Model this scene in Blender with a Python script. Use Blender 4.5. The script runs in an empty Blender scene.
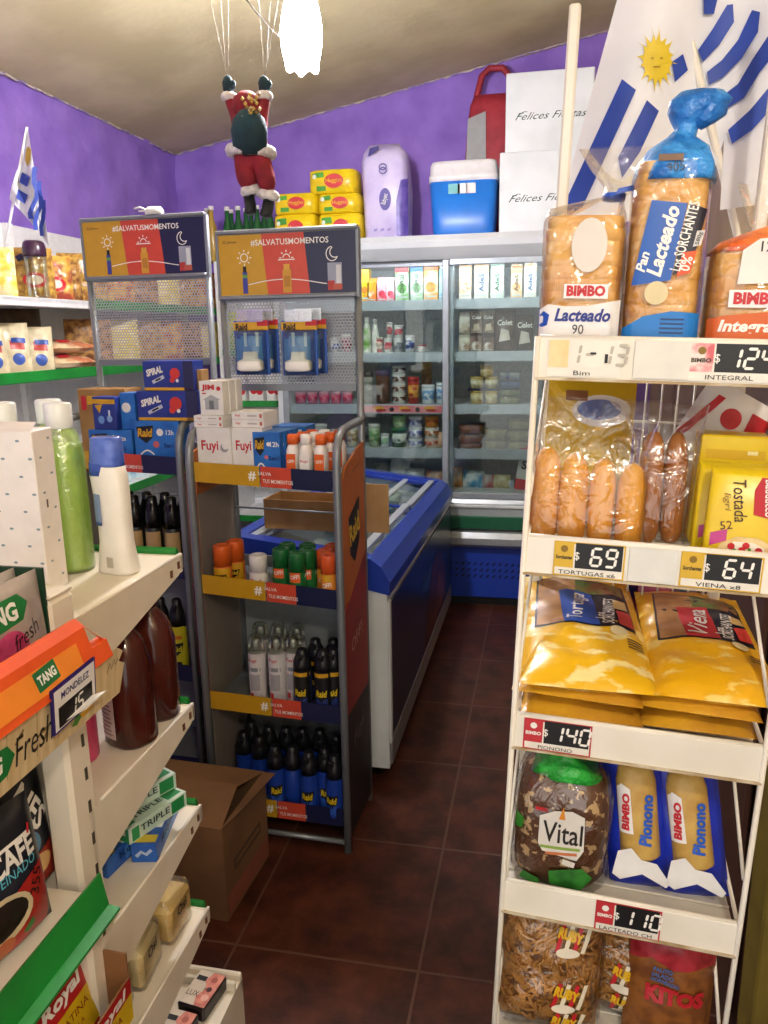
import bpy, bmesh, math, random
from mathutils import Vector, Matrix, noise
random.seed(4)
SC = bpy.context.scene
COL = SC.collection
PI = math.pi
R = math.radians
# ------------------------------------------------------------------ camera
F_PX, CX, CY = 778.0, 384.0, 512.0
CAM = Vector((0, 0, 1.48))
RX = Vector((0.97967518, 0.02927262, -0.19844307))   # rows: world x, y, z in camera axes (right, down, forward)
RY = Vector((0.19994146, -0.22202089, 0.95432182))
RZ = Vector((-0.01612301, -0.9746024, -0.22336116))
cd = bpy.data.cameras.new('camera')
cam = bpy.data.objects.new('camera', cd)
COL.objects.link(cam)
mw = Matrix(((RX[0], -RX[1], -RX[2], CAM[0]), (RY[0], -RY[1], -RY[2], CAM[1]), (RZ[0], -RZ[1], -RZ[2], CAM[2]), (0, 0, 0, 1)))
cam.matrix_world = mw
cd.sensor_fit = 'VERTICAL'
cd.sensor_height = 36
cd.lens = F_PX / 1024 * 36
cd.clip_start = 0.02
SC.camera = cam
I4 = Matrix()


def hit(px, py, axis, val, M=I4):
    """sight line through a photo pixel met with a real plane (axis = val) of frame M; returns local coordinates"""
    c = Vector((px - CX, py - CY, F_PX))
    d = Vector((RX.dot(c), RY.dot(c), RZ.dot(c)))
    Mi = M.inverted()
    o = Mi @ CAM
    d = Mi.to_3x3() @ d
    t = (val - o[axis]) / d[axis]
    return o + d * t


def T(x=0, y=0, z=0): return Matrix.Translation((x, y, z))
def rz(a): return Matrix.Rotation(R(a), 4, 'Z')
def rx(a): return Matrix.Rotation(R(a), 4, 'X')
def ry(a): return Matrix.Rotation(R(a), 4, 'Y')


# ------------------------------------------------------------------ materials
MATS = {}


def lin(h):
    h = h.lstrip('#')
    out = []
    for i in (0, 2, 4):
        c = int(h[i:i + 2], 16) / 255
        out.append(c / 12.92 if c < .04045 else ((c + .055) / 1.055) ** 2.4)
    return tuple(out) + (1,)


def newmat(key):
    m = bpy.data.materials.new(key)
    m.use_nodes = True
    nt = m.node_tree
    nt.nodes.clear()
    out = nt.nodes.new('ShaderNodeOutputMaterial')
    return m, nt, out


def N(nt, typ, **kw):
    n = nt.nodes.new('ShaderNode' + typ)
    for k, v in kw.items():
        if k in n.inputs.keys(): n.inputs[k].default_value = v
        else: setattr(n, k, v)
    return n


def mat(hexa, rough=.5, metal=0., hexb=None, scale=30., bump=0., bscale=60., emit=0., lo=.4, hi=.6, spec=.5, stretch=(1, 1, 1), coat=0):
    key = ('p', hexa, rough, metal, hexb, scale, bump, bscale, emit, lo, hi, spec, stretch, coat)
    if key in MATS: return MATS[key]
    m, nt, out = newmat('mat_%03d' % len(MATS))
    b = N(nt, 'BsdfPrincipled')
    b.inputs['Roughness'].default_value = rough
    b.inputs['Metallic'].default_value = metal
    b.inputs['Specular IOR Level'].default_value = spec
    b.inputs['Coat Weight'].default_value = coat
    nt.links.new(b.outputs[0], out.inputs[0])
    tc = N(nt, 'TexCoord')
    mp = N(nt, 'Mapping')
    mp.inputs['Scale'].default_value = stretch
    nt.links.new(tc.outputs['Object'], mp.inputs[0])
    nz = N(nt, 'TexNoise', Scale=scale, Detail=4.)
    nt.links.new(mp.outputs[0], nz.inputs['Vector'])
    cr = N(nt, 'ValToRGB')
    a = lin(hexa)
    if hexb: bcol = lin(hexb)
    else:
        bcol = tuple(c * .9 for c in a[:3]) + (1,)
        lo, hi = .3, .7
    cr.color_ramp.elements[0].position = lo
    cr.color_ramp.elements[1].position = hi
    cr.color_ramp.elements[0].color = a
    cr.color_ramp.elements[1].color = bcol
    nt.links.new(nz.outputs[0], cr.inputs[0])
    nt.links.new(cr.outputs[0], b.inputs['Base Color'])
    if emit:
        nt.links.new(cr.outputs[0], b.inputs['Emission Color'])
        b.inputs['Emission Strength'].default_value = emit
    if bump:
        n2 = N(nt, 'TexNoise', Scale=bscale, Detail=5.)
        nt.links.new(mp.outputs[0], n2.inputs['Vector'])
        bp = N(nt, 'Bump', Strength=bump, Distance=.01)
        nt.links.new(n2.outputs[0], bp.inputs['Height'])
        nt.links.new(bp.outputs[0], b.inputs['Normal'])
    MATS[key] = m
    return m


def film(key, tint='ffffff', base=.05, edge=.5, rough=.15, bump=.6, bscale=25.):
    """clear plastic or glass: see-through, with gloss that grows towards grazing angles"""
    k = ('f', key)
    if k in MATS: return MATS[k]
    m, nt, out = newmat(key)
    tr = N(nt, 'BsdfTransparent', Color=lin(tint))
    gl = N(nt, 'BsdfGlossy', Roughness=rough)
    gl.inputs['Color'].default_value = (1, 1, 1, 1)
    lw = N(nt, 'LayerWeight', Blend=.35)
    ma = N(nt, 'Math', operation='MULTIPLY_ADD')
    ma.inputs[1].default_value = edge
    ma.inputs[2].default_value = base
    nt.links.new(lw.outputs['Fresnel'], ma.inputs[0])
    mx = N(nt, 'MixShader')
    nt.links.new(ma.outputs[0], mx.inputs[0])
    nt.links.new(tr.outputs[0], mx.inputs[1])
    nt.links.new(gl.outputs[0], mx.inputs[2])
    nt.links.new(mx.outputs[0], out.inputs[0])
    if bump:
        tc = N(nt, 'TexCoord')
        n2 = N(nt, 'TexNoise', Scale=bscale, Detail=3., Distortion=1.5)
        nt.links.new(tc.outputs['Object'], n2.inputs['Vector'])
        bp = N(nt, 'Bump', Strength=bump, Distance=.012)
        nt.links.new(n2.outputs[0], bp.inputs['Height'])
        nt.links.new(bp.outputs[0], gl.inputs['Normal'])
    MATS[k] = m
    return m


def FILM(): return film('clear_bag', base=.06, edge=.6, rough=.1, bump=1., bscale=22)
def GLASS(): return film('clear_glass', 'eef4f2', base=.02, edge=.45, rough=.02, bump=0)
def CLEARP(): return film('clear_plastic', 'e8ece4', base=.05, edge=.5, rough=.1, bump=.15, bscale=40)


WHITE = mat('f2efe8', .45)
BLACK = mat('0c0c0e', .45)
NAVY = mat('16193a', .5)
RED = mat('c4202c', .45)
REDO = mat('d2452e', .5)
YEL = mat('d9a318', .5)
BLUE = mat('1c4fb4', .4)
GREYM = mat('8f9398', .35, .5)
CARD = mat('a9814f', .8, hexb='99713f', scale=12)
CREAM = mat('e6dcc8', .45, hexb='d8ccb4', scale=6)
GREEN = mat('1f8a34', .4)

# ------------------------------------------------------------------ mesh builder
TXT = {}


def text_mesh(s, ital, bold):
    k = (s, ital, bold)
    if k in TXT: return TXT[k]
    cu = bpy.data.curves.new('t', 'FONT')
    cu.body = s
    cu.size = 1
    cu.shear = ital
    cu.offset = bold
    cu.resolution_u = 2
    cu.fill_mode = 'FRONT'
    ob = bpy.data.objects.new('t', cu)
    me = bpy.data.meshes.new_from_object(ob)
    vs = [(v.co.x, v.co.y) for v in me.vertices]
    fs = [tuple(p.vertices) for p in me.polygons]
    bpy.data.objects.remove(ob)
    bpy.data.curves.remove(cu)
    bpy.data.meshes.remove(me)
    x0 = min(v[0] for v in vs); x1 = max(v[0] for v in vs)
    y0 = min(v[1] for v in vs); y1 = max(v[1] for v in vs)
    TXT[k] = ([((x - x0), (y - y0)) for x, y in vs], fs, x1 - x0, y1 - y0)
    return TXT[k]


def subdiv2(vs, fs, L, times=4):
    bm = bmesh.new()
    bv = [bm.verts.new((x, y, 0)) for x, y in vs]
    for f in fs:
        try: bm.faces.new([bv[i] for i in f])
        except ValueError: pass
    bmesh.ops.triangulate(bm, faces=bm.faces[:])
    for _ in range(times):
        es = [e for e in bm.edges if e.calc_length() > L]
        if not es: break
        bmesh.ops.subdivide_edges(bm, edges=es, cuts=1)
        bmesh.ops.triangulate(bm, faces=[f for f in bm.faces if len(f.verts) > 3])
    bm.verts.index_update()
    v = [(q.co.x, q.co.y) for q in bm.verts]
    f = [tuple(q.index for q in p.verts) for p in bm.faces]
    bm.free()
    return v, f


def flat(O, U, V):
    O, U, V = Vector(O), Vector(U).normalized(), Vector(V).normalized()
    Nn = U.cross(V)
    fn = lambda u, v, e=0: O + U * u + V * v + Nn * e
    fn.flat = True
    return fn


FRONT = lambda y=0, x=0, z=0: flat((x, y, z), (1, 0, 0), (0, 0, 1))     # faces -y


def ell(rx_, ry_, p=2., cy=0., cx=0.):
    """front (-y) half of an upright superellipse column"""
    def fn(u, v, e=0):
        a = min(.999, abs(u) / rx_)
        return Vector((cx + u, cy - ry_ * (1 - a ** p) ** (1 / p) - e, v))
    fn.flat = False
    return fn


def pil(w, h, t, pu=2.4, pv=3.5, wr=.0, seed=0, flatend=.0):
    """upper side of a pillow bag lying in local xy"""
    def fn(u, v, e=0):
        a = min(1., abs(2 * u / w)); b = min(1., abs(2 * v / h))
        z = t * (1 - a ** pu) ** .6 * (1 - b ** pv) ** .6
        if wr:
            z += wr * noise.noise(Vector((u * 28 + seed, v * 28, seed * 1.7))) * (1 - max(a, b) ** 6)
        return Vector((u, v, z + e))
    fn.flat = False
    return fn


class MB:
    def __init__(s, M=None):
        s.v = []; s.f = []; s.mi = []; s.sm = []; s.mats = []; s.M = M or Matrix()

    def add(s, vs, fs, m, smooth=False):
        o = len(s.v)
        s.v += [tuple(s.M @ Vector(p)) for p in vs]
        if m not in s.mats: s.mats.append(m)
        k = s.mats.index(m)
        for f in fs:
            s.f.append(tuple(i + o for i in f)); s.mi.append(k); s.sm.append(smooth)
        return s

    def box(s, c, z, m, b=.0):
        x, y, w = z[0] / 2, z[1] / 2, z[2] / 2
        c = Vector(c)
        if b <= 0:
            vs = [c + Vector((i * x, j * y, k * w)) for k in (-1, 1) for j in (-1, 1) for i in (-1, 1)]
            fs = [(0, 2, 3, 1), (4, 5, 7, 6), (0, 1, 5, 4), (2, 6, 7, 3), (0, 4, 6, 2), (1, 3, 7, 5)]
            return s.add(vs, fs, m)
        b = min(b, x * .9, y * .9, w * .9)
        vs = []; idx = {}
        for i in (-1, 1):
            for j in (-1, 1):
                for k in (-1, 1):
                    for a in range(3):
                        d = [x - b, y - b, w - b]
                        d[a] += b
                        idx[(i, j, k, a)] = len(vs)
                        vs.append(c + Vector((i * d[0], j * d[1], k * d[2])))
        fs = []
        for a in range(3):
            for sg in (-1, 1):
                q = []
                for (p, r) in ((-1, -1), (1, -1), (1, 1), (-1, 1)):
                    t = [0, 0, 0]; t[a] = sg; t[(a + 1) % 3] = p; t[(a + 2) % 3] = r
                    q.append(idx[(t[0], t[1], t[2], a)])
                fs.append(tuple(q if sg > 0 else q[::-1]))
        for a in range(3):
            b1, b2 = (a + 1) % 3, (a + 2) % 3
            for p in (-1, 1):
                for r in (-1, 1):
                    t0 = [0, 0, 0]; t0[a] = -1; t0[b1] = p; t0[b2] = r
                    t1 = list(t0); t1[a] = 1
                    q = [idx[(*t0, b1)], idx[(*t1, b1)], idx[(*t1, b2)], idx[(*t0, b2)]]
                    fs.append(tuple(q if p * r > 0 else q[::-1]))
        for i in (-1, 1):
            for j in (-1, 1):
                for k in (-1, 1):
                    q = [idx[(i, j, k, 0)], idx[(i, j, k, 1)], idx[(i, j, k, 2)]]
                    fs.append(tuple(q if i * j * k > 0 else q[::-1]))
        return s.add(vs, fs, m, False)

    def lathe(s, prof, m, n=20, c=(0, 0, 0), smooth=True):
        rings = [(z, c[0], c[1], r, r, 2.) for r, z in prof]
        rings = [(z + c[2], a, b, r1, r2, p) for z, a, b, r1, r2, p in rings]
        return s.loft(rings, m, n, smooth)

    def loft(s, rings, m, n=24, smooth=True, cap=True, wr=0, seed=0):
        vs = []
        for z, cx, cy, a, b, p in rings:
            for i in range(n):
                t = 2 * PI * i / n
                ct, st = math.cos(t), math.sin(t)
                x = math.copysign(abs(ct) ** (2 / p), ct) * a
                y = math.copysign(abs(st) ** (2 / p), st) * b
                q = Vector((cx + x, cy + y, z))
                if wr:
                    k = 1 + wr * noise.noise(Vector((q.x * 40 + seed, q.y * 40, q.z * 30)))
                    q.x = cx + x * k; q.y = cy + y * k
                vs.append(q)
        fs = []
        L = len(rings)
        for k in range(L - 1):
            for i in range(n):
                j = (i + 1) % n
                fs.append((k * n + i, k * n + j, (k + 1) * n + j, (k + 1) * n + i))
        if cap:
            fs.append(tuple(range(n))[::-1]); fs.append(tuple((L - 1) * n + i for i in range(n)))
        return s.add(vs, fs, m, smooth)

    def tube(s, pts, r, m, n=8, closed=False):
        pts = [Vector(p) for p in pts]
        L = len(pts)
        vs = []
        up = None
        for k in range(L):
            a = pts[k - 1] if (k > 0 or closed) else pts[0]
            b = pts[(k + 1) % L] if (k < L - 1 or closed) else pts[-1]
            d = (b - a).normalized()
            if up is None:
                up = Vector((0, 0, 1)) if abs(d.z) < .9 else Vector((0, 1, 0))
            side = d.cross(up).normalized()
            up = side.cross(d).normalized()
            rr = r[k] if isinstance(r, (list, tuple)) else r
            for i in range(n):
                t = 2 * PI * i / n
                vs.append(pts[k] + side * (math.cos(t) * rr) + up * (math.sin(t) * rr))
        fs = []
        for k in range(L if closed else L - 1):
            k2 = (k + 1) % L
            for i in range(n):
                j = (i + 1) % n
                fs.append((k * n + i, k * n + j, k2 * n + j, k2 * n + i))
        if not closed:
            fs.append(tuple(range(n))[::-1]); fs.append(tuple((L - 1) * n + i for i in range(n)))
        return s.add(vs, fs, m, True)

    def prism(s, poly, y0, y1, m, axis='y'):
        """polygon in xz pulled along y (or in yz along x, or in xy along z)"""
        def P(a, b, d):
            return {'y': (a, d, b), 'x': (d, a, b), 'z': (a, b, d)}[axis]
        n = len(poly)
        vs = [P(a, b, y0) for a, b in poly] + [P(a, b, y1) for a, b in poly]
        fs = [tuple(range(n)), tuple(range(2 * n - 1, n - 1, -1))] + [(i, i + n, (i + 1) % n + n, (i + 1) % n) for i in range(n)]
        return s.add(vs, fs, m)

    def sheet(s, S, u0, u1, v0, v1, m, nu=16, nv=16, e=0, smooth=True):
        vs = [S(u0 + (u1 - u0) * i / nu, v0 + (v1 - v0) * j / nv, e) for j in range(nv + 1) for i in range(nu + 1)]
        fs = [(j * (nu + 1) + i, j * (nu + 1) + i + 1, (j + 1) * (nu + 1) + i + 1, (j + 1) * (nu + 1) + i) for j in range(nv) for i in range(nu)]
        return s.add(vs, fs, m, smooth)

    def fill(s, S, poly, m, e=.0006, L=.012):
        if getattr(S, 'flat', False):
            return s.add([S(u, v, e) for u, v in poly], [tuple(range(len(poly)))], m)
        v, f = subdiv2(poly, [tuple(range(len(poly)))], L)
        return s.add([S(a, b, e) for a, b in v], f, m, True)

    def rect(s, S, u, v, w, h, m, e=.0006, L=.012, rot=0):
        c, sn = math.cos(R(rot)), math.sin(R(rot))
        return s.fill(S, [(u + a * w / 2 * c - b * h / 2 * sn, v + a * w / 2 * sn + b * h / 2 * c) for a, b in ((-1, -1), (1, -1), (1, 1), (-1, 1))], m, e, L)

    def disc(s, S, u, v, r, m, e=.0006, n=20, r2=None, L=.012):
        r2 = r2 or r
        return s.fill(S, [(u + r * math.cos(2 * PI * i / n), v + r2 * math.sin(2 * PI * i / n)) for i in range(n)], m, e, L)

    def arc(s, S, pts, w, m, e=.0006):
        """a painted line of width w through the points"""
        vs = []; fs = []
        n = len(pts)
        for i, (u, v) in enumerate(pts):
            a = pts[max(0, i - 1)]; b = pts[min(n - 1, i + 1)]
            dx, dy = b[0] - a[0], b[1] - a[1]
            l = math.hypot(dx, dy) or 1
            ox, oy = -dy / l * w / 2, dx / l * w / 2
            vs += [S(u + ox, v + oy, e), S(u - ox, v - oy, e)]
            if i: fs.append((2 * i - 2, 2 * i - 1, 2 * i + 1, 2 * i))
        return s.add(vs, fs, m)

    def text(s, t, S, u, v, h, m, w=None, ital=0, bold=0, rot=0, e=.0012, L=.01):
        """lettering centred on (u, v): h tall, squeezed to w wide when given"""
        vs, fs, W, H = text_mesh(t, ital, bold)
        kh = h / H
        kw = (w / W) if w else kh
        c, sn = math.cos(R(rot)), math.sin(R(rot))
        q = []
        for x, y in vs:
            a = (x - W / 2) * kw; b = (y - H / 2) * kh
            q.append((u + a * c - b * sn, v + a * sn + b * c))
        if not getattr(S, 'flat', False):
            q, fs = subdiv2(q, fs, L)
        return s.add([S(a, b, e) for a, b in q], fs, m)

    def pillow(s, w, h, t, m, pu=2.4, pv=3.5, wr=.003, seed=0, n=18, both=True, zig=.0):
        S = pil(w, h, t, pu, pv, wr, seed)
        nu, nv = n, int(n * 1.3)
        s.sheet(S, -w / 2, w / 2, -h / 2, h / 2, m, nu, nv)
        if both:
            S2 = pil(w, h, t * .8, pu, pv, wr, seed + 9)
            s.sheet(lambda u, v, e: (lambda p: Vector((-p.x, p.y, -p.z)))(S2(u, v)), -w / 2, w / 2, -h / 2, h / 2, m, nu, nv)
        return S

    def build(s, name, parent=None, **tags):
        me = bpy.data.meshes.new(name)
        me.from_pydata(s.v, [], s.f)
        for m in s.mats: me.materials.append(m)
        me.polygons.foreach_set('material_index', s.mi)
        me.polygons.foreach_set('use_smooth', s.sm)
        me.update()
        o = bpy.data.objects.new(name, me)
        COL.objects.link(o)
        if parent: o.parent = parent
        for k, v in tags.items(): o[k] = v
        return o


def tag(o, label, cat, group=None, kind=None):
    if label: o['label'] = label
    if cat: o['category'] = cat
    if group: o['group'] = group
    if kind: o['kind'] = kind
    return o


def thing(name, label, cat, M=None, group=None):
    o = bpy.data.objects.new(name, None)
    o.empty_display_size = .05
    COL.objects.link(o)
    if M is not None: o.matrix_world = M
    return tag(o, label, cat, group)


def struct(name, mb): return tag(mb.build(name), None, None, None, 'structure')


def dup(root, M, label, group=None):
    r = root.copy(); COL.objects.link(r)
    r.matrix_world = M
    r['label'] = label
    if group: r['group'] = group
    def rec(src, dst):
        for ch in [c for c in bpy.data.objects if c.parent == src]:
            c = ch.copy(); COL.objects.link(c); c.parent = dst
            rec(ch, c)
    rec(root, r)
    return r


ORD = ['first', 'second', 'third', 'fourth', 'fifth', 'sixth', 'seventh', 'eighth', 'ninth', 'tenth', 'eleventh', 'twelfth', 'thirteenth', 'fourteenth', 'fifteenth', 'sixteenth']
SEG = {'0': 'abcdef', '1': 'bc', '2': 'abged', '3': 'abgcd', '4': 'fgbc', '5': 'afgcd', '6': 'afgedc', '7': 'abc', '8': 'abcdefg', '9': 'abfgcd', '-': 'g'}


def seven(mb, S, s, u, v, h, m, e=.0014, gap=1.25):
    """seven-segment digits, slightly slanted, centred on (u, v)"""
    w = h * .52; t = h * .15
    def bar(x0, y0, x1, y1):
        if x0 == x1: p = [(x0 - t / 2, y0 + t * .6), (x0, y0 + t * .15), (x0 + t / 2, y0 + t * .6), (x0 + t / 2, y1 - t * .6), (x0, y1 - t * .15), (x0 - t / 2, y1 - t * .6)]
        else: p = [(x0 + t * .6, y0 - t / 2), (x1 - t * .6, y0 - t / 2), (x1 - t * .15, y0), (x1 - t * .6, y0 + t / 2), (x0 + t * .6, y0 + t / 2), (x0 + t * .15, y0)]
        return p
    B = {'a': (0, h, w, h), 'b': (w, h / 2, w, h), 'c': (w, 0, w, h / 2), 'd': (0, 0, w, 0), 'e': (0, 0, 0, h / 2), 'f': (0, h / 2, 0, h), 'g': (0, h / 2, w, h / 2)}
    n = len(s)
    tot = w * gap * (n - 1) + t * (n - 1) + w
    x = u - tot / 2
    for ch in s:
        for g in SEG[ch]:
            mb.fill(S, [(x + a + .12 * (b - h / 2), v + b - h / 2) for a, b in bar(*B[g])], m, e)
        x += w * gap + t
# ------------------------------------------------------------------ the room
WL, WR_, WB, WF = -2.298, .86, 4.85, -1.6
ceil_z = lambda x: 2.584 + .184 * (x - WL)


def floor_mat():
    m, nt, out = newmat('floor_tiles')
    b = N(nt, 'BsdfPrincipled'); b.inputs['Roughness'].default_value = .42; b.inputs['Specular IOR Level'].default_value = .18
    tc = N(nt, 'TexCoord'); mp = N(nt, 'Mapping')
    mp.inputs['Location'].default_value = (.255, -.16, 0)
    nt.links.new(tc.outputs['Object'], mp.inputs[0])
    br = N(nt, 'TexBrick', offset=0., squash=1.)
    br.inputs['Scale'].default_value = 1
    br.inputs['Mortar Size'].default_value = .004
    br.inputs['Mortar Smooth'].default_value = .3
    br.inputs['Brick Width'].default_value = .46
    br.inputs['Row Height'].default_value = .46
    nt.links.new(mp.outputs[0], br.inputs['Vector'])
    nz = N(nt, 'TexNoise', Scale=9., Detail=6., Roughness=.65)
    nt.links.new(tc.outputs['Object'], nz.inputs['Vector'])
    cr = N(nt, 'ValToRGB')
    cr.color_ramp.elements[0].position = .35; cr.color_ramp.elements[0].color = lin('331a12')
    cr.color_ramp.elements[1].position = .68; cr.color_ramp.elements[1].color = lin('5a2f20')
    nt.links.new(nz.outputs[0], cr.inputs[0])
    nt.links.new(cr.outputs[0], br.inputs['Color1']); nt.links.new(cr.outputs[0], br.inputs['Color2'])
    br.inputs['Mortar'].default_value = lin('5c4034')
    nt.links.new(br.outputs['Color'], b.inputs['Base Color'])
    bp = N(nt, 'Bump', Strength=.25, Distance=.004)
    nt.links.new(br.outputs['Fac'], bp.inputs['Height']); bp.invert = True
    nt.links.new(bp.outputs[0], b.inputs['Normal'])
    nt.links.new(b.outputs[0], out.inputs[0])
    return m


PURPLE = mat('9878d0', .75, hexb='8262bc', scale=5, bump=.9, bscale=9, lo=.35, hi=.7, spec=.3)
CEIL = mat('cfc29c', .9, hexb='c0b28c', scale=3, bump=.15, bscale=25, spec=.2)
q = MB(); q.box(((WL + WR_) / 2, (WB + WF) / 2, -.05), (WR_ - WL + .4, WB - WF + .4, .1), floor_mat()); struct('floor', q)


def rough_wall(P, nu, nv, m, amp=.03, back=None):
    """plastered wall with an uneven face; P(u,v) runs 0..1"""
    q = MB()
    vs = []
    for j in range(nv + 1):
        for i in range(nu + 1):
            p, n = P(i / nu, j / nv)
            d = noise.fractal(Vector((p.x * 2.6, p.y * 2.6, p.z * 3.1)), .9, 2.1, 5)
            vs.append(p + n * (amp * d))
    fs = [(j * (nu + 1) + i, j * (nu + 1) + i + 1, (j + 1) * (nu + 1) + i + 1, (j + 1) * (nu + 1) + i) for j in range(nv) for i in range(nu)]
    q.add(vs, fs, m, True)
    return q


def Pb(u, v):
    x = WL - .02 + (WR_ - WL + .04) * u
    return Vector((x, WB, (ceil_z(x) + .03) * v)), Vector((0, -1, 0))
def Pl(u, v):
    y = WF + (WB - WF + .03) * u
    return Vector((WL, y, (ceil_z(WL) + .03) * v)), Vector((1, 0, 0))
q = rough_wall(Pb, 110, 90, PURPLE); q.prism([(WL - .1, 0), (WR_ + .1, 0), (WR_ + .1, ceil_z(WR_)), (WL - .1, ceil_z(WL))], WB + .05, WB + .15, PURPLE); struct('wall_back', q)
q = rough_wall(Pl, 160, 80, PURPLE); q.box((WL - .1, (WB + WF) / 2, 1.3), (.1, WB - WF, 2.6), PURPLE); struct('wall_left', q)
BROWNW = mat('4a2c1e', .6, hexb='3a2218', scale=4, stretch=(1, 1, .3))
q = MB(); q.box((WR_ + .05, (WB + WF) / 2, 1.6), (.1, WB - WF, 3.2), mat('bfa988', .7, hexb='b09a78', scale=4)); struct('wall_right', q)
t = thing('wooden_cabinet', 'dark brown wooden cabinet right behind the bread rack with an olive end board', 'cabinet', T(.62, 2.3, 0))
q = MB(); q.box((.01, .02, .72), (.42, 1.84, 1.44), BROWNW, .008); q.box((.01, .02, 1.455), (.43, 1.88, .03), BROWNW, .006); q.build('body', t)
for y in (-.6, 0, .6): q = MB(); q.box((-.214, y + .02, .74), (.012, .56, 1.3), BROWNW, .006); d = q.build('door', t); q = MB(); q.lathe([(0, 0), (.01, 0), (.012, .01), (0, .02)], GREYM, 10); o = q.build('knob', d); o.location = (-.23, y + .22, .8); o.rotation_euler = (0, R(-90), 0)
q = MB(); q.box((-.195, -.95, .36), (.03, .09, .72), mat('7a6a24', .6, hexb='6a5a1e', scale=8), .004); q.build('end_board', t, label='olive yellow end board')
q = MB(); q.prism([(WL - .1, ceil_z(WL - .1)), (WR_ + .1, ceil_z(WR_ + .1)), (WR_ + .1, ceil_z(WR_) + .15), (WL - .1, ceil_z(WL) + .15)], WF, WB + .15, CEIL); struct('ceiling', q)
FLK = mat('c9beb0', .9, hexb='8f7fb0', scale=20)
def flake(a, b, n, seed):
    q = MB(); a, b = Vector(a), Vector(b)
    q.tube([a + (b - a) * (i / n) + Vector((0, 0, .012 * noise.noise(Vector((i * .7, seed, 0))))) for i in range(n + 1)], [.004 + .006 * abs(noise.noise(Vector((i * 1.3, seed, 5)))) for i in range(n + 1)], FLK, 6); return q
struct('trim_1', flake((WL + .012, .5, ceil_z(WL) - .004), (WL + .012, WB - .02, ceil_z(WL) - .004), 120, 1))
struct('trim_2', flake((WL + .02, WB - .02, ceil_z(WL) - .002), (WR_ - .02, WB - .02, ceil_z(WR_) - .004), 110, 2))

# ------------------------------------------------------------------ lamps
def make_bulb(name, label, loc, cord, strength, sc=1, tone='fff6e4'):
    t = thing(name, label, 'light bulb', T(*loc))
    q = MB()
    n = 26
    for k in range(4):                                      # four folded tube lobes of a compact lamp
        a = k * PI / 2 + .4
        pts = []
        for i in range(n + 1):
            s = i / n
            u = s * 2 if s < .5 else 2 - s * 2
            side = -1 if s < .5 else 1
            rr = .026 + .010 * math.sin(PI * min(1, u * 1.05))
            an = a + side * .36 * (1 if u < .92 else (1 - u) / .08)
            pts.append((rr * sc * math.cos(an), rr * sc * math.sin(an), -.035 - .125 * sc * u))
        q.tube(pts, .0085 * sc, mat(tone, .3, emit=strength), 8)
    q.lathe([(.0, -.155 * sc), (.02 * sc, -.15 * sc), (.026 * sc, -.1 * sc), (.02, -.035), (0, -.03)], mat(tone, .3, emit=strength), 14)
    q.build('lamp_tube', t)
    q = MB(); q.lathe([(.0, -.036), (.03, -.034), (.032, -.01), (.024, .012), (.0, .014)], mat('e8e4da', .4), 18); q.build('ballast', t)
    q = MB(); q.lathe([(.0, .008), (.021, .01), (.022, .05), (.012, .062), (0, .062)], mat('cfcabd', .5), 16); q.build('socket', t)
    q = MB(); q.tube(cord, .003, mat('2a2622', .6), 6); q.build('cord', t)
    return t


bp = hit(300, 0, 1, 2.45)
make_bulb('light_bulb', 'lit white energy saving bulb hanging from the ceiling by a cord', (bp.x, bp.y, bp.z + .03), [(0, 0, .06), (.004, 0, .3), (-.002, 0, .6), (0, 0, ceil_z(bp.x) - bp.z - .03)], 190, 1.42, 'fdfaff')
make_bulb('light_bulb', 'second lit bulb hanging over the shop entrance behind the viewer', (.42, -.45, 2.3), [(0, 0, .06), (0, 0, .3), (0, 0, ceil_z(.42) - 2.3)], 200, 1, 'fff3e2')
a = hit(236, -14, 1, 2.5); b = hit(278, 36, 1, 2.47)
q = MB(); q.tube([a + Vector((-.35, 0, .5)), a + Vector((-.1, 0, .15)), a, (a + b) / 2 + Vector((0, 0, -.006)), b, bp + Vector((-.005, .02, .09))], .0028, mat('2a2622', .6), 6)
tag(q.build('electric_cable'), 'thin dark electric cable sagging from the ceiling to the hanging bulb', 'cable')

wd = bpy.data.worlds.new('world'); SC.world = wd
wd.use_nodes = True
nt = wd.node_tree; nt.nodes.clear()
bg = nt.nodes.new('ShaderNodeBackground'); bg.inputs[0].default_value = (1, .97, .92, 1); bg.inputs[1].default_value = .8
wo = nt.nodes.new('ShaderNodeOutputWorld'); nt.links.new(bg.outputs[0], wo.inputs[0])
SC.view_settings.view_transform = 'Standard'
SC.view_settings.look = 'None'
SC.view_settings.gamma = 1
SC.view_settings.use_curve_mapping = False
SC.view_settings.exposure = 1.2
SC.cycles.use_denoising = True
SC.cycles.transparent_max_bounces = 24
SC.cycles.max_bounces = 8
SC.cycles.sample_clamp_indirect = 6

# ------------------------------------------------------------------ upright fridge
FY, FX0, FX1, FZ = 4.12, -1.46, .36, 1.965
FW = mat('c9ced3', .4, hexb='bfc5cb', scale=4)
FI = mat('d7dcdf', .5, hexb='ccd2d6', scale=8)
ALU = mat('9aa2ab', .35, .4)
SHELF_Z = [hit(480, y, 1, FY + .1).z for y in (299, 352, 405, 450, 491)]
fr = thing('upright_fridge', 'tall pale grey shop fridge with two sliding glass doors and blue base', 'fridge', T((FX0 + FX1) / 2, FY, 0))
FO = -(FX0 + FX1) / 2
fw = FX1 - FX0
def fb(): return MB(T(FO, 0, 0))
xc = (FX0 + FX1) / 2
q = fb()
q.box((xc, .66, 1.0), (fw, .04, 1.9), FW)
for x in (FX0 + .02, FX1 - .02): q.box((x, .36, 1.0), (.04, .62, 1.9), FW)
q.box((xc, .36, .57), (fw - .08, .6, .03), FI)
q.box((xc, .36, .3), (fw - .02, .62, .5), FW)
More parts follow.
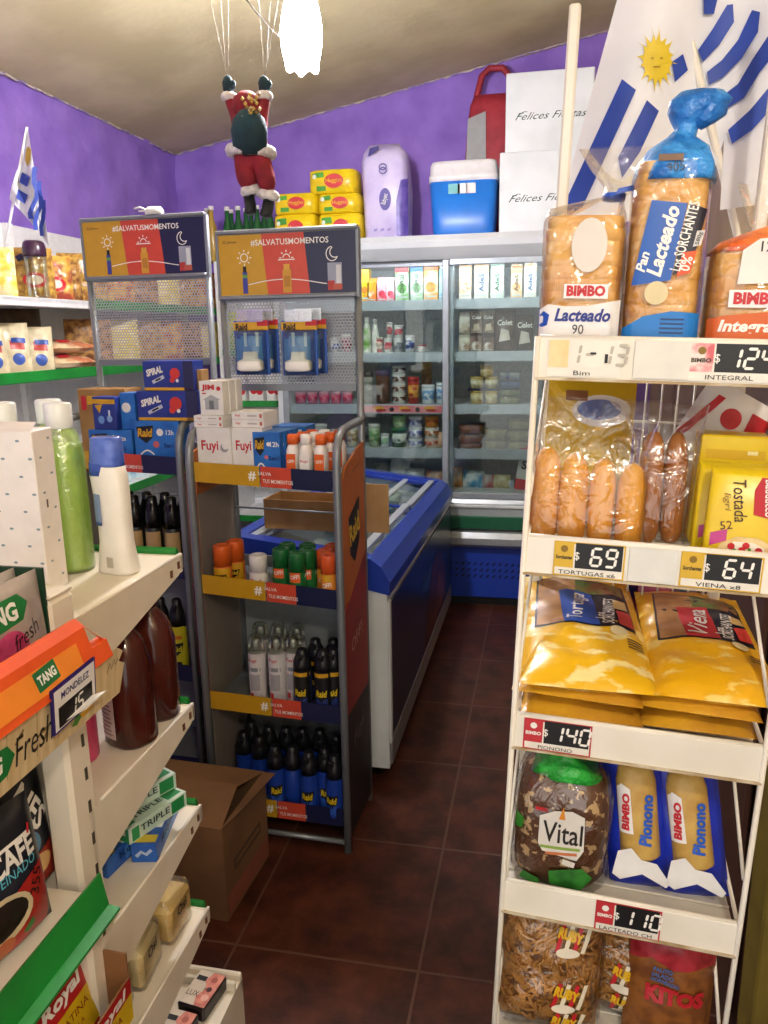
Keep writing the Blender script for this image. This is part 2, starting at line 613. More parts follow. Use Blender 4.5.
q.build('cabinet', fr)
q = fb()
q.prism([(0, 1.845), (-.015, 1.86), (-.05, 1.90), (-.055, 1.93), (-.03, 1.96), (.02, FZ), (.68, FZ), (.68, 1.845)], FX0, FX1, FW, 'x')
q.build('top_canopy', fr)
q = fb(); q.box((xc, .635, 1.22), (fw - .08, .012, 1.24), mat('c4ccd0', .45, hexb='b4bcc2', scale=60)); q.build('back_panel', fr)
for k, z in enumerate(SHELF_Z[:4]):
    q = fb()
    q.box((xc, .36, z - .012), (fw - .1, .52, .02), FI)
    q.box((xc, .095, z - .022), (fw - .1, .012, .052), mat('b9c2cc', .35, .15))
    q.build('shelf', fr)
q = fb(); q.box((xc, .36, SHELF_Z[4] - .01), (fw - .1, .52, .02), FI); q.build('shelf', fr)
xm = -.503
DTOP, DBOT = 1.845, .60
for (x0, x1, y) in ((FX0 + .03, xm + .025, .055), (xm - .03, FX1 - .03, .018)):
    q = fb(); q.box(((x0 + x1) / 2, y, (DTOP + DBOT) / 2), (x1 - x0 - .06, .005, DTOP - DBOT - .06), GLASS())
    d = q.build('sliding_door', fr)
    q = fb()
    for x in (x0 + .017, x1 - .017): q.box((x, y, (DTOP + DBOT) / 2), (.034, .028, DTOP - DBOT), ALU, .004)
    for z in (DBOT + .018, DTOP - .014): q.box(((x0 + x1) / 2, y, z), (x1 - x0 - .07, .026, .034), ALU, .004)
    q.build('door_frame', d)
q = fb()
q.prism([(.0, .60), (.085, .60), (.085, .44), (.0, .44), (-.012, .47), (-.012, .58)], FX0, FX1, mat('aab0b4', .35, .3), 'x')
q.box((xc, -.016, .565), (fw - .02, .012, .018), mat('d6dadd', .3, .2), .004)
q.build('sill', fr)
q = fb(); q.box((xc, -.02, .478), (fw, .02, .07), mat('0f5a3c', .4), .004); q.build('green_band', fr, label='dark green band')
q = fb(); q.prism([(0, .435), (-.035, .425), (-.05, .395), (-.05, .36), (-.03, .34), (0, .335)], FX0, FX1, mat('b4b9bd', .25, .6), 'x'); q.build('bumper_rail', fr, label='silver bumper rail')
q = fb(); q.box((xc, .02, .19), (fw, .04, .29), mat('1b3fb0', .4), .006); q.box((xc, .05, .03), (fw - .04, .06, .06), BLACK)
bs = q.build('base_panel', fr, label='bright blue base panel')
q = fb()
S = FRONT(0)
for r in range(3):
    for c in range(38):
        x = FX0 + .35 + c * .034
        q.fill(S, [(x, .16 + r * .035), (x + .013, .163 + r * .035), (x + .025, .18 + r * .035), (x + .012, .177 + r * .035)], mat('0a1240', .6), .0015)
q.build('vent_slots', bs)
q = fb()
q.tube([(FX0 + .1, .07, 1.83), (FX1 - .1, .07, 1.83)], .011, mat('f4f7ff', .3, emit=12.), 8)
q.build('lamp_tube', fr)

# ------------------------------------------------------------------ chest freezer
fz = thing('chest_freezer', 'white chest freezer with blue rim and sloping glass lids standing before the fridge', 'freezer', T(-.78, 2.3, 0))
def zb(): return MB(T(.78, -2.3, 0))
ZX0, ZX1, ZY0, ZY1 = -1.0, -.473, 2.3, 3.99
ZW = mat('d9dcda', .4, hexb='cfd2d0', scale=5)
ZBL = mat('1d3aa2', .3)
def ztop(x): return .848 - .05 * (x - ZX0) / .58 if x < -.52 else .798 - (x + .52) / .047 * .065
def sink(mb):
    mb.v = [(x, y, z * (1 - .075 * y / 1.69) if z > .3 else z) for x, y, z in mb.v]
    return mb
q = zb()
prof = [(ZX0, .06), (ZX1, .06), (ZX1, .68), (ZX0, .79)]
q.prism(prof, ZY0, ZY0 + .06, ZW)
q.prism(prof, ZY1 - .06, ZY1, ZW)
q.box((ZX0 + .03, (ZY0 + ZY1) / 2, .42), (.06, ZY1 - ZY0 - .12, .72), ZW)
q.box((ZX1 - .03, (ZY0 + ZY1) / 2, .37), (.06, ZY1 - ZY0 - .12, .62), ZW)
q.box(((ZX0 + ZX1) / 2, (ZY0 + ZY1) / 2, .30), (.5, ZY1 - ZY0 - .12, .48), mat('9fb0bd', .4))
for x in (ZX0 + .06, ZX1 - .06):
    for y in (ZY0 + .08, ZY1 - .08): q.lathe([(0, 0), (.025, 0), (.025, .06), (0, .06)], BLACK, 10, (x, y, 0))
sink(q).build('cabinet', fz)
q = zb()
rim = [(ZX0 - .008, .79), (ZX1 + .01, .672), (ZX1 + .012, .715), (-.49, .765), (-.525, .79), (ZX0 + .02, .85), (ZX0 - .008, .84)]
q.prism(rim, ZY0 - .008, ZY0 + .05, ZBL)
q.prism(rim, ZY1 - .05, ZY1 + .008, ZBL)
q.prism([(ZX1 - .06, .69), (ZX1 + .01, .672), (ZX1 + .012, .715), (-.49, .765), (-.525, .79), (-.54, .785), (-.53, .74)], ZY0 + .05, ZY1 - .05, ZBL)
q.prism([(ZX0 - .008, .79), (ZX0 + .05, .78), (ZX0 + .05, .846), (ZX0 + .02, .85), (ZX0 - .008, .84)], ZY0 + .05, ZY1 - .05, ZBL)
sink(q).build('rim', fz, label='deep blue rim')
ym = (ZY0 + ZY1) / 2
for (y0, y1, dz) in ((ZY0 + .05, ym + .05, .0), (ym - .03, ZY1 - .05, -.012)):
    q = zb(); q.prism([(ZX0 + .05, .838 + dz), (-.545, .786 + dz), (-.545, .781 + dz), (ZX0 + .05, .833 + dz)], y0, y1, GLASS())
    g = sink(q).build('sliding_lid', fz)
    q = zb()
    for yy in (y0 + .012, y1 - .012):
        q.prism([(ZX0 + .05, .842 + dz), (-.545, .79 + dz), (-.545, .778 + dz), (ZX0 + .05, .83 + dz)], yy - .012, yy + .012, ZBL)
    for xx in (ZX0 + .07, -.565):
        zz = .838 + dz - .052 * (xx - ZX0 - .05) / .5
        q.box((xx, (y0 + y1) / 2, zz), (.03, y1 - y0, .013), mat('b9c0cc', .35, .2))
    q.box((-.70, (y0 + y1) / 2 + .1, .803 + dz), (.03, (y1 - y0) * .75, .016), mat('ccd4dc', .3, .2), .004)
    sink(q).build('lid_frame', g)
q = zb()
PIC = mat('14203c', .3, hexb='1c2f55', scale=2.2, lo=.42, hi=.62)
q.box((ZX1 + .003, ym + .01, .40), (.006, ZY1 - ZY0 - .06, .48), PIC)
pp = sink(q).build('picture_panel', fz, label='dark blue printed side panel')
q = zb()
S = flat((ZX1 + .006, 0, 0), (0, 1, 0), (0, 0, 1))
q.fill(S, [(3.0, .17), (3.12, .30), (3.2, .42), (3.36, .50), (3.55, .47), (3.7, .36), (3.74, .22), (3.7, .17)], mat('5c3019', .4, hexb='3a1e14', scale=6), .0012)
q.fill(S, [(3.3, .2), (3.36, .3), (3.5, .38), (3.62, .3), (3.64, .2)], mat('8a4c22', .4, hexb='5c3019', scale=9), .002)
q.fill(S, [(2.95, .44), (3.02, .52), (3.1, .47), (3.2, .56), (3.24, .44), (3.1, .41)], mat('2a4a86', .4), .0012)
q.build('ice_cream_print', pp)
q = zb(); q.box((ZX1 + .004, ym, .115), (.008, ZY1 - ZY0 - .02, .09), mat('8f8b88', .4, .2), .003); q.box((ZX1 + .004, ZY0 + .014, .4), (.009, .028, .5), ZW, .003); sink(q).build('edge_trim', fz)
for i, (x, y, w, h, c, cb) in enumerate([(-.68, 3.62, .2, .26, 'dfe3e6', 'b7c3cf'), (-.88, 3.6, .18, .24, 'c9b89a', '8d7a60'), (-.68, 3.3, .2, .24, 'e7e7e2', 'a8b6c6'), (-.9, 3.28, .2, .22, 'b9c7d8', '6f87a8'), (-.67, 2.98, .2, .26, 'd8d2c6', '9a8f80'), (-.9, 2.96, .2, .24, 'e8e8e8', 'b0b8c0'), (-.68, 2.66, .2, .25, 'c0ccd8', '8090a0'), (-.9, 2.62, .2, .25, '8f7a5e', '5a4a3a')]):
    q = MB(); q.pillow(w * .8, h * .85, .05, mat(c, .3, hexb=cb, scale=14), wr=.012, seed=i, n=14)
    o = q.build('frozen_food_bag')
    o.matrix_world = T(x, y, .60) @ rz(8 * (i % 3) - 8)
    tag(o, '%s frozen bag inside the freezer, %s from far end, %s side' % (['white', 'tan', 'white', 'pale blue', 'cream', 'white', 'grey', 'brown'][i], ORD[i // 2], 'aisle' if i % 2 == 0 else 'wall'), 'frozen food', 'frozen food bags in the freezer')
# ------------------------------------------------------------------ wire display racks with banners
TUBE = mat('868b90', .35, .45)
def perf_mat():
    m, nt, out = newmat('perforated_steel')
    b = N(nt, 'BsdfPrincipled'); b.inputs['Base Color'].default_value = lin('a9adb0'); b.inputs['Roughness'].default_value = .4; b.inputs['Metallic'].default_value = .3
    tr = N(nt, 'BsdfTransparent'); mx = N(nt, 'MixShader')
    tc = N(nt, 'TexCoord')
    a = .0098
    ds = []
    for off in (0, .5):
        mp = N(nt, 'Mapping')
        mp.inputs['Scale'].default_value = (1 / a, 0, 1 / (a * 1.732))
        mp.inputs['Location'].default_value = (off, 0, off)
        nt.links.new(tc.outputs['Object'], mp.inputs[0])
        fr_ = N(nt, 'VectorMath', operation='FRACTION'); nt.links.new(mp.outputs[0], fr_.inputs[0])
        sb = N(nt, 'VectorMath', operation='SUBTRACT'); sb.inputs[1].default_value = (.5, 0, .5); nt.links.new(fr_.outputs[0], sb.inputs[0])
        ml = N(nt, 'VectorMath', operation='MULTIPLY'); ml.inputs[1].default_value = (1, 0, 1.732); nt.links.new(sb.outputs[0], ml.inputs[0])
        ln = N(nt, 'VectorMath', operation='LENGTH'); nt.links.new(ml.outputs[0], ln.inputs[0])
        ds.append(ln)
    mn = N(nt, 'Math', operation='MINIMUM'); nt.links.new(ds[0].outputs['Value'], mn.inputs[0]); nt.links.new(ds[1].outputs['Value'], mn.inputs[1])
    lt = N(nt, 'Math', operation='LESS_THAN'); lt.inputs[1].default_value = .34; nt.links.new(mn.outputs[0], lt.inputs[0])
    nt.links.new(lt.outputs[0], mx.inputs[0]); nt.links.new(b.outputs[0], mx.inputs[1]); nt.links.new(tr.outputs[0], mx.inputs[2])
    nt.links.new(mx.outputs[0], out.inputs[0])
    return m
PERF = perf_mat()
BYEL, BRED, BNAV = mat('c99a1c', .3), mat('cf4a34', .3), mat('1c2146', .3)
STR_TOP = [1.139, .815, .466, .136]
SURF = [z - .036 for z in STR_TOP]
HW, RD = .21, .27


def make_rack(label, M, dz, frame_w=.205):
    t = thing('display_rack', label, 'display rack', M, 'banner display racks')
    for sx in (-1, 1):
        x = sx * HW
        q = MB(); q.tube([(x, 0, 0), (x, 0, .6), (x, 0, 1.15), (x, .006, 1.185), (x, .025, 1.215), (x, .06, 1.232), (x, .13, 1.236), (x * .98, .22, 1.236), (x * .975, RD - .005, 1.236)], .0115, TUBE, 10); q.build('front_tube', t)
        q = MB(); q.tube([(x * .975, RD, 0), (x * .975, RD, 1.0), (sx * frame_w, RD, 1.765 + dz)], .0105, TUBE, 10); q.build('rear_tube', t)
    q = MB()
    q.tube([(-HW, .0, .03), (HW, .0, .03)], .008, TUBE); q.build('cross_bar', t)
    q = MB(); q.tube([(-HW, RD, .03), (HW, RD, .03)], .008, TUBE); q.build('cross_bar', t)
    q = MB(); q.tube([(-HW, RD - .01, .965), (HW, RD - .01, .955)], .003, TUBE); q.build('rear_wire', t)
    for k, z in enumerate(STR_TOP):
        tilt = (.009, .012, .005, .0)[k]
        q = MB(); q.box((0, RD / 2, SURF[k] - .006), (HW * 2 - .024, RD - .02, .012), mat('7d8286', .4, .3)); q.box((0, RD - .012, SURF[k] + .015), (HW * 2 - .03, .006, .04), mat('7d8286', .4, .3)); s = q.build('shelf_tray', t)
        q = MB()
        S = lambda u, v, e=0, z=z, tl=tilt: Vector((u, .0125 - .013 - e, z - .0275 + v - tl * u / HW))
        S.flat = True
        w = HW * 2 - .026
        h = .055
        for a, b, m in ((-.5, -.02, BYEL), (-.02, .42, BRED), (.42, 1., BNAV)):
            u0, u1 = a * w / 2 if a > -.5 else -w / 2, b * w / 2
            if a == -.5: u1 = -.02 * w
            q.fill(S, [(u0, -h / 2), (u1, -h / 2), (u1, h / 2), (u0, h / 2)], m, 0)
            q.fill(S, [(u0, h / 2), (u1, h / 2), (u1, -h / 2), (u0, -h / 2)], m, -.003)
        q.text('#', S, -.028, .0, .026, WHITE, bold=.03, e=.001)
        q.text('SALVA', S, .008, .009, .0095, WHITE, bold=.01, e=.001)
        q.text('TUS MOMENTOS', S, .045, -.011, .0105, WHITE, w=.085, bold=.01, e=.001)
        q.build('price_strip', s)
    # printed side boards
    for sx in (-1, 1):
        x = sx * (HW + .0)
        y0, y1 = .02, RD - .012
        def prof(z0, z1, top=False):
            if top: return [(y0, z0), (y1, z0), (y1, 1.175), (y1 - .06, 1.165), (y0 + .05, 1.13), (y0 + .015, 1.09), (y0, 1.04)]
            return [(y0, z0), (y1, z0), (y1, z1), (y0, z1)]
        q = MB()
        q.prism(prof(.75, 0, True), x - .003, x + .003, mat('b5652c', .5, hexb='a85a26', scale=5), 'x')
        q.prism([(y0, .42), (y1, .42), (y1, .85), (y0, .72)], x - .0032, x + .0032, mat('8e2f2c', .5, hexb='7e2828', scale=5), 'x')
        q.prism(prof(.03, .42), x - .003, x + .003, mat('1e1a1c', .5), 'x')
        xi = x - sx * .0045
        q.box((xi, (y0 + y1) / 2, .55), (.002, y1 - y0 - .004, 1.0), mat('8a8076', .6))
        p = q.build('side_board', t)
        q = MB()
        S = flat((x + sx * .0035, (y0 + y1) / 2, 0), (0, sx, 0), (0, 0, 1))
        q.fill(S, [(-.055, .985), (.06, 1.03), (.05, .90), (.0, .845), (-.045, .88)], BLACK, .0004)
        q.text('Raid', S, .0, .945, .06, mat('d8b81c', .4), w=.11, bold=.03, ital=.15, rot=18, e=.001)
        q.text('SC Johnson', S, .03, 1.115, .014, BLACK, w=.075, rot=12, e=.001)
        q.text('OFF!', S, .0, .62, .04, mat('b98e86', .5), w=.12, bold=.01, ital=.1, rot=14, e=.001)
        q.text('Fuyi', S, .0, .32, .06, mat('7b7472', .5), w=.12, bold=.0, ital=.3, rot=14, e=.001)
        q.build('board_print', p)
    q = MB(); q.box((0, RD - .006, .60), (HW * 2 - .04, .004, .32), mat('9aa0a2', .5)); q.box((0, RD - .006, .265), (HW * 2 - .04, .004, .30), mat('8f9496', .5)); q.build('back_board', t)
    # upper frame: perforated sheet and banner
    W2 = frame_w
    z0, z1, z2 = 1.335 + dz * .85, 1.582 + dz, 1.768 + dz
    q = MB(); q.add([(-W2 + .012, RD - .004, z0), (W2 - .012, RD - .004, z0), (W2 - .012, RD - .004, z1), (-W2 + .012, RD - .004, z1)], [(0, 1, 2, 3)], PERF); 
    for z, h in ((z0 - .004, .02), (z1, .012)): q.box((0, RD - .004, z), (2 * W2 - .02, .008, h), TUBE)
    q.build('perforated_panel', t)
    q = MB()
    q.box((0, RD - .005, (z1 + z2) / 2 + .004), (2 * W2 + .004, .012, z2 - z1 - .006), mat('b9bcc0', .4))
    q.box((0, RD - .008, z2), (2 * W2 + .012, .026, .012), TUBE, .003)
    q.box((0, RD - .008, z1 + .006), (2 * W2 + .0, .026, .012), TUBE, .003)
    for sx in (-1, 1): q.box((sx * (W2 + .004), RD - .006, (z1 + z2) / 2), (.008, .018, z2 - z1), TUBE)
    bn = q.build('banner', t)
    q = MB()
    S = FRONT(RD - .0115)
    S2 = lambda u, v, e=0: S(u, v, e)
    S2.flat = True
    zb_, zt_ = z1 + .013, z2 - .007
    hz = zt_ - zb_
    q.fill(S, [(-W2, zb_), (-W2 * .29, zb_), (-W2 * .36, zt_), (-W2, zt_)], BYEL, 0)
    q.fill(S, [(-W2 * .29, zb_), (W2 * .33, zb_), (W2 * .26, zt_), (-W2 * .36, zt_)], BRED, 0)
    q.fill(S, [(W2 * .33, zb_), (W2, zb_), (W2, zt_), (W2 * .26, zt_)], BNAV, 0)
    q.text('#SALVATUSMOMENTOS', S, .01, zt_ - .024, .018, WHITE, w=.232, bold=.012, e=.0006)
    q.text('SC Johnson', S, -W2 * .83, zt_ - .02, .009, BLACK, w=.042, bold=.01, e=.0006)
    zi = zb_ + hz * .62
    q.arc(S, [(-.128 + .011 * math.cos(a * PI / 8), zi + .011 * math.sin(a * PI / 8)) for a in range(17)], .0028, WHITE)
    for k in range(8):
        a = k * PI / 4; q.arc(S, [(-.128 + .016 * math.cos(a), zi + .016 * math.sin(a)), (-.128 + .022 * math.cos(a), zi + .022 * math.sin(a))], .003, WHITE)
    q.arc(S, [(.0 + .010 * math.cos(a * PI / 8), zi - .004 + .010 * math.sin(a * PI / 8)) for a in range(9)], .0028, WHITE)
    for k in range(5):
        a = k * PI / 4; q.arc(S, [(.0 + .015 * math.cos(a), zi - .004 + .015 * math.sin(a)), (.021 * math.cos(a), zi - .004 + .021 * math.sin(a))], .003, WHITE)
    q.arc(S, [(-.025, zi - .009), (.025, zi - .009)], .003, WHITE)
    mo = [(.135 + .017 * math.cos(R(a)), zi + .002 + .019 * math.sin(R(a))) for a in range(95, 340, 12)]
    mo2 = [(.143 + .014 * math.cos(R(a)), zi + .006 + .014 * math.sin(R(a))) for a in range(300, 110, -12)]
    q.arc(S, mo + mo2 + mo[:1], .0026, WHITE)
    q.arc(S, [(-.118 + i * .0236, zb_ + .025 + .016 * math.sin(PI * min(1, (i + .8) / 10.6))) for i in range(11)], .0026, WHITE)
    can = lambda x, w, h, m, c: (q.rect(S, x, zb_ + .004 + h * .4, w, h * .8, m, .0009), q.rect(S, x, zb_ + .004 + h * .9, w * .7, h * .2, c, .0009))
    can(-.128, .015, .075, mat('3a3f9a', .4), BLACK); q.rect(S, -.128, zb_ + .052, .015, .009, mat('5f9a3a', .4), .0012)
    can(.0, .026, .078, mat('d29a2c', .4), mat('dba63a', .4)); q.rect(S, 0, zb_ + .035, .018, .03, mat('b97d20', .4), .0012)
    q.rect(S, .142, zb_ + .045, .042, .072, mat('9aa0b4', .4), .0009); q.rect(S, .131, zb_ + .02, .02, .026, mat('b5382e', .4), .0012); q.rect(S, .153, zb_ + .05, .014, .05, mat('d5d8de', .4), .0012); q.rect(S, .15, zb_ + .016, .026, .016, mat('c05a44', .4), .0014)
    q.build('banner_print', bn)
    return t


R2 = T(-.737, 1.945, 0) @ rz(-2)
R1 = T(-1.272, 2.135, 0) @ rz(-2)
make_rack('grey tube display rack with banner, nearest the freezer, holding insect sprays', R2, 0)
make_rack('grey tube display rack with banner, further left, behind the cream shelf end', R1, .082, .213)


def lx(px, yl, M=R2, py=430): return hit(px, py, 1, yl, M).x
def lz(px, py, yl, M=R2): return hit(px, py, 1, yl, M).z


# ---------------- small boxes on the racks
def carton(name, label, cat, M, w, d, h, m, art=None, group=None, b=.001):
    """cardboard pack standing at the base origin, printed face towards -y"""
    q = MB(); q.box((0, 0, h / 2), (w, d, h), m, b)
    o = q.build(name)
    o.matrix_world = M
    tag(o, label, cat, group)
    if art:
        q = MB(); art(q, w, d, h); q.build('front_print', o)
    return o


def pxcarton(name, label, cat, M, px0, px1, ytop, yl, d, z0, m, art=None, group=None, ybase=None, yaw=0):
    x0, x1 = lx(px0, yl, M, ytop), lx(px1, yl, M, ytop)
    z1 = lz((px0 + px1) / 2, ytop, yl, M)
    if ybase: z0 = lz((px0 + px1) / 2, ybase, yl, M)
    return carton(name, label, cat, M @ T((x0 + x1) / 2, yl + d / 2, z0) @ rz(yaw), x1 - x0, d, z1 - z0, m, art, group), z1


PW = mat('e9e7e4', .5)
GR = mat('8b8b8b', .5)
def art_jim(q, w, d, h):
    S = FRONT(-d / 2)
    q.text('JIM', S, -.008, h * .8, h * .2, RED, bold=.05, w=w * .55)
    q.disc(S, w * .33, h * .78, w * .09, RED)
    q.fill(S, [(-w * .36, h * .46), (0, h * .6), (w * .38, h * .46), (w * .3, h * .44), (w * .3, h * .16), (-w * .28, h * .16), (-w * .28, h * .44)], mat('a9adb0', .5))
    q.rect(S, 0, h * .3, w * .2, h * .26, mat('6f7478', .5), .001)
    q.rect(S, -w * .3, h * .64, w * .16, h * .04, RED)
def art_fuyi(q, w, d, h):
    S = FRONT(-d / 2)
    q.text('Fuyi', S, -w * .12, h * .62, h * .26, RED, bold=.02, w=w * .5)
    q.disc(S, w * .3, h * .6, w * .12, mat('9d9da2', .5)); q.disc(S, w * .34, h * .64, w * .1, PW, .001)
    q.rect(S, 0, h * .16, w * .98, h * .2, mat('cfcccb', .5))
def art_thin(q, w, d, h):
    S = FRONT(-d / 2)
    q.text('Fuyi', S, -w * .3, h * .5, h * .4, RED, bold=.02)
    q.rect(S, w * .15, h * .5, w * .3, h * .2, mat('b9b5b3', .5))
    q.rect(S, w * .42, h * .5, w * .08, h * .5, mat('c96b5d', .5))
LBL = mat('2a74c8', .35, hexb='1f62b4', scale=20)
DBL = mat('243a92', .4, hexb='1c2f80', scale=18)
def art_raid(q, w, d, h):
    S = FRONT(-d / 2)
    q.fill(S, [(-w * .44, h * .86), (-w * .06, h * .9), (-w * .1, h * .6), (-w * .24, h * .48), (-w * .4, h * .62)], BLACK)
    q.text('Raid', S, -w * .25, h * .73, h * .2, YEL, bold=.04, w=w * .34, ital=.15, e=.0016)
    q.disc(S, w * .08, h * .74, w * .075, WHITE); q.text('12h', S, w * .3, h * .74, h * .11, WHITE, bold=.02)
    q.disc(S, -w * .02, h * .46, w * .07, mat('d96a6a', .4))
    q.arc(S, [(-w * .38 + w * .3 * i / 8, h * .22 + h * .1 * math.sin(PI * i / 8)) for i in range(9)], h * .035, WHITE)
    q.text('5en1', S, w * .26, h * .44, h * .1, mat('16306e', .4), bold=.03)
    q.rect(S, w * .2, h * .1, w * .5, h * .07, mat('6fb2e6', .4))
def art_space(q, w, d, h):
    S = FRONT(-d / 2)
    q.text('SPIRAL', S, -w * .27, h * .66, h * .24, WHITE, w=w * .34, bold=.05, ital=.2, rot=14)
    q.rect(S, -w * .2, h * .38, w * .26, h * .12, mat('c8ccd8', .4), .001, rot=24); q.rect(S, -w * .2, h * .38, w * .12, h * .06, BLACK, .0014, rot=24)
    q.disc(S, w * .14, h * .58, w * .1, mat('d83a2a', .4)); q.disc(S, w * .08, h * .36, w * .05, mat('d83a2a', .4)); q.disc(S, w * .18, h * .34, w * .03, WHITE)
    q.rect(S, w * .405, h * .5, w * .19, h, mat('23244f', .4))
    q.rect(S, -.0 * w, h * .06, w * .98, h * .1, YEL)

B1 = SURF[0]
o, zf = pxcarton('mosquito_coil_box', 'large white box with red lettering under the left thin boxes on the near rack', 'box', R2, 196, 230, 428, .025, .075, B1, PW, art_fuyi)
o, zf2 = pxcarton('mosquito_coil_box', 'large white box with red lettering just left of the blue insecticide boxes', 'box', R2, 231, 262, 428, .03, .075, B1, PW, art_fuyi)
tl = ['lower thin white box directly below the white box row with red house picture', 'upper thin white box directly touching the white box row with red house picture']
for k in range(2):
    carton('mosquito_tablet_box', tl[k], 'box', R2 @ T(lx(212, .05), .075, zf + .0005 + k * .0165), .085, .09, .016, PW, art_thin)
tl = ['lower of two thin white boxes stacked beside the blue boxes', 'upper of two thin white boxes stacked beside the blue boxes']
for k in range(2):
    carton('mosquito_tablet_box', tl[k], 'box', R2 @ T(lx(252, .06), .085, zf2 + .0005 + k * .021) @ rz(-4), .095, .09, .0205, PW, art_thin)
zj = zf + .034
hj = lz(214, 381, .04) - zj
for k, w in enumerate(('front', 'middle', 'rear')):
    carton('mothball_box', '%s white box of the row with red lettering and grey house picture' % w, 'box', R2 @ T(lx(214, .04) + .003 * k, .055 + .0385 * k, zj), .068, .038, hj, PW, art_jim)
for k in range(4):
    carton('insecticide_refill_box', ['front light blue insecticide box with yellow lettering on the near rack', 'second light blue insecticide box counting back from the front', 'third light blue insecticide box counting back from the front', 'rearmost light blue insecticide box in the near rack row'][k], 'box', R2 @ T(lx(266, .03) + .005 * k, .04 + .0265 * k, B1), .078, .026, lz(265, 432, .03) - B1, LBL, art_raid)
for k in range(2):
    carton('insecticide_tablet_box', ['lower flat blue box behind the orange capped bottles', 'upper flat blue box behind the orange capped bottles'][k], 'box', R2 @ T(lx(292, .19), .205, B1 + .07 + k * .028 - (.07 if k == 0 else .0) * 0), .10, .09, .027, LBL, lambda q, w, d, h: (q.rect(FRONT(-d / 2), -.02, h / 2, .04, h * .5, mat('56b04a', .4)), q.rect(FRONT(-d / 2), .025, h / 2, .03, h * .4, WHITE)))
carton('insecticide_box', 'tall blue box hidden below the two flat blue boxes', 'box', R2 @ T(lx(292, .19), .205, B1), .10, .09, .0695, DBL)

# ---------------- bottles and spray cans
def body_lathe(name, parent, prof, m, n=20, c=(0, 0, 0)):
    q = MB(); q.lathe(prof, m, n, c); return q.build(name, parent)


def label_on(parent, r, z0, z1, m, arts, half=1.25, name='label'):
    q = MB()
    n = 18
    vs = []; fs = []
    for j, z in enumerate((z0, z1)):
        for i in range(n + 1):
            a = -PI / 2 - half + 2 * half * i / n
            vs.append(((r + .0006) * math.cos(a), (r + .0006) * math.sin(a), z))
    fs = [(i, i + 1, n + 2 + i, n + 1 + i) for i in range(n)]
    q.add(vs, fs, m, True)
    S = ell(r + .0006, r + .0006)
    for a in arts(S): getattr(q, a[0])(*a[1:-1], **a[-1])
    return q.build(name, parent)


def spray(label, M, r, h, body, capm, hc, lab=None, arts=None, lz0=.12, lz1=.62, kind='dome', cat='spray can', group=None, clear_in=None):
    t = thing('spray_can', label, cat, M, group)
    hb = h - hc
    body_lathe('can_body', t, [(0, .0), (r * .92, 0), (r, .004), (r, hb - r * .45), (r * .82, hb - r * .1), (r * .6, hb), (0, hb)], body)
    if kind == 'dome':
        body_lathe('cap', t, [(0, hb - r * .42), (r * .99, hb - r * .42), (r * .99, h - r * .25), (r * .93, h - r * .06), (r * .8, h), (r * .55, h), (r * .5, h - .003), (0, h - .003)], capm)
    elif kind == 'clear':
        body_lathe('nozzle', t, [(0, hb), (r * .35, hb), (r * .35, hb + hc * .5), (r * .25, hb + hc * .62), (0, hb + hc * .62)], mat('c9c9c9', .4))
        body_lathe('cap', t, [(r * .98, hb - r * .3), (r * .97, h - r * .6), (r * .8, h - r * .15), (r * .5, h), (0, h)], CLEARP())
    else:
        body_lathe('cap', t, [(0, hb - r * .35), (r * .97, hb - r * .35), (r * .98, hb + hc * .25), (r * .86, hb + hc * .5), (r * .62, hb + hc * .72), (r * .58, h - .004), (r * .4, h), (0, h)], capm)
        q = MB(); q.box((0, -r * .62, hb + hc * .62), (r * .6, r * .5, hc * .3), capm, .002); q.build('trigger', t)
    if lab:
        label_on(t, r, hb * lz0, hb * lz1, lab, arts or (lambda S: []))
    return t


def raid_arts(h, r, col=None):
    col = col or mat('e0c01c', .4)
    return lambda S: [('fill', S, [(-r * .75, h * .58), (r * .75, h * .62), (r * .6, h * .38), (0, h * .26), (-r * .6, h * .36)], BLACK, .0004, {'L': .006}),
                      ('text', 'Raid', S, 0, h * .48, h * .17, col, {'w': r * 1.25, 'bold': .04, 'ital': .12, 'e': .0012})]


ORG, GRNC, WHC = mat('e2621c', .4), mat('14652f', .4), mat('e9e6e2', .4)
S2 = SURF[1]
OB, = (mat('e07a2a', .4, hexb='d86a20', scale=20),)
H = .125
fuyi_arts = lambda S: [('text', 'Fuyi', S, 0, .028, .016, RED, {'w': .03, 'bold': .03})]
off_arts = lambda S: [('rect', S, 0, .05, .03, .028, ORG, .0004, {}), ('text', 'OFF!', S, 0, .052, .012, WHITE, {'w': .026, 'bold': .02, 'rot': 8})]
famarts = lambda S: [('rect', S, 0, .055, .034, .02, YEL, .0004, {}), ('text', 'OFF!', S, 0, .035, .014, WHITE, {'w': .026, 'bold': .02, 'rot': 8})]
o1 = spray('front orange capped spray can at the left end of the middle shelf', R2 @ T(lx(214, .045), .045, S2), .026, H, OB, ORG, .05, YEL, raid_arts(.07, .026), .1, .8)
dup(o1, R2 @ T(lx(228, .10), .10, S2), 'orange capped spray can behind the leftmost orange one on the middle shelf')
spray('small white spray can with red lettering on the middle shelf', R2 @ T(lx(251, .045), .045, S2), .0255, .102, WHC, WHC, .042, WHC, fuyi_arts, .1, .9)
gl_ = ['front green capped repellent can, nearest the shelf edge', 'green capped repellent can left of the front green one', 'green capped repellent can right of the front green one', 'rear left green capped repellent can', 'rear right green capped repellent can']
gp = [(297, .035), (281, .065), (308, .07), (288, .12), (308, .125)]
g0 = None
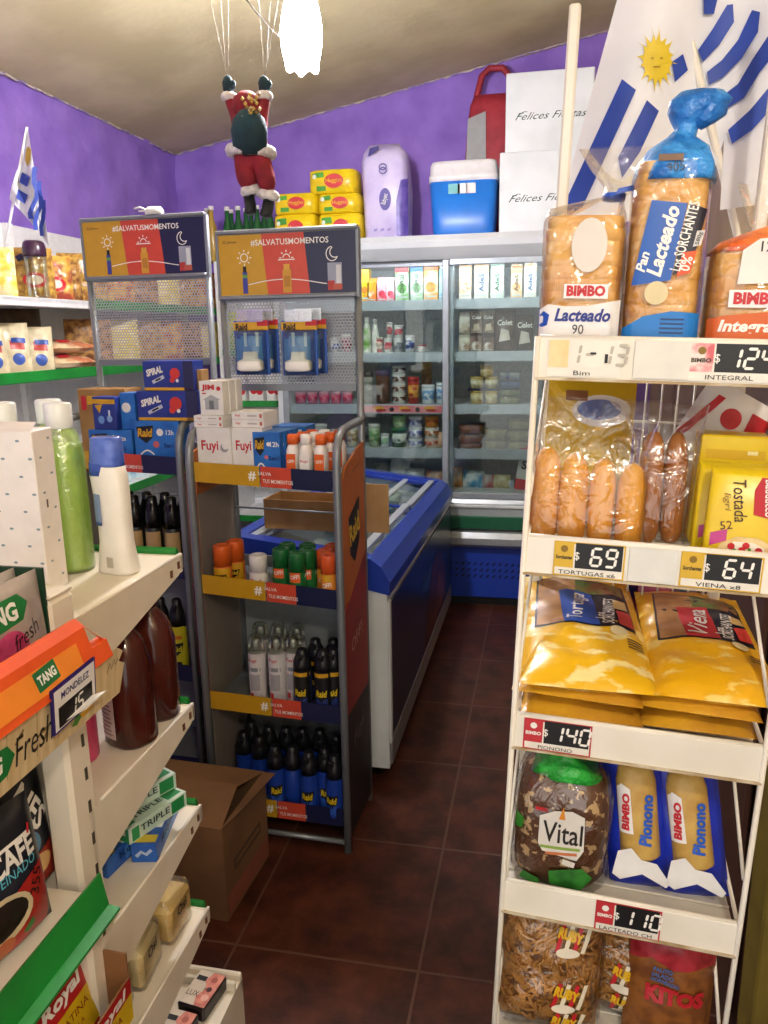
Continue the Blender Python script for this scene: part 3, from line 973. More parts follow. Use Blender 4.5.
for l, (px, yl) in zip(gl_, gp):
    Mx = R2 @ T(lx(px, yl, R2, 560), yl, S2)
    g0 = spray(l, Mx, .0245, .118, mat('1c7038', .4, hexb='dfe3d8', scale=45, lo=.55, hi=.6), GRNC, .052, mat('1c7038', .4), off_arts, .05, .95, group='green repellent cans') if g0 is None else dup(g0, Mx, l)
g0 = None
for l, (px, yl) in zip(['orange repellent can nearest the shelf edge on the right', 'orange repellent can left behind the nearest right one', 'rear orange repellent can beside the right rack post'], [(332, .03), (325, .075), (333, .13)]):
    Mx = R2 @ T(min(lx(px, yl, R2, 560), HW - .04), yl, S2)
    g0 = spray(l, Mx, .0235, .118, OB, mat('e05a26', .4), .05, mat('e58a2c', .4), famarts, .05, .95, group='orange repellent cans') if g0 is None else dup(g0, Mx, l)
S3 = SURF[2]
WCAN = mat('d8d4d4', .35, hexb='c4bec0', scale=12)
warts = lambda S: [('rect', S, -.0, .105, .035, .012, mat('8a8f95', .4), .0004, {}), ('text', 'Fuyi', S, -.004, .132, .013, RED, {'w': .025, 'bold': .02}), ('rect', S, .0, .065, .03, .05, mat('a9a6aa', .4), .0004, {}), ('rect', S, -.012, .022, .014, .018, RED, .0004, {})]
g0 = None
for l, (px, yl) in zip(['front left white can with clear cap', 'front middle white can with clear cap', 'front right white can with clear cap', 'rear left white can with clear cap', 'rear middle white can with clear cap', 'rear right white can with clear cap'], [(257, .055), (277, .065), (294, .08), (262, .15), (280, .155), (298, .16)]):
    Mx = R2 @ T(lx(px, yl, R2, 660), yl, S3); l += ' on the third shelf of the near rack'
    g0 = spray(l, Mx, .025, .205, WCAN, WHC, .045, WCAN, warts, .04, .95, 'clear', group='white clear capped cans') if g0 is None else dup(g0, Mx, l)
BKC = mat('17181c', .35)
barts = lambda S: raid_arts(.125, .026)(S) + [('rect', S, 0, .115, .05, .012, YEL, .0005, {}), ('rect', S, 0, .03, .035, .03, mat('2a3a7a', .4), .0005, {})]
g0 = None
for l, (px, yl) in zip(['front left black insecticide can with yellow band', 'front middle black insecticide can with yellow band', 'front right black insecticide can with yellow band', 'rear left black insecticide can with yellow band', 'rear right black insecticide can with yellow band'], [(302, .03), (323, .035), (339, .05), (316, .11), (334, .12)]):
    Mx = R2 @ T(min(lx(px, yl, R2, 660), HW - .042), yl, S3); l += ' on the third shelf'
    g0 = spray(l, Mx, .0265, .185, mat('24305e', .35), BKC, .058, BKC, barts, .05, .98, 'trigger', group='black insecticide cans') if g0 is None else dup(g0, Mx, l)
S4 = SURF[3]
BLC = mat('1c3f9e', .3)
b4 = lambda S: raid_arts(.125, .026)(S) + [('rect', S, 0, .03, .03, .03, mat('2f5cc0', .4), .0005, {})]
g0 = None
pos = [(247, .10), (262, .085), (277, .04), (294, .05), (310, .03), (326, .06), (338, .025), (255, .165), (272, .15), (289, .155), (305, .16), (322, .165), (338, .14)]
for k, (px, yl) in enumerate(pos):
    Mx = R2 @ T(max(-HW + .045, min(lx(px, yl, R2, 790), HW - .042)), yl, S4) @ rz((0, 25, 20, 150, 0, 20, -10, 0, 0, 0, 0, 0, 0)[k])
    l = '%s blue insecticide can from the left in the %s row of the bottom shelf' % (ORD[k if k < 7 else k - 7], 'front' if k < 7 else 'rear')
    g0 = spray(l, Mx, .0262, .195, BLC, BKC, .062, BLC, b4, .05, .95, 'trigger', group='blue insecticide cans') if g0 is None else dup(g0, Mx, l)

# orange-white liquid bottles on the top tray
WO = mat('efe9e4', .35)
def refill(label, M, capm, lab):
    t = thing('repellent_bottle', label, 'bottle', M, 'white repellent bottles')
    q = MB(); q.loft([(0, 0, 0, .0165, .022, 3), (.078, 0, 0, .0165, .022, 3), (.092, 0, 0, .012, .016, 2.5), (.096, 0, 0, .009, .009, 2)], WO, 16); q.build('bottle_body', t)
    q = MB(); q.loft([(.094, 0, 0, .0145, .0155, 3), (.120, 0, 0, .0135, .0145, 3)], capm, 14); q.build('cap', t)
    q = MB(); S = FRONT(-.0222); q.rect(S, 0, .045, .026, .05, lab); q.text('OFF!' if lab is ORG else 'Fuyi', S, 0, .05, .009, WHITE if lab is ORG else RED, w=.02, bold=.02); q.build('label', t)
    return t
g0 = None
k = 0
for c, px in enumerate((294, 307, 322, 334)):
    for d in range(3):
        yl = .035 + d * .05
        x = lx(px, .04, R2, 450) + d * .01
        if x > HW - .028: continue
        Mx = R2 @ T(x, yl, B1)
        l = '%s bottle of the %s row of white repellent bottles from the left' % (('front', 'middle', 'rear')[d], ORD[c])
        if c in (0, 2): refill(l, Mx, ORG, ORG)
        else: refill(l, Mx, WO, WO)
# hanging plug-in packs
def blister(label, M):
    t = thing('plug_in_pack', label, 'blister pack', M, 'hanging plug-in packs')
    q = MB(); q.box((0, 0, 0), (.082, .003, .118), mat('2456b4', .35, hexb='1d4aa0', scale=15), .001)
    S = FRONT(-.0016)
    q.rect(S, .0, .047, .082, .018, YEL); q.rect(S, .028, .053, .026, .012, RED, .001); q.text('Raid', S, -.022, .046, .014, BLACK, w=.028, bold=.04, e=.0014)
    q.rect(S, .0, -.004, .05, .06, mat('3f86cc', .35), .0008); q.rect(S, -.03, -.01, .012, .06, mat('4b8fd8', .35), .0009)
    for sx in (-1, 1): q.rect(S, sx * .014, .018, .007, .03, mat('a8c8e4', .3), .0012)
    q.build('card', t)
    q = MB(); q.loft([(-.050, 0, -.014, .024, .012, 4), (-.046, 0, -.014, .030, .014, 4), (-.03, 0, -.014, .030, .014, 4), (-.026, 0, -.014, .024, .012, 4), (-.024, 0, -.014, .016, .012, 4), (-.008, 0, -.012, .015, .009, 4)], mat('f3f1ec', .35), 16); q.build('plug', t)
    q = MB(); q.sheet(lambda u, v, e: Vector((u, -.003 - .024 * (1 - min(1, abs(u / .036)) ** 6) ** .5 * (1 - min(1, abs((v + .01) / .05)) ** 8) ** .5, v)), -.036, .036, -.06, .04, CLEARP(), 14, 14); q.build('clear_bubble', t)
    q = MB(); q.tube([(0, .0, .054), (0, .0, .075), (0, .03, .078)], .0018, TUBE, 6); q.box((0, -.006, .069), (.062, .002, .026), film('tag_holder', 'f0f0ee', .25, .4, .2, 0)); q.build('hook', t)
    return t
for k, (px, nm) in enumerate(((254, 'left'), (302, 'right'))):
    z = lz(px, 345, .20)
    x = lx(px, .20, R2, 345) - .006
    g = blister('front blue plug-in blister pack hanging on the %s hook of the near rack' % nm, R2 @ T(x, .20, z - .008) @ Matrix.Scale(1.28, 4))
    dup(g, R2 @ T(x + .016, .236, z - .005) @ Matrix.Scale(1.28, 4), 'rear blue plug-in blister pack hanging on the %s hook of the near rack' % nm)

# ---------------- goods of the rear rack
z1s = SURF[0]
o, zz = pxcarton('insecticide_box', 'light blue insecticide box at the bottom right of the rear rack stack', 'box', R1, 133, 178, 421, .03, .07, z1s, LBL, art_raid)
o, zz2 = pxcarton('balloon_box', 'middle dark blue box with red balloons on the rear rack stack', 'box', R1, 136, 197, 391, .035, .07, zz + .0005, DBL, art_space)
pxcarton('balloon_box', 'top dark blue box with red balloons against the perforated panel', 'box', R1, 142, 192, 361, .04, .07, zz2 + .0005, DBL, art_space)
carton('cardboard_pack', 'small brown box beside the top blue balloon box', 'box', R1 @ T(lx(199, .08, R1, 375), .09, zz2 + .0005), .03, .05, .06, CARD)
pxcarton('insecticide_box', 'light blue insecticide box behind the blue capped bottle', 'box', R1, 88, 131, 430, .03, .07, z1s, LBL, art_raid)
h1 = lz(105, 430, .03, R1) + .0005
def art_bulb(q, w, d, h):
    S = FRONT(-d / 2)
    q.rect(S, 0, h * .86, w, h * .14, YEL); q.fill(S, [(-w * .4, h * .74), (-w * .05, h * .78), (-w * .2, h * .5)], YEL, .001)
    q.disc(S, -w * .15, h * .3, w * .14, mat('6f9ad8', .4)); q.disc(S, w * .22, h * .34, w * .12, mat('8fb4e4', .4)); q.rect(S, w * .22, h * .5, w * .08, h * .2, mat('dfe8f4', .4))
pxcarton('insecticide_box', 'blue box with yellow top leaning on the rear rack', 'box', R1, 91, 117, 397, .035, .05, h1, DBL, art_bulb, yaw=-10)
pxcarton('insecticide_box', 'second tall blue box right of the one with yellow top', 'box', R1, 119, 134, 393, .05, .06, h1, LBL, lambda q, w, d, h: q.disc(FRONT(-d / 2), -.005, h * .6, w * .3, WHITE))
carton('cardboard_pack', 'open brown cardboard tray behind the blue boxes on the rear rack', 'box', R1 @ T(lx(106, .15, R1, 390), .17, z1s), .17, .10, lz(106, 389, .12, R1) - z1s, CARD, lambda q, w, d, h: (q.rect(FRONT(-d / 2), -w * .38, h * .8, .018, .045, RED), q.rect(FRONT(-d / 2), -w * .22, h * .84, .03, .028, YEL)))
z2s = SURF[1]
BEI = mat('b89a6c', .5, hexb='a58655', scale=12)
barts2 = lambda S: [('fill', S, [(-.022, .055), (.022, .058), (.018, .036), (0, .022), (-.018, .034)], BLACK, .0004, {'L': .006}), ('text', 'Raid', S, 0, .046, .018, mat('e0c01c', .4), {'w': .034, 'bold': .04, 'ital': .12})]
HB1 = lz(156, 496, .035, R1) - z2s
g0 = None
for k in range(8):
    col, row = k % 4, k // 4
    px = (119, 137, 155, 174)[col]
    yl = .035 + row * .06
    l = '%s black bottle with beige label in the %s row behind the cream shelf end' % (ORD[col], ('front', 'back')[row])
    x = lx(px, .04, R1, 530) + row * .012
    x = min(x, HW - .04)
    Mx = R1 @ T(x, yl, z2s)
    g0 = spray(l, Mx, .0265, HB1, BKC, mat('101012', .25), HB1 * .4, BEI, barts2, .08, .85, 'trigger', 'insecticide bottle', 'black beige labelled bottles') if g0 is None else dup(g0, Mx, l)
z3s = SURF[2]
HB2 = lz(172, 598, .035, R1) - z3s
YB = mat('c9c42a', .4)
yarts = lambda S: [('rect', S, 0, .118, .05, .012, mat('c9711c', .4), .0005, {}), ('fill', S, [(-.02, .095), (.022, .1), (.018, .07), (0, .055), (-.018, .07)], BLACK, .0004, {'L': .006}), ('text', 'Raid', S, 0, .08, .02, YB, {'w': .036, 'bold': .04}), ('rect', S, 0, .03, .03, .012, BLACK, .0004, {})]
g0 = None
for k, px in enumerate((150, 165, 181)):
    Mx = R1 @ T(min(lx(px, .035, R1, 660), HW - .038 - (.05 if px == 165 else 0) * 0), .035 + (.06 if k == 0 else 0), z3s)
    l = ['rearmost', 'left front', 'right front'][k] + ' yellow labelled black bottle low on the rear rack'
    g0 = spray(l, Mx, .0255, HB2, YB, BKC, .085, YB, yarts, .03, .98, 'trigger', 'insecticide bottle', 'yellow labelled bottles') if g0 is None else dup(g0, Mx, l)
q = MB(); c0 = R1 @ Vector((.0, RD - .004, 1.862))
q.loft([(0, 0, 0, .03, .016, 3), (.012, 0, 0, .03, .017, 3), (.022, 0, 0, .022, .012, 3)], WHC, 14)
q.tube([(-.028, 0, .015), (-.05, 0, .024), (-.07, .0, .02)], .003, WHC, 6); q.tube([(-.028, 0, .012), (-.055, 0, .012)], .003, WHC, 6)
o = q.build('plug_adapter'); o.matrix_world = R1 @ T(.045, RD - .008, 1.857); tag(o, 'white plug adapter with short cable lying on the rear rack banner', 'plug')
# ------------------------------------------------------------------ cream gondola at the left, seen from its end
GX, GYU, GYT = -.60, .873, 1.185
GZ = [1.116, .838, .634, .415]
gd = thing('display_gondola', 'cream metal gondola shelving whose open end faces the aisle, with green price rails', 'shelving', T(GX - .3, .9, 0))
def gb(): return MB(T(.9, -.9, 0))
WORN = mat('e6dcc8', .45, hexb='9c8c68', scale=14, lo=.62, hi=.78, stretch=(1, 1, .4))
GP = mat('e8dfcd', .4, hexb='dbd0ba', scale=5)
def gbuild(q, name, par, **k):
    q.v = [(x, y, z) for x, y, z in q.v]
    return q.build(name, par, **k)
def gm():
    m = MB(T(-(GX - .3), -.9, 0)); return m
q = gm(); q.box((GX - .022, .846, .60), (.044, .054, 1.12), WORN, .006); q.box((GX - .022, .846, 1.163), (.044, .05, .006), GP, .002)
for z in [i * .05 + .2 for i in range(18)]: q.box((GX + .0003, .855, z), (.001, .006, .018), mat('4a4234', .6))
gbuild(q, 'upright', gd)
q = gm(); q.box((GX - .5, .846, .60), (.92, .012, 1.06), mat('ddd6c8', .45, hexb='d0c8b8', scale=3)); gbuild(q, 'back_panel', gd)
GREENR = mat('1c8a35', .35, hexb='187a2e', scale=8)
for k, z in enumerate(GZ):
    q = gm()
    q.box((GX - .5, (GYU + GYT) / 2 - .005, z - .004), (.996, GYT - GYU - .004, .008), GP)
    q.box((GX - .5, GYT - .004, z - .014), (1.0, .008, .03), GP, .002)
    s = gbuild(q, 'shelf', gd)
    q = gm()
    q.prism([(GYU - .02, z + .004), (GYT, z + .004), (GYT, z - .022), (GYT - .02, z - .03), (GYU - .02, z - .098)], GX - .004, GX, GP, 'x')
    q.tube([(GX - .002, GYU + .01, z + .003), (GX - .002, GYT - .004, z + .003)], .003, GP, 6)
    for yy, zz in ((GYT - .018, z - .012), (GYT - .045, z - .02)): q.box((GX + .0006, yy, zz), (.002, .007, .012), mat('6a4326', .7))
    gbuild(q, 'end_bracket', s)
    q = gm(); q.prism([(GYT, z - .032), (GYT + .004, z - .032), (GYT + .010, z + .004), (GYT + .004, z + .012), (GYT, z + .008)], GX - .98, GX - .012, GREENR, 'x'); gbuild(q, 'price_rail', s, label='green price rail')
q = gm(); q.box((GX - .5, 1.075, .07), (1.0, .47, .14), GP); q.box((GX - .5, 1.275, .145), (1.0, .008, .03), GP, .002); q.box((GX - .5, 1.305, .13), (1.0, .012, .05), GP, .003); gbuild(q, 'base', gd)

# near side shelves of the same gondola: their rails run away from the viewer
AX = -.57
for k, (z, y1, rail) in enumerate(((.752, .806, True), (1.045, .80, False), (.5115, .80, False))):
    q = gm(); q.box((AX - .17, (y1 + .22) / 2, z - .008), (.34, y1 - .22, .016), GP, .002)
    q.prism([(AX - .34, z), (AX, z), (AX, z - .03), (AX - .34, z - .07)], y1 - .004, y1, GP)
    q.box((AX - .004, (y1 + .22) / 2, z - .006), (.01, y1 - .22, .034), GP, .002)
    s = gbuild(q, 'side_shelf', gd)
    if rail:
        q = gm(); q.prism([(AX + .002, z + .03), (AX + .006, z + .032), (AX + .014, z - .016), (AX + .03, z - .018), (AX + .03, z - .022), (AX + .009, z - .022)], .22, y1 + .004, GREENR); gbuild(q, 'price_rail', s, label='green price rail')
q = gm(); q.box((AX - .35, .52, .62), (.012, .62, 1.1), mat('d5cfc4', .45)); gbuild(q, 'side_panel', gd)

# ---- bottles on the top shelf
GB = mat('bfe062', .3, hexb='a6d048', scale=6, lo=.3, hi=.7)
def shampoo_green(label, M, h=.268, r=.033):
    t = thing('green_bottle', label, 'bottle', M, 'green liquid bottles')
    q = MB(); q.lathe([(0, .003), (r * .9, .003), (r * .96, .01), (r * .96, h * .66), (r * .86, h * .76), (0, h * .77)], GB, 24); q.build('green_liquid', t)
    q = MB(); q.lathe([(0, 0), (r * .94, 0), (r, .008), (r, h * .68), (r * .93, h * .76), (r * .74, h * .83), (r * .56, h * .855), (r * .56, h * .86)], film('milky_plastic', 'f2f6ea', .16, .5, .25, .3, 50), 24); q.build('bottle_body', t)
    q = MB(); q.lathe([(r * .6, h * .855), (r * .62, h * .865), (r * .64, h * .99), (r * .55, h), (0, h)], mat('e9ece8', .3), 24); q.build('cap', t)
    return t
z = GZ[0]
g0 = shampoo_green('green liquid bottle with white cap right of the dotted white box', T(-.740, 1.085, z))
dup(g0, T(-.845, 1.095, z) @ rz(40), 'green liquid bottle with white cap behind the dotted white box at the picture edge')
dup(g0, T(-.80, 1.15, z) @ rz(80), 'third green liquid bottle half hidden between the two others')
q = MB()
p0 = hit(-10, 500, 1, .965); p1 = hit(38, 500, 1, .965)
bw = p1.x - p0.x; bh = hit(25, 431, 1, .965).z - z
q.box((0, 0, bh / 2), (bw, .05, bh), mat('f0e9e2', .5), .0015)
q.add([(-bw / 2, -.025, bh), (bw / 2, -.025, bh), (bw / 2 - .006, .0, bh + .010), (-bw / 2 + .006, 0, bh + .010)], [(0, 1, 2, 3)], mat('e6dcd6', .5))
o = q.build('dotted_box'); o.matrix_world = T((p0.x + p1.x) / 2, .99, z) @ rz(1)
tag(o, 'tall white carton dotted with small grey leaves among the green bottles', 'box')
q = MB(); S = FRONT(-.025); S3_ = flat((bw / 2, 0, 0), (0, 1, 0), (0, 0, 1))
for r in range(9):
    for c in range(2):
        u = -bw * .34 + c * bw * .55 + (r % 2) * bw * .22; v = bh * .94 - r * bh * .107
        q.disc(S, u, v, .0034, mat('7f97a0', .5), .0006, 10, .0018)
    q.disc(S3_, (-.01 if r % 2 else .012), bh * .94 - r * bh * .107, .0034, mat('7f97a0', .5), .0006, 10, .0018)
q.rect(S3_, -.006, bh * .55, .004, .012, mat('6a4a44', .5)); q.build('leaf_print', o)
t = thing('shampoo_bottle', 'white shampoo bottle with blue cap standing at the shelf end', 'bottle', T(-.658, 1.082, z) @ rz(-12) @ Matrix.Scale(1.05, 4))
WB_ = mat('f1ece2', .3)
q = MB(); q.loft([(0, 0, 0, .030, .018, 3.2), (.004, 0, 0, .032, .0195, 3.2), (.05, 0, 0, .027, .017, 2.8), (.09, 0, 0, .0265, .018, 2.6), (.13, -.002, 0, .029, .019, 2.6), (.15, -.004, 0, .0295, .019, 2.6), (.168, -.005, 0, .026, .018, 2.5)], WB_, 28); q.build('bottle_body', t)
q = MB(); q.loft([(.1635, -.004, 0, .0262, .0182, 2.6), (.168, -.005, 0, .0268, .0188, 2.6), (.202, -.003, 0, .024, .0165, 2.8), (.206, -.003, 0, .022, .0145, 2.8)], mat('3a57b4', .15, hexb='5b74c8', scale=30), 24)
q.loft([(.150, -.012, -.0015, .0195, .0182, 2.4), (.168, -.010, -.0015, .022, .0182, 2.4)], mat('3a57b4', .15), 20)
q.build('cap', t)
q = MB(); S = ell(.029, .0195, 2.6); q.rect(S, -.014, .10, .016, .046, mat('7d92b4', .4), .001); q.rect(S, -.014, .078, .016, .005, mat('2f4a86', .4), .0014); q.rect(S, .002, .02, .012, .016, mat('b9b2a2', .4), .0016); q.build('label', t)

# ---- second shelf: brown and pink bottles
z = GZ[1]
BRL = mat('4a1c14', .15, hexb='3c150f', scale=8)
def brown(label, M, lab):
    t = thing('brown_bottle', label, 'bottle', M, 'brown liquid bottles')
    r, h = .042, .225
    q = MB(); q.loft([(0, 0, 0, r * .9, r * .8, 2.5), (.006, 0, 0, r, r * .9, 2.5), (h * .62, 0, 0, r * .98, r * .88, 2.4), (h * .78, 0, 0, r * .75, r * .68, 2.2), (h * .86, 0, 0, r * .4, r * .4, 2), (h * .9, 0, 0, r * .36, r * .36, 2)], BRL, 28); q.build('bottle_body', t)
    q = MB(); q.lathe([(r * .4, h * .89), (r * .42, h * .99), (0, h)], mat('3a1510', .4), 16); q.build('cap', t)
    if lab:
        q = MB(); S = ell(r, r * .9, 2.5); q.rect(S, -.012, .055, .05, .075, mat('d8cfc8', .5), .0008)
        for i in range(9): q.rect(S, -.012, .025 + i * .007, .04 - (i % 3) * .006, .002, mat('7a4a48', .5), .0014)
        q.build('label', t)
    return t
brown('brown liquid bottle in front with pale back label beside the pink bottle', T(-.648, 1.055, z) @ rz(-25), True)
brown('brown liquid bottle standing behind the front brown one near the shelf tip', T(-.650, 1.142, z) @ rz(20), False)
t = thing('pink_bottle', 'pink plastic bottle behind the torn display card', 'bottle', T(-.70, .985, z))
PK = mat('d8487e', .3)
q = MB(); q.lathe([(0, 0), (.028, 0), (.031, .005), (.031, .12), (.022, .15), (.012, .16), (0, .16)], PK, 20); q.build('bottle_body', t)
q = MB(); q.lathe([(0, .158), (.013, .158), (.013, .185), (0, .187)], WHC, 14); q.build('cap', t)

# ---- third shelf: toothpaste
z = GZ[2]
TB = mat('2a66c0', .35, hexb='2257b0', scale=20)
TG = mat('cfe0d2', .35, hexb='bcd6c4', scale=18)
def paste(label, M, blue):
    L, w, h = .15, .042, .034
    q = MB(); q.box((0, L / 2, h / 2), (w, L, h), TB if blue else TG, .001)
    o = q.build('toothpaste_box'); o.matrix_world = M
    tag(o, label, 'toothpaste', 'blue toothpaste boxes' if blue else 'green toothpaste boxes')
    q = MB()
    St = flat((0, L / 2, h), (0, 1, 0), (-1, 0, 0)); Ss = flat((w / 2, L / 2, h / 2), (0, 1, 0), (0, 0, 1)); Se = FRONT(0)
    if blue:
        q.rect(St, .02, .0, .1, w * .9, mat('e8ecea', .4)); q.text('Kolynos', St, .0, .0, .02, mat('1d3f7e', .4), w=.1, bold=.03, e=.001); q.rect(St, -.06, 0, .02, w * .9, mat('d8c23a', .4))
        q.rect(Ss, .02, 0, .1, h * .7, mat('4f8ed8', .4)); q.text('Kolynos', Ss, .0, .002, .016, mat('14306a', .4), w=.09, bold=.03, e=.001)
        q.arc(Se, [(-.013, h * .35), (-.004, h * .6), (.004, h * .45), (.013, h * .7)], .006, mat('b9cdea', .4))
    else:
        for S in (St, Ss):
            q.text('TRIPLE', S, -.01, .003, .014, mat('2a3a34', .4), w=.075, bold=.02, e=.001); q.rect(S, .05, 0, .035, h * .8, mat('1f8a4a', .4)); q.rect(S, -.06, 0, .018, h * .8, mat('2f9a5a', .4))
        q.rect(Se, 0, h / 2, w * .9, h * .9, mat('2f9a5a', .4)); q.rect(Se, 0, h * .6, w * .5, h * .3, WHITE, .001)
    q.build('box_print', o)
    return o
paste('left blue toothpaste box, lying nearest the gondola upright', T(-.735, .955, z) @ rz(-8), True)
paste('middle blue toothpaste box under the green ones', T(-.685, .975, z) @ rz(-8), True)
paste('right blue toothpaste box poking out furthest on the shelf', T(-.626, 1.02, z) @ rz(12), True)
paste('lower left green toothpaste box lying across the blue ones', T(-.705, 1.01, z + .0345) @ rz(-20) @ Matrix.Scale(.85, 4), False)
paste('lower right green toothpaste box beside its twin on the blue ones', T(-.662, 1.02, z + .0345) @ rz(-20) @ Matrix.Scale(.85, 4), False)
paste('topmost green toothpaste box of the pile', T(-.695, 1.035, z + .064) @ rz(-26) @ Matrix.Scale(.85, 4), False)
# ---- fourth shelf: soap in clear bags; base: black and pink soap packs
z = GZ[3]
def soapbag(label, M, c, cb):
    t = thing('soap_bag', label, 'soap', M, 'bagged soap bars')
    q = MB(); q.box((0, 0, .036), (.06, .085, .07), mat(c, .5, hexb=cb, scale=12), .008); q.build('soap_bar', t)
    q = MB(); q.loft([(.0, 0, 0, .03, .042, 5), (.004, 0, 0, .034, .047, 5), (.074, 0, 0, .034, .047, 4), (.082, 0, 0, .02, .034, 3), (.088, .01, 0, .006, .024, 2)], FILM(), 24, wr=.08); q.build('clear_wrapper', t)
    q = MB(); S = flat((.0302, 0, .045), (0, 1, 0), (0, 0, 1)); q.text('Osi', S, 0, .005, .02, mat('3a2014', .5), bold=.03); q.build('lettering', t)
    return t
soapbag('yellow soap bar in clear wrapper nearest the shelf tip', T(-.655, 1.125, z), 'e0c47c', 'cfae64')
soapbag('pale soap in crumpled clear wrapper in the middle of the fourth shelf', T(-.66, 1.02, z) @ rz(6), 'e2d29c', 'cdbb84')
soapbag('soap pack in clear wrapper deepest on the fourth shelf', T(-.67, .93, z) @ rz(-8), 'ddd0aa', 'b8a878')
z = .1405
def lux(label, M):
    q = MB(); q.box((0, 0, .0165), (.062, .092, .033), mat('231b1d', .35), .004); o = q.build('soap_pack'); o.matrix_world = M; tag(o, label, 'soap', 'black and pink soap packs')
    q = MB(); S = flat((0, 0, .033), (1, 0, 0), (0, 1, 0)); q.rect(S, -.012, 0, .034, .084, mat('d9cbb8', .4)); q.fill(S, [(.006, -.042), (.03, -.042), (.03, .042), (.004, .042), (-.004, .02), (.008, .0), (-.002, -.02)], mat('e0917e', .4, hexb='c56f60', scale=60), .001)
    q.text('LUX', S, -.012, -.016, .013, BLACK, rot=0, w=.026, e=.0014); q.rect(S, -.014, .022, .022, .012, BLACK, .0014); q.disc(S, .016, .0, .006, mat('4a1c22', .4), .0018); q.disc(S, .018, -.02, .008, mat('e8b0a0', .4), .0016); q.disc(S, .014, .024, .007, mat('b05a4c', .4), .0016); q.build('wrapper_print', o)
lux('black and pink soap pack closest to the gondola tip', T(-.655, 1.235, z) @ rz(-8))
lux('middle black and pink soap pack on the gondola base', T(-.672, 1.135, z) @ rz(-6))
lux('deepest black and pink soap pack on the gondola base', T(-.69, 1.03, z) @ rz(-4))
lux('black and pink soap pack left of the middle one', T(-.74, 1.13, z) @ rz(-4))

# ---- orange drink display on the near side shelf
def SX(x, y0=0): return flat((x, 0, 0), (0, 1, 0), (0, 0, 1))           # faces +x; u = y, v = z
td = thing('drink_powder_display', 'cardboard drink powder display with orange header rail and wood pattern card', 'display', T(-.56, .55, 1.046))
def tb(): return MB(T(.56, -.55, -1.046))
ORR, ORL = mat('e2551c', .4), mat('ee8a2c', .4)
DG = mat('123c24', .5, hexb='0f3420', scale=8)
q = tb(); q.box((-.74, .58, 1.12), (.004, .48, .15), DG); q.box((-.672, .82, 1.125), (.136, .004, .158), DG); q.box((-.672, .34, 1.125), (.136, .004, .158), DG); q.box((-.672, .58, 1.048), (.136, .48, .004), CARD)
q.build('green_carton', td)
q = tb(); HP = [(-.552, 1.090), (-.530, 1.086), (-.546, 1.136), (-.556, 1.146), (-.562, 1.144)]
q.prism(HP, .30, .805, ORR); q.prism([(-.552, 1.090), (-.530, 1.086), (-.5375, 1.108), (-.55, 1.11)], .805, .838, ORR)
q.add([(-.546, .805, 1.136), (-.556, .805, 1.146), (-.545, .838, 1.106), (-.536, .838, 1.104)], [(0, 1, 2, 3)], ORR)
S = lambda u, v, e=0: Vector((-.530 - (v - 1.086) * .32 + e, u, v)); S.flat = True
q.rect(S, .55, 1.110, .46, .03, ORL, .0008); q.rect(S, .715, 1.113, .04, .022, mat('1d6b3a', .4), .0012, rot=4); q.text('TANG', S, .715, 1.113, .011, WHITE, w=.032, bold=.04, e=.0018, rot=4)
q.build('header_rail', td, label='orange header rail')
WOODC = mat('d9c49a', .55, hexb='c4ab7c', scale=7, stretch=(1, 14, 1), lo=.35, hi=.65)
q = tb(); q.M = q.M @ T(0, 0, .022)
crd = [(.30, 1.064), (.86, 1.064), (.872, 1.055), (.862, 1.045), (.876, 1.036), (.866, .998), (.30, .985)]
S = lambda u, v, e=0: Vector((-.536 + (v - 1.064) * .12 + e, u, v)); S.flat = True
q.fill(S, crd, WOODC, 0); q.fill(S, crd[::-1], WOODC, -.002)
for y in (.36, .42, .48, .53, .59, .64, .69, .73): q.rect(S, y, 1.034, .0012, .058, mat('a58a5c', .6), .0003)
for y, v, a in ((.70, 1.03, 12), (.705, 1.022, 60), (.79, 1.03, 30), (.80, 1.02, 10), (.66, 1.045, 40)): q.rect(S, y, v, .018, .004, mat('8d7448', .6), .0004, rot=a)
q.text('Fresh', S, .685, 1.03, .034, mat('1a1612', .5), w=.065, ital=.1, e=.001)
q.fill(S, [(.57, 1.0), (.64, 1.012), (.652, 1.03), (.64, 1.046), (.57, 1.052)], mat('1d7a3a', .4), .0006); q.text('NG', S, .615, 1.03, .022, WHITE, w=.032, bold=.04, e=.0014)
q.disc(S, .782, 1.018, .018, mat('eeb42c', .4), .0008, r2=.011); q.disc(S, .782, 1.019, .014, mat('f4c95a', .4), .0012, r2=.008); q.fill(S, [(.755, 1.006), (.768, 1.02), (.775, 1.01), (.766, 1.003)], mat('4f8a3a', .4), .001)
q.arc(S, [(.832, 1.04), (.838, 1.052), (.842, 1.042), (.848, 1.053), (.852, 1.044), (.858, 1.05)], .0015, mat('1a1612', .5), .001)
q.build('wood_print_card', td)
q = tb(); q.M = q.M @ T(0, -.025, .026)
S = lambda u, v, e=0: Vector((-.5285 + (v - 1.064) * .1 + e, u, v)); S.flat = True
q.rect(S, .776, 1.046, .088, .058, mat('3a2a7a', .4), 0, rot=3); q.rect(S, .776, 1.046, .088, .058, mat('3a2a7a', .4), -.002, rot=183)
q.rect(S, .7765, 1.0455, .081, .051, mat('ece9e6', .4), .0006, rot=3); q.rect(S, .777, 1.035, .068, .026, mat('141414', .4), .001, rot=3)
q.text("MONDELEZ", S, .776, 1.0605, .009, mat('2c1f6a', .4), w=.056, bold=.02, e=.001, rot=3)
seven(q, S, '15', .778, 1.035, .019, WHITE, e=.0016)
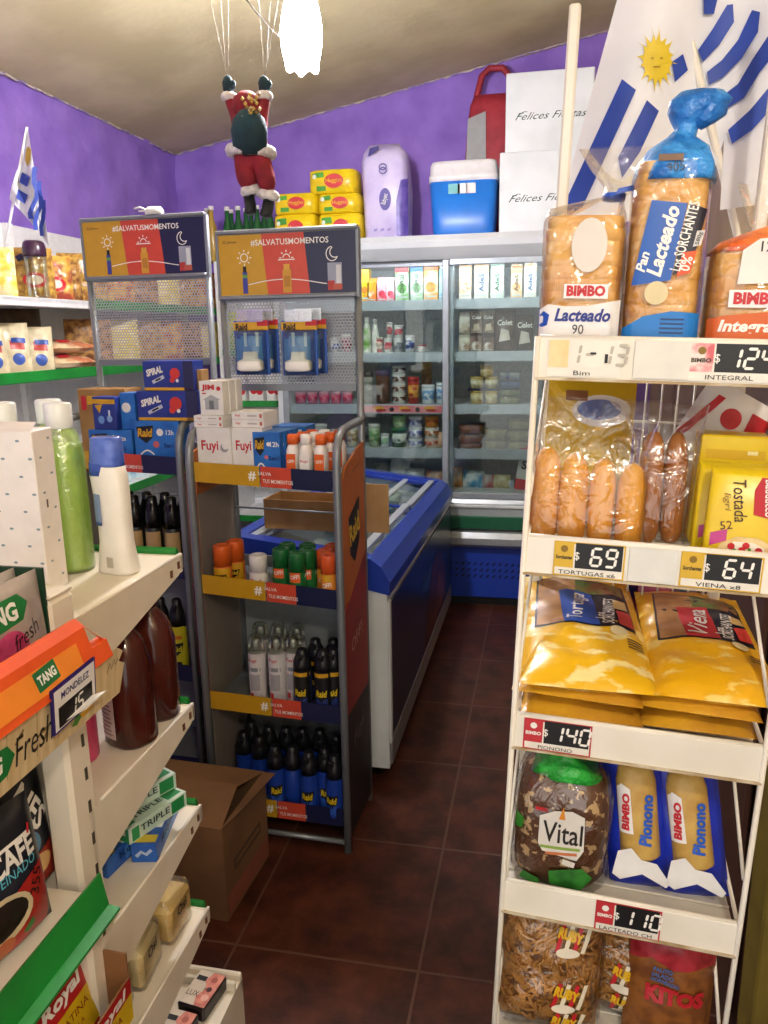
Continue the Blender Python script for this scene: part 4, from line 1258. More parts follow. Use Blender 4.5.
q.add([S(.756, 1.024, .001), S(.81, 1.03, .001), S(.826, 1.03, .012), S(.79, 1.022, .006)], [(0, 1, 2, 3)], mat('e8e6e2', .4)); q.build('price_tag', td)
def sachet(name, label, M, w, h, t_, base, art, cat, group):
    q = MB(); q.M = Matrix(((0, 0, 1, 0), (1, 0, 0, 0), (0, 1, 0, 0), (0, 0, 0, 1))) @ T(0, h / 2, 0)
    Sp = q.pillow(w, h, t_, base, wr=.002, seed=len(label), n=16)
    art(q, Sp)
    o = q.build(name); o.matrix_world = M; tag(o, label, cat, group)
    return o
SIL = mat('b9aea4', .25, .2, hexb='a0948c', scale=18)
def tang_art(q, S):
    q.fill(S, [(-.06, .025), (.03, .03), (.045, .048), (.03, .062), (-.06, .06)], mat('1d7a3a', .4), .0008); q.text('TANG', S, -.015, .045, .022, WHITE, w=.075, bold=.04)
    q.disc(S, .0, -.005, .034, mat('c24a7a', .4, hexb='a8335f', scale=40), .0008, r2=.03); q.text('fresh', S, .03, .012, .02, mat('2a1a14', .5), w=.05, ital=.3, rot=14, e=.0016)
    q.fill(S, [(.03, -.06), (.075, -.055), (.07, -.018), (.05, -.01), (.028, -.025)], mat('1a1214', .4), .0016); q.text('UVA', S, .052, -.042, .013, WHITE, w=.03, bold=.03, e=.0024); q.text('sabor a', S, .052, -.026, .006, WHITE, e=.0024)
for k in range(3):
    sachet('drink_sachet', ['front silver and pink drink powder sachet in the orange display', 'second drink powder sachet behind the front one in the orange display', 'rearmost drink powder sachet in the orange display'][k], T(-.600 - .03 * k, .733, 1.05) @ ry(-4), .165, .155, .012, SIL, tang_art, 'drink powder', 'drink powder sachets')
# ---- coffee pouches
NB = mat('16181f', .3, hexb='1d2230', scale=10)
def coffee(q, S, h, red=True, w=.15):
    q.fill(S, [(-w * .46, -h * .46), (w * .46, -h * .46), (w * .46, h * .02), (w * .2, -.02 * h), (-w * .1, -.12 * h), (-w * .46, -h * .2)], mat('b8241c', .35, hexb='9a1a16', scale=9), .0008)
    q.disc(S, -.012, -h * .18, .052, mat('d8c6a0', .4), .0014, r2=.030); q.disc(S, -.012, -h * .17, .044, mat('1c0f0c', .3), .002, r2=.022)
    q.disc(S, -.01, -h * .37, .018, mat('c86a3a', .4), .002, r2=.012); q.fill(S, [(.02, -h * .36), (.036, -h * .3), (.04, -h * .36), (.028, -h * .4)], mat('3a8a3a', .4), .002)
    q.text('NESCAFE', S, -.002, h * .2, .028, WHITE, w=.125, bold=.03, e=.0016); q.rect(S, -.0, h * .285, .11, .004, WHITE, .0016); q.rect(S, .058, h * .30, .004, .012, RED, .0018, rot=-25)
    q.text('DESCAFEINADO', S, .0, h * .09, .012, mat('5fc0d8', .4), w=.115, e=.0016)
    q.text('355', S, .05, -h * .08, .016, BLACK, rot=60, e=.0024)
z = .7525
sachet('coffee_pouch', 'large black and red decaf coffee pouch nearest the viewer', T(-.625, .685, z) @ rz(-10) @ ry(-6), .165, .175, .028, NB, lambda q, S: coffee(q, S, .175), 'coffee', 'coffee pouches')
sachet('coffee_pouch', 'tall dark coffee pouch standing beside the upright', T(-.662, .79, z) @ rz(-8) @ ry(-4), .10, .19, .02, NB, lambda q, S: (q.fill(S, [(-.05, -.09), (.05, -.09), (.05, -.03), (-.05, -.05)], mat('a83020', .4), .0008), q.text('NES', S, .012, .03, .034, WHITE, w=.07, bold=.03, rot=-60), q.disc(S, .0, -.02, .018, mat('5a8ab0', .4), .0012), q.disc(S, .005, -.055, .03, mat('d8b078', .4), .0016, r2=.016)), 'coffee', 'coffee pouches')
sachet('coffee_pouch', 'black coffee pouch behind the large decaf pouch', T(-.72, .67, z) @ ry(-4), .15, .20, .02, NB, lambda q, S: q.text('NESCAFE', S, .0, .04, .03, WHITE, w=.13, bold=.03), 'coffee', 'coffee pouches')
# ---- gelatine box with sachets
t = thing('gelatine_box', 'red and yellow open box of gelatine sachets at the bottom left', 'box', T(-.639, .718, .512))
RY_, YY = mat('b81f22', .4, hexb='a51a1e', scale=10), mat('d6b41c', .4)
def rb(): return MB(T(.62, -.72, 0) @ T(0, 0, 0))
q = MB()
for (c, s) in (((0, 0, .003), (.15, .26, .004)), ((-.075, 0, .06), (.003, .26, .12)), ((0, .13, .055), (.15, .003, .11)), ((0, -.13, .055), (.15, .003, .11)), ((.075, 0, .035), (.003, .26, .07))): q.box(c, s, mat('8a5c34', .7))
q.build('carton', t)
q = MB(); S = SX(.0768); q.rect(S, 0, .036, .258, .068, YY); q.rect(S, 0, .058, .258, .026, RY_, .001); q.text('Royal', S, .07, .056, .022, WHITE, w=.09, ital=.15, bold=.03, e=.0016); q.text('GELATINA', S, .06, .03, .012, mat('8a2a18', .5), w=.08, e=.0014); q.build('front_print', t)
q = MB(); S = flat((0, .1318, 0), (-1, 0, 0), (0, 0, 1)); q.rect(S, 0, .05, .148, .09, YY); q.rect(S, 0, .098, .148, .02, RY_, .001); q.text('8 x 6', S, -.04, .05, .03, BLACK, rot=90); q.build('side_print', t)
def royal_art(q, S):
    q.fill(S, [(-.058, -.048), (.058, -.048), (.058, .012), (-.058, .012)], YY, .0008); q.text('Royal', S, .0, .032, .026, WHITE, w=.085, ital=.15, bold=.04, e=.0016); q.text('GELATINA', S, .0, -.004, .012, mat('8a2a18', .5), w=.085, e=.0016); q.text('FRUTILLA', S, .0, -.022, .008, mat('8a2a18', .5), w=.05, e=.0016)
g0 = None
for k in range(7):
    Mx = T(-.60 - .015 * k, .768 - .004 * k, .525) @ ry(-12)
    l = '%s red and yellow gelatine sachet from the front of its box' % ORD[k]
    if g0 is None: g0 = sachet('gelatine_sachet', l, Mx, .12, .115, .004, RY_, royal_art, 'gelatine', 'gelatine sachets')
    else: dup(g0, Mx, l)

# ------------------------------------------------------------------ cardboard box on the floor
t = thing('cardboard_box', 'open brown cardboard box on the floor between gondola and near rack', 'box', T(-.93, 1.755, 0) @ rz(-3))
CB = mat('7d5a38', .85, hexb='6c4c2f', scale=5)
w, d, h = .34, .27, .27
q = MB()
for c, s in (((0, 0, .003), (w, d, .006)), ((0, -d / 2, h / 2), (w, .005, h)), ((0, d / 2, h / 2), (w, .005, h)), ((-w / 2, 0, h / 2), (.005, d, h)), ((w / 2, 0, h / 2), (.005, d, h))): q.box(c, s, CB)
q.build('carton', t)
q = MB(); q.add([(-w / 2, -d / 2, h), (w / 2, -d / 2, h), (w / 2 - .02, .01, h + .035), (-w / 2, .02, h + .02)], [(0, 1, 2, 3)], CB); q.add([(-w / 2, d / 2, h), (w / 2, d / 2, h), (w / 2 - .03, .0, h + .025), (-w / 2, 0, h + .015)], [(0, 3, 2, 1)], CB); q.build('top_flap', t)
q = MB(); q.add([(w / 2, -d / 2, h), (w / 2, d / 2, h), (w / 2 + .05, d / 2 - .03, h - .07 + .09), (w / 2 + .045, -d / 2 + .01, h + .045)], [(0, 1, 2, 3)], CB); q.build('side_flap', t)
q = MB(); S = flat((w / 2 + .0026, 0, 0), (0, 1, 0), (0, 0, 1)); q.rect(S, 0, .13, .17, .035, mat('4e3722', .8)); q.rect(S, .0, .13, .15, .012, CB, .001); q.rect(S, 0, .04, .26, .06, mat('8a4a34', .8)); q.build('box_print', t)
# cardboard carton resting on the freezer lids
t = thing('cardboard_box', 'opened cardboard carton lying on the freezer lids behind the near rack', 'box', T(-.76, 2.48, .846) @ rz(-4))
q = MB(); q.box((0, 0, .004), (.30, .14, .006), CARD); q.box((0, -.07, .05), (.30, .004, .10), CARD); q.box((0, .07, .05), (.30, .004, .10), CARD); q.box((-.15, 0, .05), (.004, .14, .10), CARD); q.build('carton', t)
q = MB(); q.box((.22, -.072, .085), (.13, .004, .16), mat('b48d5c', .8, hexb='a88150', scale=9)); q.box((.155, -.072, .05), (.02, .004, .1), CARD); q.build('flap', t)

# ------------------------------------------------------------------ shelving along the left wall
wx = -1.9
ls = thing('wall_shelving', 'white wall shelving with snack bags along the left wall', 'shelving', T(-2.1, 3.2, 0))
def lb(): return MB(T(2.1, -3.2, 0))
WS = mat('e8e8ea', .45)
q = lb(); q.box((-2.272, 3.12, 1.0), (.02, 3.34, 1.92), mat('dfe0e4', .5)); q.build('back_panel', ls)
for (z, y0, y1, green) in ((1.635, 1.5, 3.08, 0), (1.635, 3.09, 4.78, 1), (1.355, 1.5, 4.78, 1), (.80, 1.5, 4.78, 1), (.4, 1.5, 4.78, 1)):
    q = lb(); q.box(((wx - 2.26) / 2, (y0 + y1) / 2, z - .008), (wx + 2.26, y1 - y0, .016), WS); q.box((wx - .006, (y0 + y1) / 2, z - .017), (.012, y1 - y0, .034), WS, .003)
    s = q.build('shelf', ls)
    if green: q = lb(); q.box((wx + .003, (y0 + y1) / 2, z - .012), (.008, y1 - y0, .042), GREENR, .002); q.build('price_rail', s, label='green price rail')
for y in (1.52, 3.085, 4.19): q = lb(); q.box((-2.25, y, .98), (.03, .04, 1.96), WS); q.build('upright', ls)
def pouch(name, label, cat, M, w, h, t_, m, art=None, group=None, wr=.006, seed=0):
    """bag standing on its lower edge, face towards -y"""
    q = MB(); q.M = rx(90) @ T(0, h / 2, 0)
    S = q.pillow(w, h, t_, m, wr=wr, seed=seed, n=16)
    if art: art(q, S)
    o = q.build(name); o.matrix_world = M; tag(o, label, cat, group)
    return o
SNK = [mat('c9a24a', .3, hexb='8a5c2a', scale=45), mat('d8b04a', .3, hexb='a04030', scale=25), mat('b98a4a', .35, hexb='6a3f20', scale=40), mat('d9c24a', .3, hexb='e0d6a8', scale=30)]
def snack_art(q, S): q.disc(S, .01, -.03, .045, RED, .001, r2=.03); q.disc(S, .01, -.03, .03, mat('f0d8c8', .4), .0016, r2=.018); q.rect(S, -.02, .06, .06, .025, mat('2a2a5a', .4), .001, rot=20)
CLR = {0: 'yellow', 1: 'yellow and red', 2: 'brown', 3: 'pale yellow'}
for k, (y, x, kind) in enumerate([(2.50, -2.0, 1), (2.62, -2.0, 3), (2.78, -2.10, 0), (2.86, -2.0, 0), (2.97, -1.99, 1), (3.05, -2.0, 2), (2.38, -2.05, 0)]):
    pouch('snack_bag', '%s snack bag on the top left shelf, %s from its near end' % (CLR[kind], ORD[[1, 2, 3, 4, 5, 6, 0][k]]), 'snack bag', T(x, y, 1.6355) @ rz(30 + (k * 23) % 20) @ rx(-8), .17, .20 - (k % 3) * .02, .03, SNK[kind], snack_art if kind < 2 else None, 'snack bags on the top left shelf', wr=.014, seed=k)
RICE = mat('dccfae', .35, hexb='cbbd98', scale=30)
def rice_art(q, S): q.rect(S, .03, .0, .05, .035, mat('b8433a', .4), .001); q.rect(S, .035, .018, .05, .02, mat('2a4a9a', .4), .0014); q.rect(S, -.03, -.05, .03, .03, mat('7a3a3a', .4), .001); q.disc(S, .03, -.055, .022, mat('3a5ab0', .4), .001)
for k, y in enumerate((2.42, 2.53, 2.66, 2.80)):
    pouch('rice_bag', '%s white rice bag from the picture edge on the green railed shelf' % ORD[k], 'rice bag', T(-1.99, y, 1.3555) @ rz(38 + (k * 17) % 23 - 10) @ rx(-20), .15, .2 - (k % 2) * .015, .035, RICE, rice_art, 'rice bags', wr=.014, seed=k + 20)
for k, y in enumerate((3.0, 3.0)):
    q = MB(); q.M = T(0, 0, .028); q.pillow(.16, .2, .03, mat('b06a4a', .3, hexb='d8c09a', scale=20), seed=k, n=14); S = pil(.16, .2, .03); q.rect(S, 0, -.03, .12, .05, RED, .004)
    o = q.build('cookie_pack'); o.matrix_world = T(-1.985, 3.0 + k * .015, 1.3555 + k * .060) @ rz(-30); tag(o, ['lower', 'upper'][k] + ' red and tan cookie pack lying right of the rice bags', 'cookies', 'cookie packs')
DK = mat('4a3a22', .4, hexb='2a2014', scale=18)
for k, y in enumerate((2.93,)):
    pouch('noodle_bag', 'dark amber noodle bag standing behind the red and tan cookie packs', 'noodle bag', T(-2.15, y, 1.3555) @ rz(62), .22, .25, .03, DK, None, 'noodle bags behind the cookies', seed=k + 40)
for k in range(12):
    pouch('snack_bag', 'yellow snack bag behind the perforated panel on the %s shelf, %s from the left' % (('upper', 'lower')[k // 6], ORD[k % 6]), 'snack bag', T(-2.02, 3.25 + (k % 6) * .24, (1.6355, 1.3555)[k // 6]) @ rz(38), .2, .21, .035, SNK[k % 4], None, 'snack bags behind the perforated panel', seed=k + 60)
for k in range(5):
    carton('soap_powder_box', 'light blue pack on the low green railed wall shelf, %s from the left' % ORD[k], 'box', T(-2.0, 3.2 + k * .15, .8005) @ rz(60), .12, .05, .06, mat('7ab4d0', .4, hexb='c8dce4', scale=20), None, 'light blue packs on the low shelf')
t = thing('shaker_bottle', 'clear shaker bottle with dark purple lid on the top left shelf', 'bottle', T(-1.935, 2.80, 1.6355))
q = MB(); q.lathe([(0, .002), (.036, .002), (.04, .01), (.041, .14), (.041, .165)], CLEARP(), 24); q.build('bottle_body', t)
q = MB(); q.lathe([(.0425, .155), (.0435, .16), (.0435, .185), (.038, .205), (.03, .212), (.022, .205), (0, .20)], mat('3a1c36', .3), 24); q.build('lid', t)
FB = mat('27409c', .6); FWH = mat('dfe0e6', .6)
t = thing('small_flag', 'small blue and white striped flag with sun on a white stick', 'flag', T(-2.05, 2.8, 1.6355))
fl = lambda px, py, d=0: hit(px, py, 1, 2.8 + .012 * math.sin(px * .35) + d) - Vector((-2.05, 2.8, 1.6355))
q = MB(); a, b = fl(27, 127), fl(9, 226); b = a + (b - a) * (a.z / (a.z - b.z)); q.tube([b, a], .005, WS, 8); q.build('stick', t)
q = MB()
def fpoly(q, pts, m, d): q.add([fl(x, y, d) for x, y in pts], [tuple(range(len(pts)))], m)
L0, R0 = [(28, 129), (10, 199)], None
def band(q, a0, a1, m, d, n=10):
    """strip of the hanging cloth between two fractions across its width"""
    def edge(f, s):
        x = 28 + s * ((10 - 28) + f * (48 - 10)) ; y = 129 + s * ((199 - 129) + f * (246 - 199))
        return (x + 2 * math.sin(s * 6 + f * 3) * s, y)
    for i in range(n):
        s0, s1 = i / n, (i + 1) / n
        fpoly(q, [edge(a0, s0), edge(a0, s1), edge(a1, s1), edge(a1, s0)], m, d)
for j in range(8): band(q, j / 8, (j + 1) / 8, FWH, 0)
def ribbon(pts, w, d=-.012):
    for (x0, y0), (x1, y1) in zip(pts, pts[1:]): fpoly(q, [(x0 - w / 2, y0), (x1 - w / 2, y1), (x1 + w / 2, y1), (x0 + w / 2, y0)], FB, d)
fpoly(q, [(22, 172), (30, 177), (27, 187), (19, 182)], FB, -.012); fpoly(q, [(18, 189), (28, 195), (25, 204), (16, 198)], FB, -.012)
ribbon([(35, 167), (34, 175), (34, 183), (37, 190), (37, 197), (33, 205), (30, 213), (31, 219)], 5)
ribbon([(39, 181), (39, 190), (41, 198), (41, 206), (37, 214), (35, 222), (36, 230)], 4.5)
ribbon([(43.5, 200), (44, 210), (43, 219), (41, 227), (42, 236)], 4)
fpoly(q, [(28, 146), (31, 150), (30, 160), (27, 167), (25, 160), (26, 150)], mat('c9a82c', .6), -.012)
q.build('cloth', t)
# tall narrow back shelf unit left of the fridge, bottles on top
bs_ = thing('back_shelving', 'narrow white shelf unit squeezed between left shelving and fridge', 'shelving', T(-1.675, 4.5, 0))
q = MB(); q.box((0, .28, .95), (.42, .02, 1.9), WS)
for s in (-1, 1): q.box((s * .2, .08, .95), (.02, .4, 1.9), WS)
q.build('frame', bs_)
for z in (.4, .8, 1.1, 1.40, 1.90): q = MB(); q.box((0, .08, z - .008), (.38, .38, .016), WS); q.box((0, -.11, z - .012), (.40, .01, .036), GREENR); q.build('shelf', bs_)
def glassbottle(label, M, body, cap, group, cat='bottle'):
    t = thing('drink_bottle', label, cat, M, group)
    q = MB(); q.lathe([(0, 0), (.03, 0), (.032, .006), (.032, .15), (.026, .19), (.014, .24), (.013, .285), (0, .285)], body, 16); q.build('bottle_body', t)
    q = MB(); q.lathe([(0, .283), (.0155, .283), (.0155, .305), (0, .307)], cap, 12); q.build('cap', t)
    return t
GBT = mat('1c5a2c', .15); GOLD = mat('a88a3c', .2)
g0 = None
for k, (px, dy, dz) in enumerate([(227, .0, 0), (231, .1, 0), (238, .0, 0), (246, .08, .0), (251, .16, 0), (257, .0, 0), (264, .08, 0), (270, .0, 0)]):
    Mx = T(hit(px, 215, 1, 4.48 + dy).x, 4.48 + dy, 1.9005)
    l = '%s green glass bottle from the left on the back shelf unit' % ORD[k]
    g0 = glassbottle(l, Mx, GBT, mat(['e8e8e4', 'e8e8e4', '2a6a3a', 'd8d8d4', 'c9b83a', 'e8e8e4', 'e8e8e4', 'e8e8e4'][k], .4), 'green bottles') if g0 is None else dup(g0, Mx, l)
g0 = None
for k, px in enumerate((207, 216)):
    Mx = T(hit(px, 215, 1, 4.5).x, 4.5 - k * .07, 1.9005)
    l = ['left', 'right'][k] + ' golden bottle with white cap between the two banners'
    g0 = glassbottle(l, Mx, GOLD, WHC, 'golden bottles') if g0 is None else dup(g0, Mx, l)
for k in range(3):
    carton('juice_box', 'white box with red fruit on the back shelf unit, %s from the left' % ORD[k], 'juice', T(-1.79 + k * .11, 4.44, 1.1005), .09, .06, .16, WHC, lambda q, w, d, h: (q.disc(FRONT(-d / 2), -.015, h * .4, .022, RED), q.disc(FRONT(-d / 2), .022, h * .36, .02, RED, .001)), 'fruit boxes')
    pouch('snack_bag', 'green and yellow bag on the back shelf unit, %s from the left' % ORD[k], 'snack bag', T(-1.79 + k * .115, 4.46, 1.4005), .12, .22, .03, mat('6a9a3a', .4, hexb='d8c84a', scale=14), None, 'bags on the back shelf unit', seed=90 + k)
# ------------------------------------------------------------------ white wire bread rack at the right
MK = T(-.062, .95, 0) @ rz(-3) @ ry(2.1)
WM = mat('ebe6da', .4, hexb='e0dacb', scale=6)
LIP = [1.474, 1.234, .993, .740, .490]
BW = .30
rk = thing('bread_rack', 'leaning white wire bread rack with price strips along its shelf fronts', 'rack', MK)
def ln(px, py, ax, val): return hit(px, py, ax, val, MK)
for k, z in enumerate(LIP):
    q = MB()
    q.box((BW / 2, .0, z - .024), (BW + .004, .004, .048), WM, .001)
    q.tube([(0, .002, z), (BW, .002, z)], .0035, WM, 8)
    q.box((BW / 2, -.001, z - .047), (BW + .004, .008, .003), mat('c9bda4', .5, hexb='a08860', scale=20))
    for sx in (0, BW): q.tube([(sx, .0, z - .002), (sx, .28, z + .02)], .003, WM, 6)
    for j in range(8): q.tube([(.0, .02 + j * .036, z - .02), (BW, .02 + j * .036, z - .02)], .0018, WM, 5)
    q.box((BW / 2, .15, z - .0235), (BW, .29, .0015), mat('d9d4c8', .5))
    s = q.build('wire_shelf', rk)
for sx, nm in ((0, -1), (BW, 1)):
    q = MB(); q.tube([(sx + nm * .002, -.001, .02), (sx + nm * .002, -.001, 1.475)], .0038, WM, 8); q.build('front_post', rk)
    q = MB(); q.box((.002 if nm < 0 else .272, .29, .97), (.016, .02, 1.90), WM, .003); q.build('rear_post', rk)
    q = MB()
    for z in LIP[:4]: q.tube([(sx, .004, z - .19), (sx - .0 * nm, .28, z - .03)], .0025, WM, 6)
    q.build('side_brace', rk)
q = MB()
for j in range(13): q.tube([(.01 + j * .0225, .292, .45), (.01 + j * .0225, .292, 1.46)], .0016, WM, 5)
for z in (.6, .85, 1.1, 1.35): q.tube([(0, .294, z), (BW - .02, .294, z)], .002, WM, 5)
q.build('back_grid', rk)
q = MB(); q.box((.14, .365, LIP[2] + .007), (.27, .12, .004), WM); q.box((.14, .425, LIP[2] + .015), (.27, .004, .02), WM); q.build('rear_shelf', rk)
# price cards on the strips
RC, YC = mat('c2313a', .4), mat('d9b02a', .4)
CRD = mat('e9e4d8', .4)
def card(x, z, w, h, left, digits, text, edge, faded=False, logo=''):
    q = MB(); S = FRONT(-.0035, x, z)
    q.rect(S, 0, 0, w, h, edge, 0); q.rect(S, 0, 0, w, h, edge, -.001)
    q.rect(S, 0, -.0005, w - .004, h - .004, CRD, .0004)
    lw = w * .27
    q.rect(S, -w / 2 + lw / 2 + .001, h * .12, lw, h * .74, left, .0008)
    q.rect(S, lw / 2, h * .12, w - lw - .006, h * .74, CRD if faded else BLACK, .0008)
    if faded:
        FD = mat('b8b2a4', .5)
        seven(q, S, digits, lw / 2 + .004, h * .12, h * .52, FD)
        q.fill(S, [(w * .08, h * .12), (w * .16, h * .12), (w * .16, h * .18), (w * .08, h * .18)], BLACK, .0018); q.rect(S, w * .30, h * .02, .0035, h * .24, BLACK, .0018)
    else:
        seven(q, S, digits, lw / 2 + .006, h * .12, h * .50, WHITE)
        q.text('$', S, -w / 2 + lw + .005, h * .1, h * .26, WHITE)
    if logo:
        q.text(logo, S, -w / 2 + lw / 2 + .001, h * .05, h * .12, WHITE if left is RC else mat('3a3010', .5), w=lw * .85, bold=.04)
        q.disc(S, -w / 2 + lw / 2 + .001, h * .3, h * .1, WHITE if left is RC else mat('8a6a14', .5), .0014)
    q.text(text, S, -w * .02, -h * .385, h * .12, BLACK, w=min(w * .8, len(text) * .0062), e=.0012)
    o = q.build('price_card', rk)
    return o
RC, YC = mat('c2313a', .4), mat('d9b02a', .4)
card(.052, LIP[0] - .023, .082, .042, mat('e9d3a0', .4, hexb='e6c48a', scale=30), '1-13', 'Bim', CRD, True)
card(.211, LIP[0] - .023, .092, .042, mat('d0606a', .4, hexb='e8d8d0', scale=40), '124', 'INTEGRAL', CRD, False, 'BIMBO')
card(.076, LIP[1] - .0235, .084, .043, YC, '69', 'TORTUGAS x6', YC, False, 'Sorchantes')
card(.226, LIP[1] - .0235, .090, .043, YC, '64', 'VIENA x8', YC, False, 'Sorchantes')
card(.055, LIP[2] - .0235, .086, .043, RC, '140', 'PIONONO', RC, False, 'BIMBO')
card(.165, LIP[3] - .0235, .084, .045, RC, '110', 'LACTEADO CH', RC, False, 'BIMBO')
q = MB(); q.box((.137, -.004, LIP[0] - .022), (.06, .001, .042), mat('dfdcd2', .3)); q.build('blank_card', rk)
q = MB(); q.box((.150, -.004, LIP[1] - .023), (.055, .001, .042), mat('dcdcd6', .3)); q.build('blank_card', rk)

# ---------------- sliced loaves in clear bags on the top shelf
CRUST = mat('cc9038', .55, hexb='e6bc70', scale=16, lo=.35, hi=.65)
CRUMB = mat('ddb27a', .6, hexb='d0a064', scale=25)
def loaf(q, rx_, ry_, z0, z1, cy, n, p=4.5, cx=0):
    """stack of slices: shallow grooves between them"""
    rings = []
    dz = (z1 - z0) / n
    for i in range(n):
        k = 1 + .006 * math.sin(i * 2.3)
        e = 1 if 0 < i < n - 1 else .97
        a = z0 + i * dz
        rings += [(a + dz * .04, cx, cy, rx_ * k * e * .983, ry_ * k * e * .983, p), (a + dz * .14, cx, cy, rx_ * k * e, ry_ * k * e, p), (a + dz * .86, cx, cy, rx_ * k * e, ry_ * k * e, p), (a + dz * .97, cx, cy, rx_ * k * e * .983, ry_ * k * e * .983, p)]
    q.loft(rings, CRUST, 32)
Z1 = LIP[0] - .020
# small loaf
t = thing('bread_bag', 'short sliced white loaf in a clear bag at the left end of the top shelf', 'bread', MK @ T(.042, .075, Z1))
q = MB(); loaf(q, .0455, .048, .002, .158, 0, 11); q.build('loaf', t)
q = MB()
q.loft([(0, 0, 0, .047, .05, 5), (.01, 0, 0, .049, .052, 5), (.15, 0, 0, .0485, .052, 5), (.166, 0, 0, .044, .046, 4), (.176, .012, .01, .03, .03, 3), (.186, .03, .02, .012, .014, 2), (.2, .04, .025, .024, .02, 2), (.222, .035, .045, .035, .014, 2), (.25, .03, .06, .048, .006, 2)], FILM(), 32, wr=.12, cap=False)
q.build('clear_bag', t)
q = MB(); q.lathe([(.0, 0), (.013, .002), (.014, .010), (0, .012)], BLUE, 12, (.03, .02, .180)); q.fill(FRONT(.0), [(.03, .186), (.05, .19), (.056, .197), (.034, .193)], BLUE); q.build('bag_tie', t)
S_ = ell(.0495, .0525, 5)
S = lambda u, v, e=0, S_=S_: S_(u, max(.002, v + 0.016), e)
S.flat = False
q = MB()
q.fill(S, [(-.046, .004), (-.046, .036), (-.036, .042), (-.018, .040), (.01, .041), (.036, .046), (.046, .048), (.046, .004)], mat('e9e6e4', .35), .0006, .008)
q.fill(S, [(-.047, .014), (-.047, .038), (-.034, .030), (-.036, .018)], BLUE, .001, .008)
q.rect(S, .006, .057, .05, .016, mat('eceaea', .35), .001, .008); q.text('BIMBO', S, .006, .0575, .0125, RED, w=.044, bold=.05, e=.0016)
q.text('Lacteado', S, .004, .030, .015, mat('1f2f86', .4), w=.064, bold=.035, ital=.25, e=.0016)
q.text('90', S, .0, .014, .011, BLACK, w=.013, e=.0016)
q.disc(S, .006, .108, .02, mat('d9d2c8', .4), .0006, L=.008, r2=.03)
q.build('bag_print', t)
# tall loaf
t = thing('bread_bag', 'tall sliced loaf with blue twisted bag top in the middle of the top shelf', 'bread', MK @ T(.134, .075, Z1))
q = MB(); loaf(q, .0405, .044, .002, .215, 0, 15); q.build('loaf', t)
BLF = mat('1464b4', .3, hexb='3a90da', scale=34, bump=.9, bscale=45)
q = MB()
q.loft([(0, 0, 0, .042, .046, 5), (.012, 0, 0, .044, .048, 5), (.19, 0, 0, .0435, .048, 5), (.215, .002, 0, .042, .045, 4)], FILM(), 32, wr=.03, cap=False)
q.build('clear_bag', t)
q = MB()
q.loft([(.195, .001, 0, .0445, .049, 5), (.212, .002, 0, .0435, .046, 4), (.232, .004, 0, .032, .034, 3), (.246, .008, 0, .016, .017, 2), (.254, .012, 0, .013, .013, 2), (.262, .014, 0, .020, .016, 2), (.272, .018, .0, .028, .018, 2), (.284, .022, .0, .031, .018, 2), (.293, .024, 0, .022, .012, 2), (.296, .024, 0, .004, .004, 2)], BLF, 48, wr=.26, seed=3)
q.tube([(.02, -.004, .262), (.036, -.006, .272), (.05, -.004, .274)], [.012, .014, .008], BLF, 10)
q.build('twisted_top', t, label='blue twisted bag top')
S_ = ell(.0445, .0485, 5)
S = lambda u, v, e=0, S_=S_: S_(u, max(.002, v + 0.02), e)
S.flat = False
q = MB()
q.fill(S, [(-.042, .002), (-.042, .012), (-.02, .026), (.01, .032), (.042, .030), (.042, .002)], mat('1a78c8', .3), .0006, .008)
q.fill(S, [(-.036, .06), (.006, .066), (.016, .148), (-.022, .152)], mat('1c58b0', .35), .0008, .008)
q.fill(S, [(.008, .072), (.026, .078), (.038, .142), (.018, .148)], mat('10122a', .35), .001, .008)
q.fill(S, [(.012, .07), (.026, .074), (.031, .098), (.016, .096)], mat('e0521c', .35), .0016, .008)
q.fill(S, [(.026, .102), (.035, .104), (.038, .120), (.029, .119)], mat('d8d8d8', .35), .0016, .008)
q.text('Lacteado', S, -.006, .108, .017, WHITE, w=.076, bold=.035, ital=.2, rot=79, e=.0018)
q.text('Pan', S, -.026, .086, .011, WHITE, w=.022, bold=.03, ital=.2, rot=79, e=.0018)
q.text('Los SORCHANTES', S, .0165, .113, .012, WHITE, w=.074, bold=.015, rot=79, e=.0022)
q.text('0%', S, .021, .084, .011, WHITE, w=.016, bold=.02, rot=79, e=.0024); q.text('580g', S, .032, .111, .006, BLACK, w=.014, rot=79, e=.0024)
q.text('905', S, .0, .186, .010, BLACK, w=.018, rot=8, e=.0018); q.rect(S, -.006, .196, .026, .007, mat('6a4a2a', .5), .001)
q.disc(S, -.008, .052, .013, mat('d8c89a', .4), .001)
for i in range(4): q.rect(S, .012, .008 + i * .005, .026, .002, mat('0e3a70', .4), .0012)
q.build('bag_print', t)
